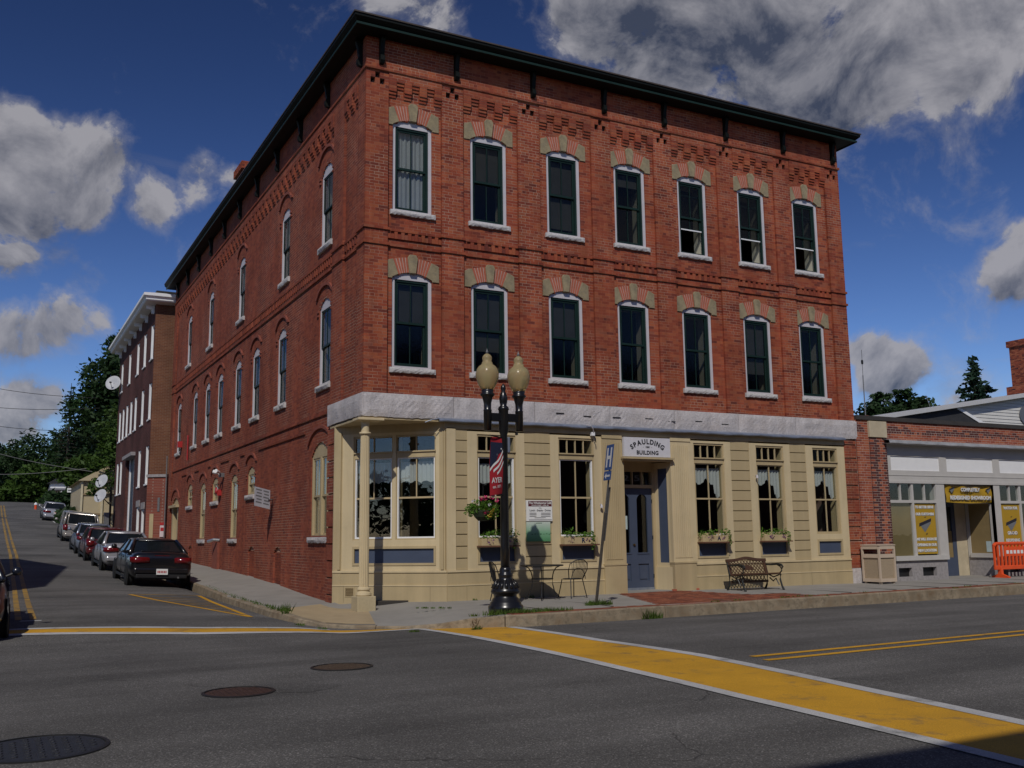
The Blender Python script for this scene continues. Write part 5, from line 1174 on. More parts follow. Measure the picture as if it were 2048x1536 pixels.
old_brick = brick_tex('old_brick', (.11, .038, .032), (.075, .028, .025), (.12, .08, .07)); end_brick = brick_tex('end_brick', (.20, .085, .045), (.15, .06, .035), (.22, .15, .11)); link_brick = brick_tex('link_brick', (.27, .075, .048), (.20, .055, .04), (.30, .2, .16))
NB = thing('old_brick_building', 'older dark brick building with a white cornice up the side street', 'building', (-.75, 26, .8))
X2, Y2a, Y2b, ZT = -.75, 26.05, 39.3, 11.95
M2 = lambda u, z, d: (X2-d, u, z)
R3 = [26.75, 29.05, 31.5, 34.7, 38.0]; R2 = [26.7, 29.1, 31.6, 33.3, 34.95, 36.55, 38.1]; R1 = [26.8, 29.3, 36.55, 38.1]
ops2 = [Op(y-.42, y+.42, 9.5, 11.1) for y in R3]+[Op(y-.40, y+.40, 6.75, 8.4) for y in R2]+[Op(y-.42, y+.42, 3.85, 5.55) for y in R1]+[Op(27.0, 27.85, 1.0, 2.75), Op(28.6, 29.5, 1.0, 2.9), Op(31.1, 34.3, 1.1, 5.5)]
wall = MB(); backing(wall, M2, Y2a, Y2b, .3, ZT, 0, -.3, ops2)
for o in ops2: reveal(wall, M2, o, 0, .28, True)
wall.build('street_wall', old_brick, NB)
MB().box(X2+.004, 6, Y2a-.012, Y2a+.2, .3, ZT).build('end_wall', end_brick, NB); MB().box(5.8, 6, Y2a, Y2b, .3, ZT).build('rear_wall', old_brick, NB); MB().box(X2+.01, 6, Y2b-.2, Y2b, .3, ZT).build('end_wall', old_brick, NB)
for o in ops2:
    if o.u1-o.u0 > 2: continue
    mb = MB(); a, b = o.u0, o.u1
    mb.mbox(M2, a, a+.08, o.z0, o.zs, -.24, -.02); mb.mbox(M2, b-.10, b, o.z0, o.zs, -.24, -.005); mb.mbox(M2, a+.08, b-.1, o.zs-.08, o.zs, -.24, -.04); mb.mbox(M2, a-.05, b+.05, o.z0-.07, o.z0, -.24, .05); mb.mbox(M2, a+.08, b-.1, (o.z0+o.zs)/2-.03, (o.z0+o.zs)/2+.03, -.22, -.16)
    f = mb.build('window', white_p, NB); q_ = MB(); q_.mbox(M2, a+.08, b-.1, o.z0, o.zs-.08, -.21, -.2); q_.build('pane', car_glass, f)
q_ = MB(); q_.mbox(M2, 31.1, 34.3, 1.1, 5.5, -.24, -.2); q_.build('entrance_panel', mat('entrance_blue', (.02, .035, .06), .5), NB)
for a, b, d in ((31.1, 31.4, -.17), (33.95, 34.28, -.15), (32.5, 32.62, -.18)): q_ = MB(); q_.mbox(M2, a, b, 1.1, 5.45, -.2, d); q_.build('entrance_pilaster', white_p, NB)
q_ = MB(); q_.mbox(M2, 30.9, 34.5, 5.45, 5.62, -.2, .2); q_.build('entrance_lintel', MATS['shop_granite'], NB)
for a, b, z in ((26.9, 27.95, 2.75), (28.5, 29.6, 2.9)): q_ = MB(); q_.mbox(M2, a, b, z, z+.3, -.1, .04); q_.build('lintel_stone', MATS['shop_granite'], NB)
def cornice2(prof, name, material, zz=0):
    mb = MB(); vs = []; n = len(prof)
    for d, z in prof: vs += [(X2-d, Y2b+d, z), (X2-d, Y2a-d, z), (6+d, Y2a-d, z), (6+d, Y2b+d, z)]
    mb.add(vs, [(4*i+k, 4*i+(k+1) % 4, 4*((i+1) % n)+(k+1) % 4, 4*((i+1) % n)+k) for i in range(n) for k in range(4)]); return mb.build(name, material, NB, recalc=True)
cornice2([(-.2, 11.88), (.45, 11.95), (.5, 12.0), (.5, 12.08), (.6, 12.16), (.6, 12.28), (-.2, 12.5)], 'cornice', white_p); MB().box(X2, 6, Y2a, Y2b, 12.35, 12.55).build('roof', MATS['roof_tar'], NB)
for i in range(7): q_ = MB(); y = 26.5+i*2.05; q_.mbox(M2, y-.07, y+.07, 11.55, 11.9, 0, .12); q_.mbox(M2, y-.07, y+.07, 11.75, 11.93, .12, .34); q_.build('bracket', white_p, NB)
MB().box(1.0, 1.6, 26.6, 27.4, 12.5, 13.6).build('chimney', MATS['hood_brick'], NB)
# low link between the two buildings
LK = thing('link_wall', 'low brick wall with a narrow door joining the two brick buildings', 'wall', (-.4, 25.7, .7))
LA, LB_ = Vector((-.02, 25.47, 0)), Vector((-.80, 26.04, 0)); LU = (LB_-LA).normalized(); LL = (LB_-LA).length; LN = Vector((LU.y, -LU.x, 0)); LN = -LN if LN.x > 0 else LN
ML = lambda u, z, d: tuple(LA+LU*u+LN*d+Vector((0, 0, z)))
q_ = MB(); q_.mbox(ML, 0, LL, .3, 4.1, -.1, 0); q_.build('wall', link_brick, LK); q_ = MB(); q_.mbox(ML, -.0, LL+.02, 4.1, 4.22, -.15, .06); q_.build('coping', MATS['shop_granite'], LK)
q_ = MB(); q_.mbox(ML, .60, .78, .7, 2.5, 0, .02); q_.build('door', cream_d, LK); q_ = MB(); q_.mbox(ML, .33, .43, 2.6, 3.2, 0, .03); q_.build('meter_box', metal_g, LK)
MB().tube([(-.10, 25.40, .7), (-.10, 25.40, 5.0)], .03, 6).build('downpipe', metal_g, LK)
# satellite dishes
dish_m = mat('dish_grey', (.45, .46, .48), .5, .06, 4)
def dish(loc, aim, r, label, post=None):
    t = thing('satellite_dish', label, 'satellite dish', loc, 'satellite dishes on the old brick building'); a = Vector(aim).normalized(); x = a.cross(Vector((0, 0, 1))).normalized(); y = x.cross(a)
    def pl(mb): mb.v = [tuple(Vector(loc)+x*p[0]+y*p[1]+a*p[2]) for p in mb.v]; return mb
    pl(MB().lathe([(0, 0), (r*.5, r*.07), (r, r*.25), (r*1.02, r*.24), (r*.5, r*.04), (0, -.03)], (0, 0, 0), 20)).build('reflector', dish_m, t, smooth=True); pl(MB().tube([(0, -r*.9, r*.2), (0, -r*.3, r*.9)], .015, 5)).build('feed_arm', trim_b, t); pl(MB().box(-.05, .05, -r*.36, -r*.2, r*.85, r*1.05)).build('feed_horn', trim_b, t)
    MB().tube([loc, post], .025, 6).build('mount', trim_b, t)
dish((-1.15, 38.2, 10.0), (-.6, -1, .35), .42, 'white satellite dish high on the far end of the old brick building', (-.8, 38.6, 9.2))
dish((-1.5, 37.9, 4.55), (-.9, -.8, .5), .38, 'upper of two grey satellite dishes on the low pole', (-1.0, 38.4, 4.0)); dish((-1.55, 37.7, 3.75), (-.9, -.8, .5), .38, 'lower of two grey satellite dishes on the low pole', (-1.0, 38.4, 3.3))
t = thing('dish_pole', 'dark pole with a meter box carrying the grey satellite dishes', 'pole', (-1.0, 38.4, 1.5)); MB().tube([(-1.0, 38.4, 1.3), (-1.0, 38.4, 4.3)], .06, 8).build('pole', bark, t); MB().box(-1.3, -1.06, 38.2, 38.6, 1.9, 2.9).build('meter_box', metal_g, t)
# beige house and white house beyond
beige = mat('beige_siding', (.46, .38, .24), .7, .06, 2); BH = thing('beige_house', 'beige clapboard house beyond the old brick building, half hidden by leaves', 'house', (0, 48, 2))
MB().box(-1.75, 5, 48, 57, 1.6, 5.2).build('wall', beige, BH); q_ = MB(); q_.prism(lambda u, z, d: (u, 48-d, z), [(-2.0, 5.15), (5.2, 5.15), (1.6, 7.2)], -9.3, .3); q_.build('roof', beige, BH)
for z in (3.0, 4.25): MB().box(-1.80, 5, 47.93, 48, z, z+.12).build('trim_board', mat('beige_trim', (.25, .18, .1), .7), BH)
for x in (-1.8, -.6, .6): MB().box(x, x+.12, 47.9, 48, 1.6, 5.2).build('corner_board', mat('beige_light', (.55, .48, .33), .7), BH)
WH = thing('white_house', 'small white house with a porch far up the side street', 'house', (0, 95, 4.5)); MB().box(-1.2, 4, 95, 103, 4.3, 7.6).build('wall', white_p, WH); q_ = MB(); q_.prism(lambda u, z, d: (u, 95-d, z), [(-1.5, 7.5), (4.3, 7.5), (1.4, 9.4)], -8.3, .3); q_.build('roof', MATS['dark_shingle'], WH); MB().box(-1.4, 2.0, 92.8, 95, 6.7, 6.9).build('porch_roof', mat('porch_grey', (.2, .2, .22), .8), WH)
for x in (-1.2, -.3, .6, 1.7): MB().box(x, x+.13, 92.9, 93.03, 4.6, 6.7).build('porch_post', white_p, WH)
for x in (-.8, .2, 1.1): MB().box(x, x+.5, 94.95, 95, 5.4, 6.5).build('window', car_glass, WH)
MB().box(-1.4, 2.0, 92.8, 95, 4.2, 4.6).build('porch_floor', MATS['hood_brick'], WH)
# buildings outside the frame whose shadows fall into it
OB = thing('facing_building', 'brick block across the main street, behind the viewer', 'building', (0, -25, 0)); MB().box(-32, 40, -36, -24.6, -.5, 10.9).build('wall', old_brick, OB)
for i in range(14):
    for z in (1.0, 4.6, 7.8): MB().box(-29+i*5, -27+i*5, -24.6, -24.5, z, z+2).build('window', car_glass, OB)
GH = thing('gabled_house', 'grey gabled house on the left of the side street, outside the frame', 'house', (-17, 9.8, 0)); q_ = MB(); MGH = lambda u, z, d: (-11-d*-1, u, z)
q_.prism(MGH, [(1.8, -.5), (17.8, -.5), (17.8, 9.5), (9.8, 11.8), (1.8, 9.5)], -14, 0); q_.build('wall', side, GH, recalc=True)
for y in (4, 7.5, 11, 14.5):
    for z in (1.5, 5): MB().box(-11.02, -10.9, y, y+1.1, z, z+1.9).build('window', car_glass, GH)
# overhead wires, street signs and hydrant up the hill
UP = thing('utility_pole', 'wooden utility pole left of the side street, outside the frame', 'pole', (-12, 55, 2)); MB().tube([(-12, 55, 1), (-12, 55, 13.5)], [.17, .12], 10).build('shaft', bark, UP); MB().box(-13, -11, 54.93, 55.07, 12.2, 12.35).build('crossarm', bark, UP)
wire_m = mat('wire', (.02, .02, .02), .6); wire_l = mat('wire_pale', (.16, .16, .16), .5)
for i, (z0, z1, x1, lb, wm) in enumerate(((12.8, 11.4, -.5, 'topmost overhead wire against the sky at the left', wire_m), (11.0, 10.7, -.3, 'second overhead wire from the top at the left', wire_m), (10.3, 9.0, -2, 'third overhead wire, just above the tree tops', wire_m), (9.2, 6.2, -.6, 'pale sloping overhead cable in front of the dark trees', wire_l), (6.3, 6.4, -1.0, 'lowest level overhead cable in front of the dark trees', wire_l))):
    mb = MB(); mb.tube([(-12+(x1+12)*k/16, 55, z0+(z1-z0)*k/16-.45*math.sin(math.pi*k/16)) for k in range(17)], .018 if wm is wire_m else .022, 5); o_ = mb.build('overhead_wire', wm, origin=(-12, 55, z0)); props(o_, lb, 'wire', 'overhead wires')
for x, y, h, lb, w_ in ((-.8, 70, 1.9, 'white street sign on a thin post nearest the white house', .75), (-.3, 64, 1.7, 'small white notice on a post in front of the beige house', .5)):
    zb = float(np.interp(y, WY, WZ)); t = thing('street_sign', lb, 'sign', (x, y, zb), 'small signs up the side street'); MB().tube([(x, y, zb-.2), (x, y, zb+h)], .03, 6).build('post', metal_g, t); MB().box(x-w_/2, x+w_/2, y-.03, y-.01, zb+h-.35, zb+h).build('plate', paper_w, t); MB().box(x-w_/2+.06, x+w_/2-.06, y-.035, y-.03, zb+h-.22, zb+h-.14).build('print', ink, t)
zb = float(np.interp(74, GY, GZ)); t = thing('fire_hydrant', 'small white and orange hydrant at the top of the side street', 'hydrant', (-3.3, 74, zb)); MB().lathe([(.14, 0), (.14, .08), (.1, .1), (.1, .5), (.13, .52), (.12, .6), (0, .7)], (-3.3, 74, zb), 10).build('barrel', orange_pl, t); MB().lathe([(.135, .5), (.12, .62), (0, .72)], (-3.3, 74, zb+.01), 10).build('cap', white_p, t)
# fittings on the side wall of the corner building
def sgn(name, lb, boxes, cat='sign', grp=None):
    t = thing(name, lb, cat, (0, boxes[0][1], boxes[0][3]), grp)
    for nm_, mt, b in [(q[0], q[7], q[1:7]) for q in boxes]: mb = MB(); mb.mbox(MS, *b); mb.build(nm_, mt, t)
    return t
tl = MB(); PS = lambda a, z, d: (-.35-d*.9, 7.2+(a)*.55-.0, z)
pk = thing('parking_sign', 'tilted white parking sign projecting from the side wall', 'sign', (-.2, 7.3, 2.4)); MPk = lambda u, z, d: (-.06-.50*u+.1*d-.02*z*0, 7.45-.22*u+.35*0-d*.8, 2.40+z+.10*u)
q_ = MB(); q_.mbox(MPk, 0, .95, -.26, .26, -.012, .012); q_.build('plate', mat('sign_grey_white', (.45, .47, .52), .5), pk, recalc=True)
q_ = MB()
for c, (a, b) in enumerate(((.08, .42), (.52, .88))):
    for k in range(5): q_.mbox(MPk, a, b-.05*(k % 2), .18-.085*k, .215-.085*k, .012, .016)
q_.build('print', grey_t, pk, recalc=True); MB().tube([(-.0, 7.45, 2.4), (-.12, 7.4, 2.4)], .02, 6).build('bracket', metal_g, pk)
fld = thing('flood_light', 'twin white flood lights high on the side wall', 'lamp', (-.1, 14.2, 3.6)); MB().box(-.1, .06, 14.1, 14.25, 3.42, 3.56).build('base', metal_g, fld)
for dy in (-.13, .11): MB().tube([(-.08, 14.17, 3.5), (-.15, 14.17+dy, 3.58)], [.02, .02], 8).build('arm', white_p, fld); MB().tube([(-.13, 14.17+dy*.9, 3.57), (-.26, 14.17+dy*1.7, 3.61)], [.045, .07], 12).build('lamp_head', white_p, fld)
al = thing('fire_bell', 'red fire alarm bell beside the small window on the side wall', 'alarm', (-.05, 14.6, 2.95)); MB().box(-.08, .06, 14.5, 14.7, 2.82, 3.02).build('box', mat('alarm_red', (.4, .03, .03), .4), al); q_ = MB().lathe([(0, 0), (.12, .0), (.1, .05), (0, .07)], (0, 0, 0), 14); q_.v = [(-.08-z, 14.6+x, 2.98+y) for x, y, z in q_.v]; q_.build('gong', MATS['alarm_red'], al, recalc=True)
al = thing('fire_bell', 'red alarm and conduit beside the farthest upper window', 'alarm', (-.05, 22.7, 5.3)); MB().box(-.12, .06, 22.6, 22.85, 5.15, 5.4).build('box', MATS['alarm_red'], al); MB().tube([(.0, 21.0, 4.5), (.0, 21.0, 5.5)], .03, 6).build('conduit', MATS['alarm_red'], al)
vp = thing('vent_hose', 'silver dryer vent hose low on the side wall', 'vent', (-.1, 14.9, 1.3)); MB().tube([(.06, 14.5, 1.32), (-.12, 14.62, 1.34), (-.25, 14.9, 1.28)], [.05, .05, .055], 12).build('hose', mat('foil', (.6, .6, .6), .3, .2, 20, metal=.8), vp); MB().box(-.02, .06, 14.5, 15.4, .35, 1.25).build('back_panel', MATS['hood_brick'], vp)
t = thing('notice_box', 'red and white notice on the link wall beside the side door', 'sign', (-.15, 25.55, 1.9)); q_ = MB(); q_.mbox(ML, .02, .26, 1.5, 2.1, .0, .05); q_.build('plate', mat('notice_pale', (.6, .5, .5), .6), t); q_ = MB(); q_.mbox(ML, .02, .26, 2.0, 2.12, .05, .06); q_.mbox(ML, .05, .23, 1.75, 1.9, .05, .056); q_.build('print', MATS['alarm_red'], t)
# ------------------------------------------------------------------ street lamp
lx, ly = 1.82, -3.0; lz = walk_z(lx, ly)
LP = thing('street_lamp', 'black cast-iron street lamp with two frosted acorn globes', 'street lamp', (lx, ly, lz))
MB().lathe([(.33, 0), (.335, .10), (.30, .13), (.295, .17), (.27, .19), (.25, .24), (.215, .27), (.21, .31), (.27, .34), (.285, .37), (.275, .40), (.24, .46), (.19, .53), (.15, .58), (.125, .62), (.13, .65), (.14, .67), (.13, .70), (.11, .72), (.115, .76), (.105, .80), (.085, .83)], (lx, ly, lz), 32).build('base', black_iron, LP, smooth=True)
mb = MB()
for k in range(16):
    a = 2*math.pi*k/16; c, s = math.cos(a), math.sin(a); mb.tube([(lx+c*.255, ly+s*.255, lz+.43), (lx+c*.205, ly+s*.205, lz+.52), (lx+c*.15, ly+s*.15, lz+.60)], [.03, .024, .012], 6)
mb.build('base_fluting', black_iron, LP, smooth=True)['kind'] = 'stuff'
MB().lathe([(.088, .80), (.084, 1.2), (.07, 3.35), (.095, 3.42), (.095, 3.82), (.11, 3.84), (.10, 3.88), (.06, 3.92), (.075, 3.98), (.085, 4.05), (.065, 4.14), (.04, 4.2), (.052, 4.25), (.045, 4.30), (0, 4.36)], (lx, ly, lz), 24).build('shaft', black_iron, LP, smooth=True)
frost = D.materials.new('frosted_globe'); frost.use_nodes = True; b_ = frost.node_tree.nodes['Principled BSDF']; b_.inputs['Base Color'].default_value = (.55, .46, .25, 1); b_.inputs['Roughness'].default_value = .22; b_.inputs['Transmission Weight'].default_value = .55; b_.inputs['IOR'].default_value = 1.25
b2 = frost.node_tree.nodes.new('ShaderNodeTexNoise'); b2.inputs['Scale'].default_value = 30; bb_ = frost.node_tree.nodes.new('ShaderNodeBump'); bb_.inputs['Strength'].default_value = .05; frost.node_tree.links.new(b2.outputs[0], bb_.inputs['Height']); frost.node_tree.links.new(bb_.outputs[0], b_.inputs['Normal'])
for s in (-1, 1):
    x = lx+s*.345
    MB().box(min(x, lx), max(x, lx), ly-.05, ly+.05, lz+3.60, lz+3.76).build('arm', black_iron, LP, bevel=.01)
    cup = MB().lathe([(.078, 3.42), (.078, 3.80), (.085, 3.81), (.07, 3.83), (.075, 3.95), (.10, 4.05), (.115, 4.08), (.14, 4.10), (.14, 4.13), (.11, 4.15), (.12, 4.19), (.115, 4.215)], (x, ly, lz), 22).build('cup', black_iron, LP, smooth=True)
    MB().lathe([(.11, 4.20), (.15, 4.26), (.19, 4.34), (.222, 4.45), (.225, 4.53), (.20, 4.62), (.165, 4.67), (.12, 4.70), (.105, 4.73), (.10, 4.75), (.085, 4.77), (.098, 4.82), (.09, 4.86), (.06, 4.90), (.025, 4.92)], (x, ly, lz), 28).build('globe', frost, LP, smooth=True)
    MB().lathe([(.03, 4.915), (.02, 4.94), (.032, 4.955), (.012, 4.98), (0, 5.03)], (x, ly, lz), 12).build('finial', metal_g, LP, smooth=True)
MB().lathe([(0, -.03), (.03, -.02), (.03, .02), (0, .03)], (lx+.26, ly-.04, lz+3.37), 10).build('camera_dome', black_iron, LP)
mb = MB()
for z in (3.28, 2.18): mb.tube([(lx, ly, lz+z), (lx-.44, ly-.26, lz+z+.02)], .012, 6)
mb.build('banner_arm', black_iron, LP); MB().tube([(lx, ly, lz+2.25), (lx-.25, ly, lz+2.42), (lx-.47, ly-.03, lz+2.38)], .014, 6).build('basket_arm', black_iron, LP)
MB().box(lx+.06, lx+.11, ly-.06, ly, lz+3.0, lz+3.3).build('outlet_box', zinc, LP, bevel=.008)
# banner
BN = thing('street_banner', 'red banner with stars and stripes lettered AYER on the lamp post', 'banner', (lx-.3, ly-.15, lz+2.2))
bd = Vector((-.86, -.51, 0)); nb = Vector((-bd.y, bd.x, 0)); nb = nb if nb.y < 0 else -nb
def MBn(u, z, d):       # u: 0 at post .. .42 outer; seen from the street the outer end is on the left
    sw = .06*(1-z)*1.2; p = Vector((lx, ly, lz+2.16))+bd*(.085+u*.82*(1+sw)+.09*(1-z)*(u/.42))+nb*(d+.03*math.sin(3*z+u*6)); return (p.x, p.y, p.z+z*1.12+.05*(1-u/.42)*(1-z))
def cloth(pts_u, pts_z, material, name, d):
    mb = MB(); vs = [MBn(u, z, d) for z in pts_z for u in pts_u]; n = len(pts_u); mb.add(vs, [(j*n+i, j*n+i+1, (j+1)*n+i+1, (j+1)*n+i) for j in range(len(pts_z)-1) for i in range(n-1)]); return mb.build(name, material, BN, smooth=True)
cloth(np.linspace(0, .42, 9), np.linspace(0, 1, 21), red_cloth, 'cloth', 0)
mb = MB()
def bpoly(pts, d=.004): k = len(mb.v); mb.v += [MBn(u, z, d) for u, z in pts]; mb.f.append(tuple(range(k, k+len(pts))))
for i in range(10):
    t0, t1 = i/10, (i+1)/10; e = lambda t: .93-.0*t
    bpoly([(0, .90-.28*t0*0-.0), (.42, .90), (.42, .90-.05), (0, .90-.05)]) if i == 0 else None
nb_pts = [(0, .91), (.42, .91), (.42, .48), (.30, .50), (.22, .58), (.14, .70), (.0, .76)]
bpoly(nb_pts); mb.build('star_field', navy, BN, recalc=True)
mb = MB()
for u, z in ((.08, .86), (.2, .87), (.32, .85), (.14, .80), (.27, .78), (.37, .74), (.2, .70), (.33, .65), (.38, .56), (.05, .80)):
    bpoly([(u+(.026 if k % 2 == 0 else .011)*math.sin(math.pi*k/5), z+(.026 if k % 2 == 0 else .011)*.8*math.cos(math.pi*k/5)) for k in range(10)], .008)
mb.build('stars', paper_w, BN, recalc=True)
mb = MB()
for off in (0, .10, .20):
    prev = None
    for k in range(9):
        t = k/8; u = .42-.42*t if off == 0 else (.42-.42*t)
        zc = .40-off+.33*t**1.2+(.02*math.sin(t*7)); 
        if zc < .33 and off: zc = max(zc, .26)
        cur = [(u, zc), (u, zc+.045)]
        if prev is not None and zc < .9 and u <= .42-off*1.2: bpoly([prev[0], cur[0], cur[1], prev[1]], .007)
        prev = cur
mb.build('stripes', paper_w, BN, recalc=True)
mb = MB(); text_mesh(mb, 'AYER', .135, lambda x, y: MBn(.21-x, .245+y*.95, .009), .003); text_mesh(mb, 'est. 1871', .075, lambda x, y: MBn(.21-x, .135+y*.95, .009), .001); mb.build('lettering', paper_w, BN)
# hanging basket
HB = thing('hanging_basket', 'hanging basket of pink and white flowers beside the lamp post', 'flower basket', (1.34, -3.05, 1.6))
MB().lathe([(.0, 1.60), (.10, 1.61), (.17, 1.68), (.21, 1.78), (.2, 1.80), (0, 1.80)], (1.34, -3.05, 0), 18).build('bowl', mat('basket_dark', (.02, .03, .015), .8, .3, 9), HB)
ps = [leaves(420, (1.34, -3.05, 1.86), .29, .035, 900, (1.05, .9, .55)), leaves(120, (1.10, -3.05, 1.80), .14, .035, 901), leaves(120, (1.56, -3.07, 1.80), .13, .035, 902, (1, 1, 1.4)), leaves(100, (1.36, -3.2, 1.74), .14, .032, 903)]
mesh_np('foliage', *join_leaves(ps), leaf_br, HB)
def flower_heads(name, cs, r, material, parent, seed):
    for i, c in enumerate(cs): mesh_np('flower', *leaves(16, c, r, r*.6, seed+i), material, parent)
flower_heads('flowers', [(1.31, -3.2, 2.03), (1.22, -3.18, 2.02), (1.56, -3.2, 1.98), (1.29, -3.28, 1.77), (1.45, -3.2, 2.05)], .045, pink, HB, 910); flower_heads('flowers', [(1.08, -3.15, 1.97), (1.35, -3.3, 1.9), (1.5, -3.2, 2.06)], .035, petal_w, HB, 920); flower_heads('flowers', [(1.38, -3.28, 1.74), (1.43, -3.26, 1.80), (1.36, -3.28, 1.69)], .04, yel_leaf, HB, 930)
MB().tube([(1.34, -3.05, 2.35), (1.34, -3.05, 1.95)], .006, 5).build('chain', black_iron, HB)
# ------------------------------------------------------------------ leaning hospital sign
HSn = thing('hospital_sign', 'leaning post with a blue hospital H sign and arrow plate', 'sign', (4.11, -2.55, walk_z(4.11, -2.55)))
zs_ = walk_z(4.11, -2.55); top = Vector((3.74, -3.95, 3.34)); bot = Vector((4.11, -2.55, zs_-.1)); ax = (top-bot).normalized()
MB().tube([bot, bot+ax*2.1], [.032, .032], 6).build('lower_post', mat('rusty_post', (.085, .075, .065), .7, .3, 12), HSn); MB().tube([bot+ax*1.5+Vector((.045, .02, 0)), bot+ax*2.62+Vector((.05, .02, 0))], .028, 6).build('splice_post', metal_g, HSn); MB().tube([bot+ax*2.1, bot+ax*3.5], .02, 6).build('upper_post', metal_g, HSn)
sblue = mat('sign_blue', (.025, .09, .30), .45, .08, 5); wv = Vector((-.17, -.985, 0)).normalized(); sn = Vector((-.985, .17, 0))
def MH(u, z, d): p = bot+ax*(2.86+z)+wv*u+sn*(d+.035); return (p.x, p.y, p.z)
mb = MB(); mb.mbox(MH, -.17, .17, .12, .64, -.004, .004); mb.build('plate', sblue, HSn); mb = MB(); mb.mbox(MH, -.17, .17, -.09, .10, -.004, .004); mb.build('arrow_plate', sblue, HSn)
mb = MB(); 
for a, b in ((-.115, -.055), (.055, .115)): mb.mbox(MH, a, b, .18, .58, .004, .007)
mb.mbox(MH, -.055, .055, .345, .415, .004, .007); mb.build('letter', paper_w, HSn)
mb = MB(); mb.prism(MH, [(-.13, -.0), (-.05, -.06), (-.05, -.02), (.12, -.02), (.12, .02), (-.05, .02), (-.05, .06)], .004, .007); mb.build('arrow', paper_w, HSn)
# ------------------------------------------------------------------ bench
BX, BY = 9.22, -1.12; bz = walk_z(9.8, -.8); bronze = mat('bench_brown', (.075, .036, .018), .5, .25, 7, spec=.5); iron = mat('cast_iron', (.014, .016, .014), .45, .3, 12, spec=.5)
BE = thing('park_bench', 'bronze-brown cast-iron bench with a lattice back against the shopfront', 'bench', (BX+.64, BY+.3, bz))
W_ = 1.27
def MBk(u, v, d): p = Vector((BX+u, BY+.50, bz+.40))+Vector((0, .26, .97)).normalized()*v+Vector((0, -.97, .26)).normalized()*d; return (p.x, p.y, p.z)
arch = lambda u: .36+.055*math.exp(-((u-W_/2)/.26)**2)
mb = MB()
mb.mbox(MBk, .03, .10, -.06, .36, -.02, .02); mb.mbox(MBk, W_-.10, W_-.03, -.06, .36, -.02, .02); mb.mbox(MBk, .1, W_-.1, -.06, .0, -.02, .02); mb.build('back_frame', bronze, BE)
mb = MB(); n = 24
for i in range(n):
    u0, u1 = W_*i/n, W_*(i+1)/n; mb.prism(MBk, [(u0, arch(u0)-.07), (u1, arch(u1)-.07), (u1, arch(u1)), (u0, arch(u0))], -.022, .022)
mb.build('top_rail', bronze, BE)
sl_ = []
for i in range(-3, 13):
    for s in (1, -1):
        a = i*.1; pts = []
        for k in range(13):
            v = .36*k/12; u = .1+a+s*v*.9+(0 if s > 0 else .36*.9)
            if .1 <= u <= W_-.1 and v <= arch(u)-.06: pts.append((u, v))
        if len(pts) > 2:
            mb = MB(); (u0, v0), (u1, v1) = pts[0], pts[-1]; mb.tube([MBk(u0, v0, 0), MBk(u1, v1, 0)], .011, 5); mb.build('lattice_bar', bronze, BE)
for i in range(9):
    u = .18+i*.11
    mb = MB(); mb.tube([(BX+u+.0, BY+.48, bz+.22), (BX+u+.1, BY+.48, bz+.36)], .011, 5); mb.tube([(BX+u+.1, BY+.48, bz+.22), (BX+u, BY+.48, bz+.36)], .011, 5); mb.build('apron_lattice', bronze, BE)
MB().box(BX+.05, BX+W_-.05, BY+.45, BY+.48, bz+.17, bz+.23).build('apron', bronze, BE)
mb = MB(); mb.prism(MBk, [(.45+.37*t, .08+.13*math.sin(math.pi*t)) for t in np.linspace(0, 1, 13)][::-1], -.008, .014); mb.build('back_medallion', bronze, BE, recalc=True)
for k in range(4): MB().box(BX+.02, BX+W_-.02, BY+.02+.115*k, BY+.115+.115*k, bz+.385-.012*k, bz+.415-.012*k).build('seat_slat', bronze, BE, bevel=.006)
for u in (.03, W_-.03):
    x = BX+u; t = .024
    mb = MB(); mb.tube([(x, BY-.06, bz), (x, BY-.0, bz+.1), (x, BY+.05, bz+.25), (x, BY+.03, bz+.38)], [.03, .022, .022, .026], 8); mb.build('leg', iron, BE)
    mb = MB(); mb.tube([(x, BY+.60, bz), (x, BY+.53, bz+.12), (x, BY+.5, bz+.38), (x, BY+.60, bz+.74)], [.03, .022, .026, .02], 8); mb.build('leg', iron, BE)
    mb = MB(); mb.tube([(x, BY+.56, bz+.60), (x, BY+.36, bz+.60), (x, BY+.14, bz+.62), (x, BY-.02, bz+.60), (x, BY-.06, bz+.55), (x, BY-.03, bz+.51), (x, BY+.01, bz+.54)], [.018, .02, .026, .026, .024, .02, .014], 8); mb.build('armrest', iron, BE)
    mb = MB(); mb.tube([(x, BY+.06, bz+.40), (x, BY-.02, bz+.46), (x, BY+.03, bz+.56), (x, BY+.12, bz+.60)], .018, 7); mb.tube([(x, BY+.1, bz+.12), (x, BY+.2, bz+.27), (x, BY+.3, bz+.20), (x, BY+.42, bz+.28)], .016, 7); mb.tube([(x, BY+.08, bz+.36), (x, BY+.28, bz+.30), (x, BY+.46, bz+.36)], .016, 7); mb.build('scroll', iron, BE)
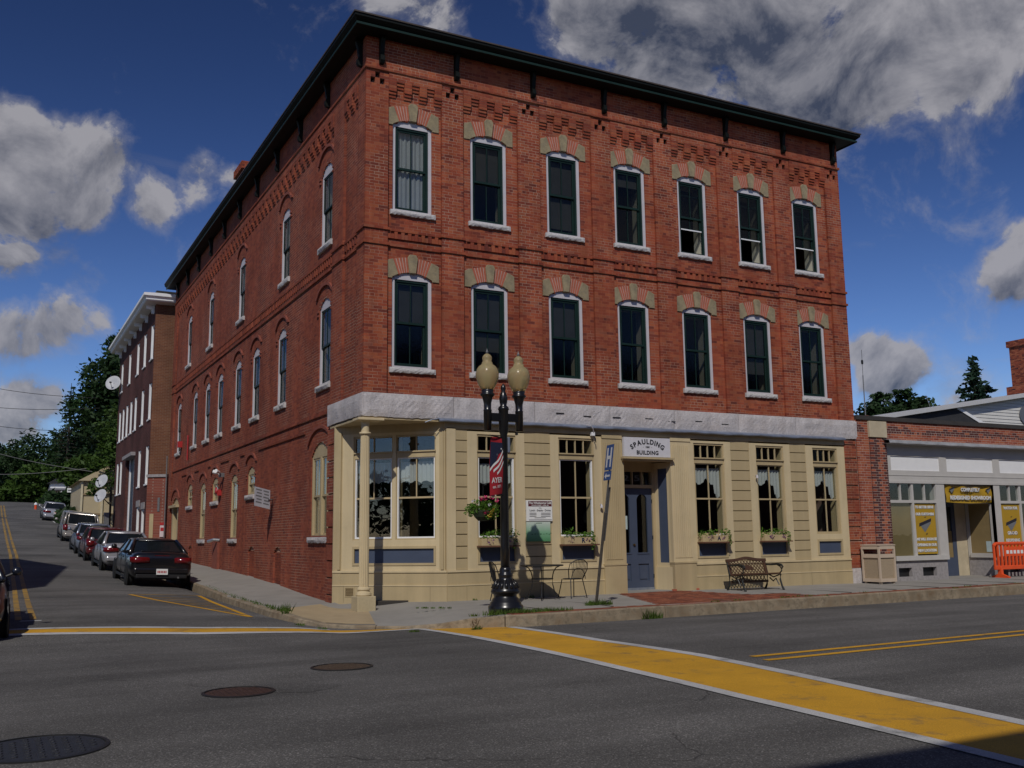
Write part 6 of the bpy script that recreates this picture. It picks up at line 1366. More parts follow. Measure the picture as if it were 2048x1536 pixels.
# ------------------------------------------------------------------ cafe table and chairs
wire = mat('wire_black', (.010, .010, .011), .45, .2, 9, spec=.5)
tx, ty = 3.87, -.80; tz = walk_z(tx, ty)
TB = thing('cafe_table', 'round black wire mesh cafe table on curved legs', 'table', (tx, ty, tz)); MB().lathe([(0, .725), (.455, .725), (.47, .735), (.47, .75), (.455, .755), (0, .75)], (tx, ty, tz), 32).build('top', wire, TB)
for k in range(4):
    a = math.pi/4+k*math.pi/2+.2; c, s = math.cos(a), math.sin(a)
    MB().tube([(tx+c*r, ty+s*r, tz+z) for r, z in ((.38, .725), (.30, .69), (.245, .6), (.22, .48), (.225, .33), (.27, .15), (.33, .03), (.38, .02), (.385, .05), (.36, .06))], .012, 7).build('leg', wire, TB)
MB().lathe([(.215, .44), (.24, .44), (.24, .465), (.215, .465)], (tx, ty, tz), 28).build('ring', wire, TB)
def chair(cx, cy, rot, label):
    cz = walk_z(cx, cy); t = thing('cafe_chair', label, 'chair', (cx, cy, cz), 'black wire cafe chairs')
    R_ = lambda x, y, z: (cx+x*math.cos(rot)-y*math.sin(rot), cy+x*math.sin(rot)+y*math.cos(rot), cz+z)
    ring = [(.21*math.cos(a), .20*math.sin(a), .42) for a in np.linspace(0, 2*math.pi, 25)]
    MB().tube([R_(*p) for p in ring], .011, 6).build('seat_rim', wire, t)
    mb = MB(); 
    for k in range(-5, 6): x = k*.036; y = math.sqrt(max(0, .2**2-(x*.95)**2)); mb.tube([R_(x, -y, .42), R_(x, y, .42)], .0045, 4)
    mb.build('seat_wires', wire, t)
    hoop = [(-.20, -.13, .42), (-.27, -.20, .62), (-.25, -.24, .76), (-.12, -.28, .835), (0, -.29, .845), (.12, -.28, .835), (.25, -.24, .76), (.27, -.20, .62), (.20, -.13, .42)]
    MB().tube([R_(*p) for p in hoop], .011, 7).build('back_hoop', wire, t)
    mb = MB()
    for k in range(-5, 6): q = k/5.6; mb.tube([R_(q*.15, -.19, .42), R_(q*.21, -.235, .62), R_(q*.24, -.285+.04*q*q, .842-.09*q**4)], .006, 5)
    mb.build('back_wires', wire, t)
    arcp = [(-.2*math.cos(a), -.22, .42+.24*math.sin(a)) for a in np.linspace(0, math.pi, 13)]; MB().tube([R_(*p) for p in arcp], .008, 6).build('back_arch', wire, t)
    for sx, sy in ((-1, -1), (1, -1), (-1, 1), (1, 1)): MB().tube([R_(sx*.17, sy*.15, .42), R_(sx*.20, sy*.19, .2), R_(sx*.23, sy*.23, 0)], .011, 6).build('leg', wire, t)
chair(4.74, -.62, .15, 'black wire cafe chair right of the round table'); chair(2.98, -.66, -1.75, 'black wire cafe chair half hidden behind the lamp post base')
# ------------------------------------------------------------------ litter bin and barrier
bx0, by0, bs = 14.30, -.74, .62; bzz = -.085; peb = mat('pebble_panel', (.36, .28, .19), .9, .35, 60, bump=.6, bscale=70); bfr = mat('bin_frame', (.52, .42, .32), .6, .06, 4)
TB_ = thing('litter_bin', 'square beige litter bin with pebbled panels beside the brick pier', 'bin', (bx0+.3, by0+.3, bzz))
MB().box(bx0+.03, bx0+bs-.03, by0+.03, by0+bs-.03, bzz+.12, bzz+.72).build('panel', peb, TB_)
for x in (bx0, bx0+bs-.05):
    for y in (by0, by0+bs-.05): MB().box(x, x+.05, y, y+.05, bzz+.06, bzz+1.0).build('post', bfr, TB_)
for z0, z1 in ((.06, .15), (.70, .80), (.93, 1.02)):
    mb = MB(); mb.box(bx0+.05, bx0+bs-.05, by0, by0+.03, bzz+z0, bzz+z1); mb.box(bx0+.05, bx0+bs-.05, by0+bs-.03, by0+bs, bzz+z0, bzz+z1); mb.box(bx0, bx0+.03, by0+.05, by0+bs-.05, bzz+z0, bzz+z1); mb.box(bx0+bs-.03, bx0+bs, by0+.05, by0+bs-.05, bzz+z0, bzz+z1); mb.build('rail', bfr, TB_)
MB().box(bx0-.015, bx0+bs+.015, by0-.015, by0+bs+.015, bzz+1.02, bzz+1.05).build('lid', bfr, TB_, bevel=.01); MB().box(bx0+.06, bx0+bs-.06, by0+.06, by0+bs-.06, bzz+.70, bzz+.78).build('liner', trim_b, TB_)
for x in (bx0+.04, bx0+bs-.1):
    for y in (by0+.04, by0+bs-.1): MB().box(x, x+.07, y, y+.07, bzz, bzz+.06).build('foot', bfr, TB_)
oz = -.085; OBX = thing('plastic_barrier', 'orange plastic pedestrian barrier in front of the shop', 'barrier', (20.3, -.4, oz)); x0, x1, yb = 19.42, 21.5, -.42
mb = MB(); mb.tube([(x0, yb, oz+.93), (x0+.06, yb, oz+.99), (x0+.2, yb, oz+1.0), (x1-.2, yb, oz+1.0), (x1, yb, oz+.95)], .05, 8); mb.build('top_rail', orange_pl, OBX)
MB().box(x0-.03, x1, yb-.035, yb+.035, oz+.24, oz+.36).build('bottom_rail', orange_pl, OBX, bevel=.015); MB().box(x0+.45, x1-.05, yb-.02, yb+.02, oz+.62, oz+.90).build('reflector_panel', orange_pl, OBX, bevel=.01)
k = 0; x = x0
while x < x1: MB().box(x-.03, x+.03, yb-.03, yb+.03, oz+.34, oz+.97).build('bar', orange_pl, OBX, bevel=.01); x += .165
for x in (x0+.22, x1-.3): mb = MB(); mb.prism(lambda u, z, d: (x+d, yb+u, oz+z), [(-.28, 0), (.28, 0), (.28, .04), (.06, .12), (.05, .32), (-.05, .32), (-.06, .12), (-.28, .04)], -.05, .05); mb.build('foot', orange_pl, OBX, recalc=True)
MB().box(x0+.5, x1-.1, yb-.026, yb-.02, oz+.70, oz+.80).build('reflective_strip', paper_w, OBX)
# ------------------------------------------------------------------ cars
def paint(name, col, metal=.0): return mat(name, col, .28, .04, 2, metal=metal, spec=.5, coat=.6)
def loft(st, sub=2):
    mb = MB(); vs = []
    for (y, zb, zt, w, tw) in st:
        h = zt-zb; half = [(0, zb), (.80*w, zb), (.97*w, zb+.14*h), (w, zb+.40*h), (.985*w, zb+.66*h), (.95*w*(.4+.6*tw), zb+.90*h), (.84*w*tw, zt), (.4*w*tw, zt+.012), ]
        ring = half+[(0, zt+.016)]+[(-x, z) for x, z in reversed(half[1:])]
        vs += [(x, y, z) for x, z in ring]
    n = 16; fs = []
    for i in range(len(st)-1):
        for k in range(n): fs.append((i*n+k, i*n+(k+1) % n, (i+1)*n+(k+1) % n, (i+1)*n+k))
    fs.append(tuple(range(n))); fs.append(tuple((len(st)-1)*n+k for k in range(n-1, -1, -1)))
    mb.add(vs, fs); return mb
def wheel(mbx, parent, x, y, r, w, s, place):
    t = MB(); pr = [(r*.62, -w/2), (r*.9, -w/2), (r, -w*.32), (r, w*.32), (r*.9, w/2), (r*.62, w/2)]
    def ori(m): m.v = [place(x+z*s, y+a, r+b) for a, b, z in m.v]; return m
    ty_ = ori(MB().lathe(pr, (0, 0, 0), 26)).build('tyre', tyre_m, parent, smooth=True, recalc=True)
    ori(MB().lathe([(0, w*.30), (r*.2, w*.36), (r*.3, w*.30), (r*.58, w*.34), (r*.64, w*.42), (r*.64, -w*.4)], (0, 0, 0), 26)).build('rim', rim_m, ty_, smooth=True, recalc=True)
    sp = MB()
    for k in range(5):
        a = 2*math.pi*k/5; sp.add([(c*math.cos(a+e), c*math.sin(a+e), w*.37) for c, e in ((r*.28, -.5), (r*.55, -.22), (r*.55, .22), (r*.28, .5))], [(0, 1, 2, 3)])
    ori(sp).build('rim_recess', trim_b, ty_, recalc=True)
def make_car(name, label, body, loc, heading=1, L=4.55, W=1.74, H=1.40, kind='sedan', slope=0.0, roll=0.0, lamp='side', cat='car', xtra=None):
    t = thing(name, label, cat, loc, 'cars along the side street'); hw = W/2; s = heading
    def place(x, y, z): return (loc[0]+x*s, loc[1]+y*s, loc[2]+z+y*s*slope+x*s*roll)
    def put(mb): mb.v = [place(*v) for v in mb.v]; return mb
    if kind == 'van':
        st = [(0, .42, .98, hw*.86, .94), (.04, .30, 1.02, hw*.95, .96), (.25, .22, 1.04, hw, .97), (1.0, .2, 1.04, hw, .97), (3.4, .2, 1.03, hw, .97), (4.0, .22, .98, hw*.97, .95), (4.5, .26, .84, hw*.9, .9), (4.75, .34, .66, hw*.72, .9)]
        cab = dict(b0=.06, b1=4.05, t0=.20, t1=2.75, zb=1.02, zt=H-.06, wb=.95, wt=.80)
    elif kind == 'hatch':
        st = [(0, .42, .84, hw*.82, .92), (.05, .30, .92, hw*.93, .95), (.25, .22, .95, hw, .95), (1.0, .2, .95, hw, .95), (2.6, .2, .93, hw, .95), (3.1, .21, .92, hw, .95), (3.7, .24, .78, hw*.95, .9), (3.95, .3, .66, hw*.85, .9), (4.05, .42, .56, hw*.6, .9)]
        cab = dict(b0=.20, b1=3.15, t0=.75, t1=2.2, zb=.92, zt=H-.05, wb=.93, wt=.74)
    else:
        k = L/4.55
        st = [(0, .44, .84, hw*.80, .94), (.05, .30, .96, hw*.92, .95), (.22, .23, 1.00, hw*.985, .94), (.55, .21, 1.00, hw, .93), (1.1, .2, .985, hw, .94), (2.4, .2, .96, hw, .95), (3.2, .2, .94, hw, .95), (3.6, .21, .90, hw*.985, .93), (4.2, .24, .78, hw*.93, .9), (4.45, .3, .66, hw*.82, .9), (4.55, .42, .56, hw*.62, .9)]
        st = [(a*k, b, c, d, e) for a, b, c, d, e in st]; cab = dict(b0=.72*k, b1=3.35*k, t0=1.35*k, t1=2.55*k, zb=.955, zt=H-.05, wb=.93, wt=.70)
    bo = put(loft(st)).build('body', body, t, smooth=True, sub=2, recalc=True)
    # greenhouse: dark glass with painted roof and pillars
    c = cab; wb, wt = c['wb']*hw*.97, c['wt']*hw; zb, zt = c['zb'], c['zt']; zm = zb+(zt-zb)*.92
    g = MB(); ring = lambda y0, y1, w, z, r: [(-w, y0+r, z), (-w+r, y0, z), (w-r, y0, z), (w, y0+r, z), (w, y1-r, z), (w-r, y1, z), (-w+r, y1, z), (-w, y1-r, z)]
    lo = ring(c['b0'], c['b1'], wb, zb-.03, .12); hi = ring(c['t0'], c['t1'], wt, zm, .12); g.add(lo+hi, [(i, (i+1) % 8, 8+(i+1) % 8, 8+i) for i in range(8)]); put(g).build('glass', car_glass, t, recalc=True)
    r_ = MB(); e = .022; hi2 = ring(c['t0']-.05, c['t1']+.06, wt+.018, zm-.008, .14); mid = ring(c['t0']+.02, c['t1']-.02, wt-.03, zt, .14); cap = ring(c['t0']+.25, c['t1']-.25, wt-.22, zt+.03, .1)
    r_.add(hi2+mid+cap, [(i, (i+1) % 8, 8+(i+1) % 8, 8+i) for i in range(8)]+[(8+i, 8+(i+1) % 8, 16+(i+1) % 8, 16+i) for i in range(8)]+[tuple(range(16, 24)), tuple(range(7, -1, -1))]); put(r_).build('roof', body, t, smooth=True, recalc=True)
    for sx in (-1, 1):
        for (ya, yb_, rr, off) in ((c['b0']+.04, c['t0']+.0, .055, .03), (c['b1']-.05, c['t1']-.0, .035, .05)):
            q = MB(); q.tube([(sx*(wb-off*.4), ya, zb-.03), (sx*((wb+wt)/2-off*.3), (ya+yb_)/2, (zb+zm)/2), (sx*(wt-.02), yb_+.03, zm+.01)], [rr*1.3, rr, rr*.9], 8); put(q).build('pillar', body, t, smooth=True)
        ymid = (c['b0']+c['b1'])/2+(.1 if kind != 'van' else .3)
        q = MB(); q.tube([(sx*(wb+.004), ymid, zb-.03), (sx*(wt+.004), ymid-.06, zm)], .03, 6); put(q).build('pillar', trim_b if kind != 'van' else body, t)
        q = MB(); y_m = c['b1']-.35; q.lathe([(0, -.07), (.07, -.06), (.085, .0), (.06, .06), (0, .07)], (sx*(hw+.10), y_m, zb+.10), 10, sx=1, sy=.6); mr_ = put(q).build('mirror', body, t, smooth=True)
        q = MB(); q.tube([(sx*(hw-.06), y_m, zb+.02), (sx*(hw+.08), y_m, zb+.08)], .022, 6); put(q).build('mirror_arm', trim_b, mr_)
        q = MB()
        for yh in (ymid-.75, ymid+.35): q.box(sx*hw-.004 if sx > 0 else sx*hw-.018, sx*hw+.018 if sx > 0 else sx*hw+.004, yh, yh+.16, .80, .825)
        put(q).build('door_handle', body, t)
        q = MB()
        for ys_ in (ymid-1.0, ymid+.02, ymid+1.02): q.box(sx*hw*.985-.008, sx*hw*.985+.008, ys_, ys_+.012, .34, .90)
        put(q).build('door_seams', trim_b, t)['kind'] = 'stuff'
        # seam and sill
        q = MB(); q.box(sx*(hw-.012)-.006, sx*(hw-.012)+.006, ymid-1.05, ymid+1.2, .22, .30); put(q).build('sill_trim', trim_b, t)
    rw = .30 if kind != 'van' else .33; yr, yf = (.78, L-.86) if kind != 'hatch' else (.62, 3.25)
    for y in (yr, yf):
        for sx in (-1, 1):
            q = MB(); q.lathe([(0, -.02), (rw+.06, -.02), (rw+.065, .0), (rw+.05, .012), (0, .012)], (0, 0, 0), 26); q.v = [(sx*(hw-.012+z), y+a, rw+.02+b) for a, b, z in q.v]; put(q).build('wheel_arch', trim_b, t, recalc=True)
            wheel(None, t, sx*(hw-.085), y, rw, .20, sx, place)
    # rear: lamps, plate, bumper line
    zl = (.70, .86) if kind == 'sedan' else ((.70, 1.02) if kind == 'van' else (.66, .92))
    for sx in (-1, 1):
        q = MB()
        xi = .34 if kind == 'sedan' else (.64 if kind == 'van' else .55)
        x_in, x_mid, x_out = xi*hw*1.15, .80*hw, .975*hw
        P_ = [(x_in, .035), (x_mid, .015), (x_out*.96, .08), (x_out, .30 if kind == 'sedan' else .14)]
        vs = []
        for (xx, yy) in P_:
            for zz_, iy in ((zl[0], 0), ((zl[0]+zl[1])/2, -.012), (zl[1], .02)): vs.append((sx*xx, yy-.035+iy, zz_))
        n_ = 3; m_2 = len(vs); vs2 = vs+[(a*.97, b+.09, z_) for a, b, z_ in vs]
        fs = [(i*3+k_, (i+1)*3+k_, (i+1)*3+k_+1, i*3+k_+1) for i in range(3) for k_ in range(2)]+[(m_2+i*3+k_, m_2+i*3+k_+1, m_2+(i+1)*3+k_+1, m_2+(i+1)*3+k_) for i in range(3) for k_ in range(2)]
        q.add(vs2, fs+[(i*3+2, (i+1)*3+2, m_2+(i+1)*3+2, m_2+i*3+2) for i in range(3)]+[((i+1)*3, i*3, m_2+i*3, m_2+(i+1)*3) for i in range(3)]+[(0, 1, m_2+1, m_2), (1, 2, m_2+2, m_2+1)]); put(q).build('tail_light', red_lens, t, smooth=True, recalc=True)
        q = MB(); q.box(sx*.62*hw if sx > 0 else -.84*hw, .84*hw if sx > 0 else -.62*hw, L-.28, L-.10, .60, .72); put(q).build('headlight', head_lens, t, bevel=.03)
    q = MB(); q.box(-hw*.86, hw*.86, -.045, .10, .40, .56); put(q).build('bumper', body, t, bevel=.04); q = MB(); q.box(-hw*.80, hw*.80, -.01, .12, .27, .40); put(q).build('valance', trim_b, t, bevel=.03)
    q = MB(); q.box(-hw*.66, hw*.66, .028, .05, .605, .618); put(q).build('boot_seam', trim_b, t)
    zp = .46 if kind == 'sedan' and lamp == 'low' else (.74 if kind != 'van' else .80)
    q = MB(); q.box(-.155, .155, -.062 if zp < .5 else -.052, -.046 if zp < .5 else -.02, zp-.08, zp+.08); pl = put(q).build('number_plate', paper_w, t)
    q = MB()
    for k in range(6): q.box(-.125+k*.043, -.098+k*.043, -.066 if zp < .5 else -.056, -.061 if zp < .5 else -.051, zp-.035, zp+.03)
    put(q).build('plate_characters', MATS['alarm_red'], pl)
    if kind == 'van':
        q = MB(); q.add([(-.70*hw, .055, 1.08), (.70*hw, .055, 1.08), (.62*hw, .165, 1.56), (-.62*hw, .165, 1.56)], [(0, 1, 2, 3)]); put(q).build('rear_screen', car_glass, t)
        q = MB(); q.tube([(-.75*hw, .05, 1.04), (-.66*hw, .18, 1.62), (.66*hw, .18, 1.62), (.75*hw, .05, 1.04), (-.75*hw, .05, 1.04)], .045, 8); put(q).build('tailgate_frame', body, t, smooth=True)
    if lamp == 'low':
        q = MB(); q.box(-.62*hw, .62*hw, .26, .40, 1.005, 1.03); put(q).build('boot_lip', body, t, bevel=.01); q = MB(); q.box(-.2, .2, .02, .06, .90, .915); put(q).build('brake_light', red_lens, t); q = MB(); q.tube([(.45, -.02, .30), (.45, .15, .32)], .03, 8); put(q).build('exhaust', metal_g, t)
    return t
def slope_at(y): return (float(np.interp(y+4, GY, GZ))-float(np.interp(y, GY, GZ)))/4
cars = [('black_car', 'black sedan, the nearest car parked at the kerb', paint('black_paint', (.006, .006, .008)), 10.0, 'sedan', dict(L=4.6, W=1.74, H=1.37, lamp='low')),
        ('silver_car', 'silver sedan parked right behind the black car', paint('silver_paint', (.46, .46, .49), .5), 17.3, 'sedan', dict(L=4.55, W=1.74, H=1.42)),
        ('red_car', 'dark red hatchback parked between the silver and blue-grey cars', paint('red_paint', (.085, .008, .011)), 24.1, 'hatch', dict(L=4.05, W=1.7, H=1.42)),
        ('blue_grey_car', 'blue-grey sedan parked between the red car and the minivan', paint('bluegrey_paint', (.22, .25, .32), .5), 29.0, 'sedan', dict(L=4.5, W=1.74, H=1.42)),
        ('minivan', 'pale silver-beige minivan parked up the hill', paint('champagne_paint', (.40, .37, .34), .5), 38.6, 'van', dict(L=4.75, W=1.92, H=1.74)),
        ('far_silver_car', 'silver sedan parked farthest up the hill', paint('silver_paint', (.40, .40, .43), .5), 60.5, 'sedan', dict(L=4.5, W=1.76, H=1.46))]
for nm_, lb, pt, y, kd, kw in cars:
    nm2 = {'black_car': 'parked_car', 'silver_car': 'parked_car', 'red_car': 'parked_car', 'blue_grey_car': 'parked_car', 'minivan': 'minivan', 'far_silver_car': 'parked_car'}[nm_]
    xc = -3.32+kw['W']/2; zc = (g1(xc-.7, y+.8)+g1(xc+.7, y+.8))/2-slope_at(y)*.8
    make_car(nm2, lb, pt, (xc, y, zc), 1, kind=kd, slope=slope_at(y), roll=(g1(xc+.7, y+.8)-g1(xc-.7, y+.8))/1.4*.45, **kw)
make_car('waiting_car', 'dark car cut off by the left edge, waiting at the crosswalk', paint('dark_blue_paint', (.008, .010, .018)), (-7.44, 1.75, g1(-7.44, 1.75-3.8)+.0), -1, L=4.6, W=1.78, H=1.45, slope=.02)
# ------------------------------------------------------------------ trees and weeds
def tree(name, label, base, blobs, n, size, material, trunk=(.25, 3.0), group=None, seed=0, limbs=True):
    t = thing(name, label, 'tree', base, group); rg = np.random.default_rng(seed); P = []
    vol = np.array([b[3]*b[4]*b[5] for b in blobs])**.75; vol /= vol.sum()
    for b, v in zip(blobs, vol):
        k = int(n*v); q = rg.normal(size=(k, 3)); q /= np.linalg.norm(q, axis=1)[:, None]; rad = rg.random((k, 1))**.4
        # clumps: pull points towards random cluster centres
        cl = rg.normal(size=(max(5, k//55), 3)); cl /= np.linalg.norm(cl, axis=1)[:, None]; cl *= (.55+.5*rg.random((len(cl), 1)))
        idx = rg.integers(0, len(cl), k); mixw = np.where(rg.random((k, 1)) < .75, 1, 0)
        pts = np.where(mixw > 0, cl[idx]+rg.normal(size=(k, 3))*.13, q*rad)
        P.append(np.array(b[:3])+pts*np.array(b[3:6]))
    P = np.concatenate(P); V, F = leaf_quads(P, size, rg); mesh_np('crown', V, F, material, t)
    top = np.array([b[:3] for b in blobs]).mean(0); r, h = trunk; mb = MB()
    p0 = Vector(base); p1 = Vector((top[0], top[1], base[2]+h)); mb.tube([p0-Vector((0, 0, .3)), p0.lerp(p1, .5)+Vector((.1, 0, 0)), p1], [r*1.3, r, r*.8], 9)
    for b in blobs[:7]: mb.tube([p1, p1.lerp(Vector(b[:3]), .5)+Vector((0, 0, .2)), Vector(b[:3])], [r*.6, r*.35, r*.12], 6)
    mb.build('trunk', bark, t, smooth=True); return t
def conifer(name, label, base, h, r, n, size, seed, group=None, sparse=1.0):
    t = thing(name, label, 'tree', base, group); rg = np.random.default_rng(seed); V = []; mbt = MB(); mbt.tube([base, (base[0], base[1], base[2]+h)], [r*.07, r*.01], 7)
    P = []; z = .12*h
    while z < h*.985:
        f = 1-z/h; rr = r*(f**.85)*rg.uniform(.85, 1.1); nb_ = max(5, int(11*f+5))
        for k in range(nb_):
            a = rg.uniform(0, 2*math.pi); L_ = rr*rg.uniform(.7, 1.1); m_n = int(max(3, n*L_/r/60*sparse)); tt = rg.random(m_n)**.7
            droop = -.22*L_*tt+.12*L_*tt**2
            pts = np.stack([base[0]+math.cos(a)*L_*tt, base[1]+math.sin(a)*L_*tt, base[2]+z+droop], 1)+rg.normal(size=(m_n, 3))*np.array([.05, .05, .03])*r*.55; P.append(pts)
            mbt.tube([(base[0], base[1], base[2]+z), (base[0]+math.cos(a)*L_*.9, base[1]+math.sin(a)*L_*.9, base[2]+z-.12*L_)], [r*.012, r*.004], 4)
        z += h*.035*rg.uniform(.8, 1.2)
    P = np.concatenate(P); mesh_np('crown', *leaf_quads(P, size, rg), leaf_con, t); mbt.build('trunk', bark, t); return t
GR = 'trees beyond the buildings'
tree('leafy_tree', 'tall dark tree rising behind the old brick building', (2.2, 60, 2.5), [(2.4, 61, 15.6, 2.0, 2.0, 1.9), (1.2, 60, 13.4, 2.6, 2.4, 2.0), (.4, 60, 11.0, 2.4, 2.4, 1.9), (2.6, 61, 12, 3, 2.5, 3), (1.6, 59, 9.2, 2.6, 2.4, 1.6), (3.0, 60, 8, 3, 2.5, 2.5), (1.4, 62, 16.6, .9, .9, 1.0)], 24000, .2, leaf_d, (.3, 6), GR, 1)
tree('leafy_tree', 'sunlit green tree whose branches hang over the beige house', (1.4, 46, 1.6), [(.6, 46, 8.2, 1.7, 1.5, 1.5), (-.1, 46, 6.6, 1.3, 1.2, 1.0), (-.9, 45.4, 4.7, .75, .7, .55), (.5, 46, 5.4, 1.1, 1.0, .9), (1.4, 46.5, 9.4, 1.7, 1.5, 1.3), (-.2, 46, 7.6, 1.0, 1.0, .7), (-1.25, 45.2, 4.3, .4, .4, .3)], 9000, .12, leaf_g, (.2, 3.5), GR, 2)
for i, (x, y, z, r, h, mt, lb) in enumerate([(-5.5, 118, 3.8, 5.0, 10.4, leaf_d, 'dark rounded tree at the left edge, at the top of the side street'), (-1.8, 122, 3.8, 5.4, 12.6, leaf_d, 'dark rounded tree right of the one at the left edge'), (2.8, 112, 3.8, 5.2, 12.6, leaf_d, 'dark broad tree under the tall fir'), (-2.6, 100, 4.6, 3.0, 5.6, leaf_g, 'lighter green tree in front of the dark wood'), (6.0, 88, 4.5, 4.6, 10.5, leaf_d, 'dark tree hidden behind the leaning branches'), (-8.5, 108, 4.0, 4.5, 8.5, leaf_d, 'dark tree on the left side at the top of the street'), (1.0, 82, 4.6, 2.4, 5.2, leaf_g, 'yellow-green tree above the white house'), (-4.6, 104, 4.9, 2.6, 3.2, leaf_g, 'low bush at the bend of the side street'), (-6.8, 112, 4.6, 3.2, 3.4, leaf_d, 'dark bush closing the end of the street')]):
    c = h-r*.75; rgx = random.Random(i); bl_ = [(x+rgx.uniform(-.6, .6)*r, y+rgx.uniform(-.5, .5)*r, z+c*(.45+.6*rgx.random()), r*rgx.uniform(.45, .7), r*rgx.uniform(.45, .7), r*rgx.uniform(.4, .6)) for _ in range(9)]+[(x, y, z+c, r*.7, r*.7, r*.65)]
    tree('leafy_tree', lb, (x, y, z-.8), bl_, 13000, .26, mt, (.28, c*.5), GR, 30+i)
conifer('fir_tree', 'bare-branched fir standing above the dark wood at the left', (1.1, 108, 8), 12.2, 3.0, 900, .20, 50, GR, .45)
conifer('spruce_tree', 'dark conical spruce behind the white building', (100.2, 60, 8), 14.9, 5.4, 2600, .40, 51, GR)
tr = [(63.0, 47, 12.2, 1.6), (65.2, 45, 12.4, 1.9), (66.6, 45, 13.6, 1.7), (68.4, 46, 12.4, 1.6), (69.9, 45, 14.2, 1.6), (71.2, 46, 13.2, 1.5), (72.6, 45, 13.6, 1.5), (74.0, 45, 12.8, 1.7)]
for i, (x, y, zt, r) in enumerate(tr):
    zt += .5; r *= 1.3; rgx = random.Random(70+i); bl_ = [(x+rgx.uniform(-.8, .8), y+rgx.uniform(-.8, .8), zt-r*.7-k*.95, r*rgx.uniform(.6, .85)*(1+.1*k), r*.9, .85) for k in range(5)]+[(x, y, zt-.5, r*.5, r*.5, .7)]
    tree('leafy_tree', ['broad-leaved tree nearest the radio mast', 'dark tree second from the radio mast', 'tallest rounded tree left of the roof antenna', 'tree directly behind the roof antenna', 'highest tree right of the roof antenna', 'narrow tree right of the highest one', 'second tree from the right end of the far row', 'rightmost tree of the far row over the shop roof'][i], (x, y, 5), bl_, 5200, .24, leaf_d, (.25, zt-9), 'row of trees over the shop roof', 80+i)
for i, (x, y, h, r) in enumerate(((-46, -24, 7.2, 4.5), (-48, -15, 7.8, 5), (-45, -5, 7.0, 4.5), (-52, 6, 8.2, 5.5), (-40, -30, 6.5, 4))):
    rgx = random.Random(300+i); bl_ = [(x+rgx.uniform(-.6, .6)*r, y+rgx.uniform(-.6, .6)*r, h*(.12+.62*rgx.random()), r*.62, r*.62, h*.22) for _ in range(11)]
    tree('leafy_tree', ['first', 'second', 'third', 'fourth', 'fifth'][i]+' street tree down the main street, outside the frame', (x, y, -.6), bl_, 4000, .3, leaf_d, (.25, h*.4), 'street trees outside the frame', 310+i)
# a bank of brush closing the end of the street
def scrub(name, label, boxes, n, size, material, seed):
    rg = np.random.default_rng(seed); P = []
    for (x0, x1, y0, y1, z0, z1) in boxes:
        q = rg.random((n, 3)); hh = .6+.4*np.sin(q[:, 0]*19)*np.sin(q[:, 0]*7+1); P.append(np.stack([x0+(x1-x0)*q[:, 0], y0+(y1-y0)*q[:, 1], z0+(z1-z0)*q[:, 2]*(.55+.45*hh)], 1))
    o = mesh_np(name, *leaf_quads(np.concatenate(P), size, rg), material, kind='stuff'); return props(o, label, 'brush')
scrub('brush', 'dark undergrowth closing the end of the side street', [(-14, 12, 124, 130, 2.5, 9.5), (-14, -6.8, 96, 118, 4, 9), (-2.2, .5, 76, 92, 4.2, 6.0), (-2.4, -1.6, 50, 76, 2.2, 3.6)], 5000, .3, leaf_d, 60)
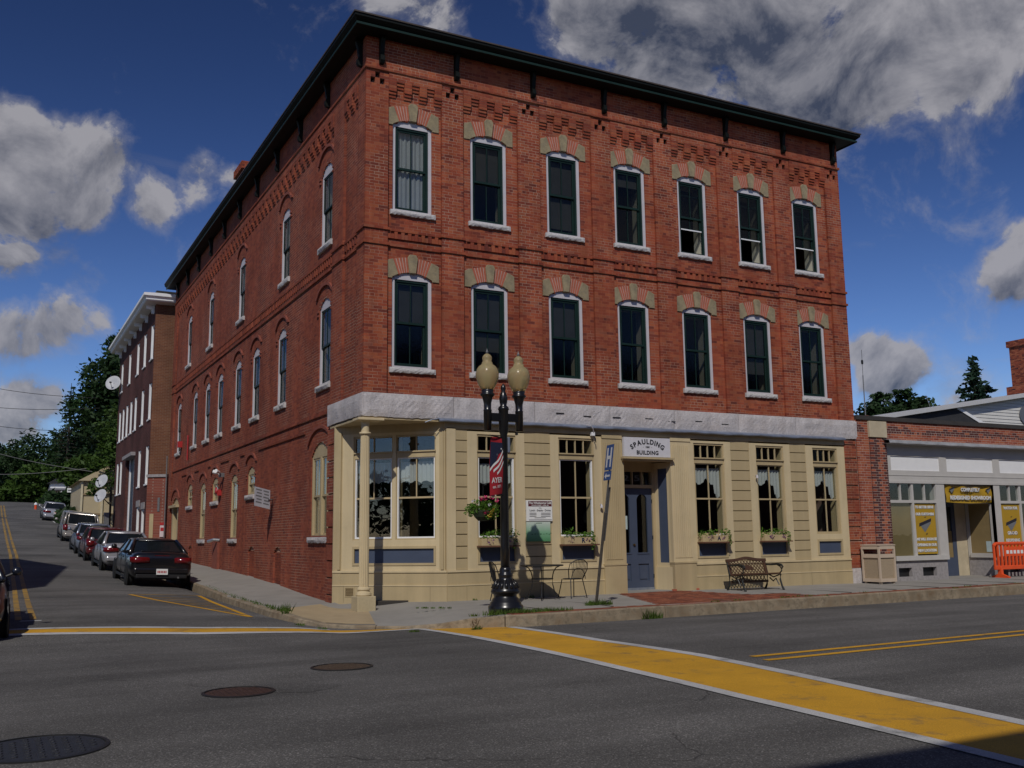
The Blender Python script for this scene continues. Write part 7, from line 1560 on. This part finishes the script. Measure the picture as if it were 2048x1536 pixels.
# weeds and grass at the kerbs and posts
def tufts(name, label, spots, seed, zf, blades=60, hgt=.12, material=grass_m):
    rg = np.random.default_rng(seed); V = []; F = []; k = 0
    for (x, y, r, h) in spots:
        for _ in range(int(blades*max(.4, r*6))):
            a = rg.uniform(0, 6.28); d = r*math.sqrt(rg.random()); px, py = x+d*math.cos(a)*1.0, y+d*math.sin(a)*.6; z = zf(px, py); b = rg.uniform(0, 6.28); hh = h*rg.uniform(.4, 1.1); w = .006+.008*rg.random(); lean = hh*rg.uniform(.2, 1.0)
            V += [(px-w*math.sin(b), py+w*math.cos(b), z-.01), (px+w*math.sin(b), py-w*math.cos(b), z-.01), (px+lean*math.cos(b), py+lean*math.sin(b), z+hh)]; F.append((k, k+1, k+2)); k += 3
    o = mesh_np(name, V, F, material, kind='stuff'); return props(o, label, 'grass')
kz_ = lambda x, y: max(walk_z(x, y), -.13) if y > kY(x)+.02 else g1(x, y)
tufts('grass', 'short grass around the foot of the lamp post', [(lx-.55+.16*k, ly-.45+.05*math.sin(k), .16, .09) for k in range(11)]+[(lx-.9, ly-.5, .1, .06), (lx+.2, ly-.42, .2, .1), (lx+.45, ly-.35, .18, .07)], 1, kz_)
tufts('grass', 'grass tuft at the foot of the leaning sign', [(4.1, -2.62, .2, .13), (4.25, -2.68, .18, .1), (3.95, -2.66, .15, .1)], 2, kz_, 110)
tufts('grass', 'weeds growing at the bottom of the main street kerb', [(4.55, kY(4.5)-.06, .16, .22), (4.75, kY(4.7)-.06, .14, .15), (.8, -3.86, .1, .1), (-.2, -3.42, .12, .05)], 3, lambda x, y: g1(x, y), 90)
tufts('grass', 'thin weeds along the brick strip by the kerb', [(x, kY(x)+.2+.12*math.sin(x*3), .12, .05) for x in (6.6, 7.2, 8.5, 8.7, 9.0, 9.3, 9.7, 11.2, 14.3, 15.1, 16.0, 17.2)]+[(.72+.09*k+.03*math.sin(k*2.1), -1.3-.06*k, .03+.03*abs(math.sin(k*1.7)), .03) for k in range(7)], 4, kz_, 45)
tufts('grass', 'weeds along the inner edge of the side street kerb', [(float(np.interp(y, [.6, 5, 10], [-1.58, -1.49, -1.34]))+.03*math.sin(y*5), y, .09, .06+.05*(y < 1.4)) for y in np.arange(-.2, 9, .32)]+[(-1.5, .2, .12, .2), (-1.5, .4, .12, .16), (-1.72, -1.6, .1, .05), (-1.45, -2.1, .1, .04)], 5, lambda x, y: float(np.interp(y, GY, GZ))+.135 if y > -.4 else g1(x, y)+.03, 50)
tufts('grass', 'green sprigs growing at the shopfront base behind the table', [(3.45, -.05, .08, .12), (4.0, -.05, .08, .1), (2.6, -.06, .06, .05)], 6, lambda x, y: -.06, 60)
SC.render.film_transparent = False
SC.cycles.max_bounces = 5; SC.cycles.diffuse_bounces = 3; SC.cycles.glossy_bounces = 3; SC.cycles.transparent_max_bounces = 12; SC.cycles.use_denoising = True; SC.cycles.use_adaptive_sampling = True
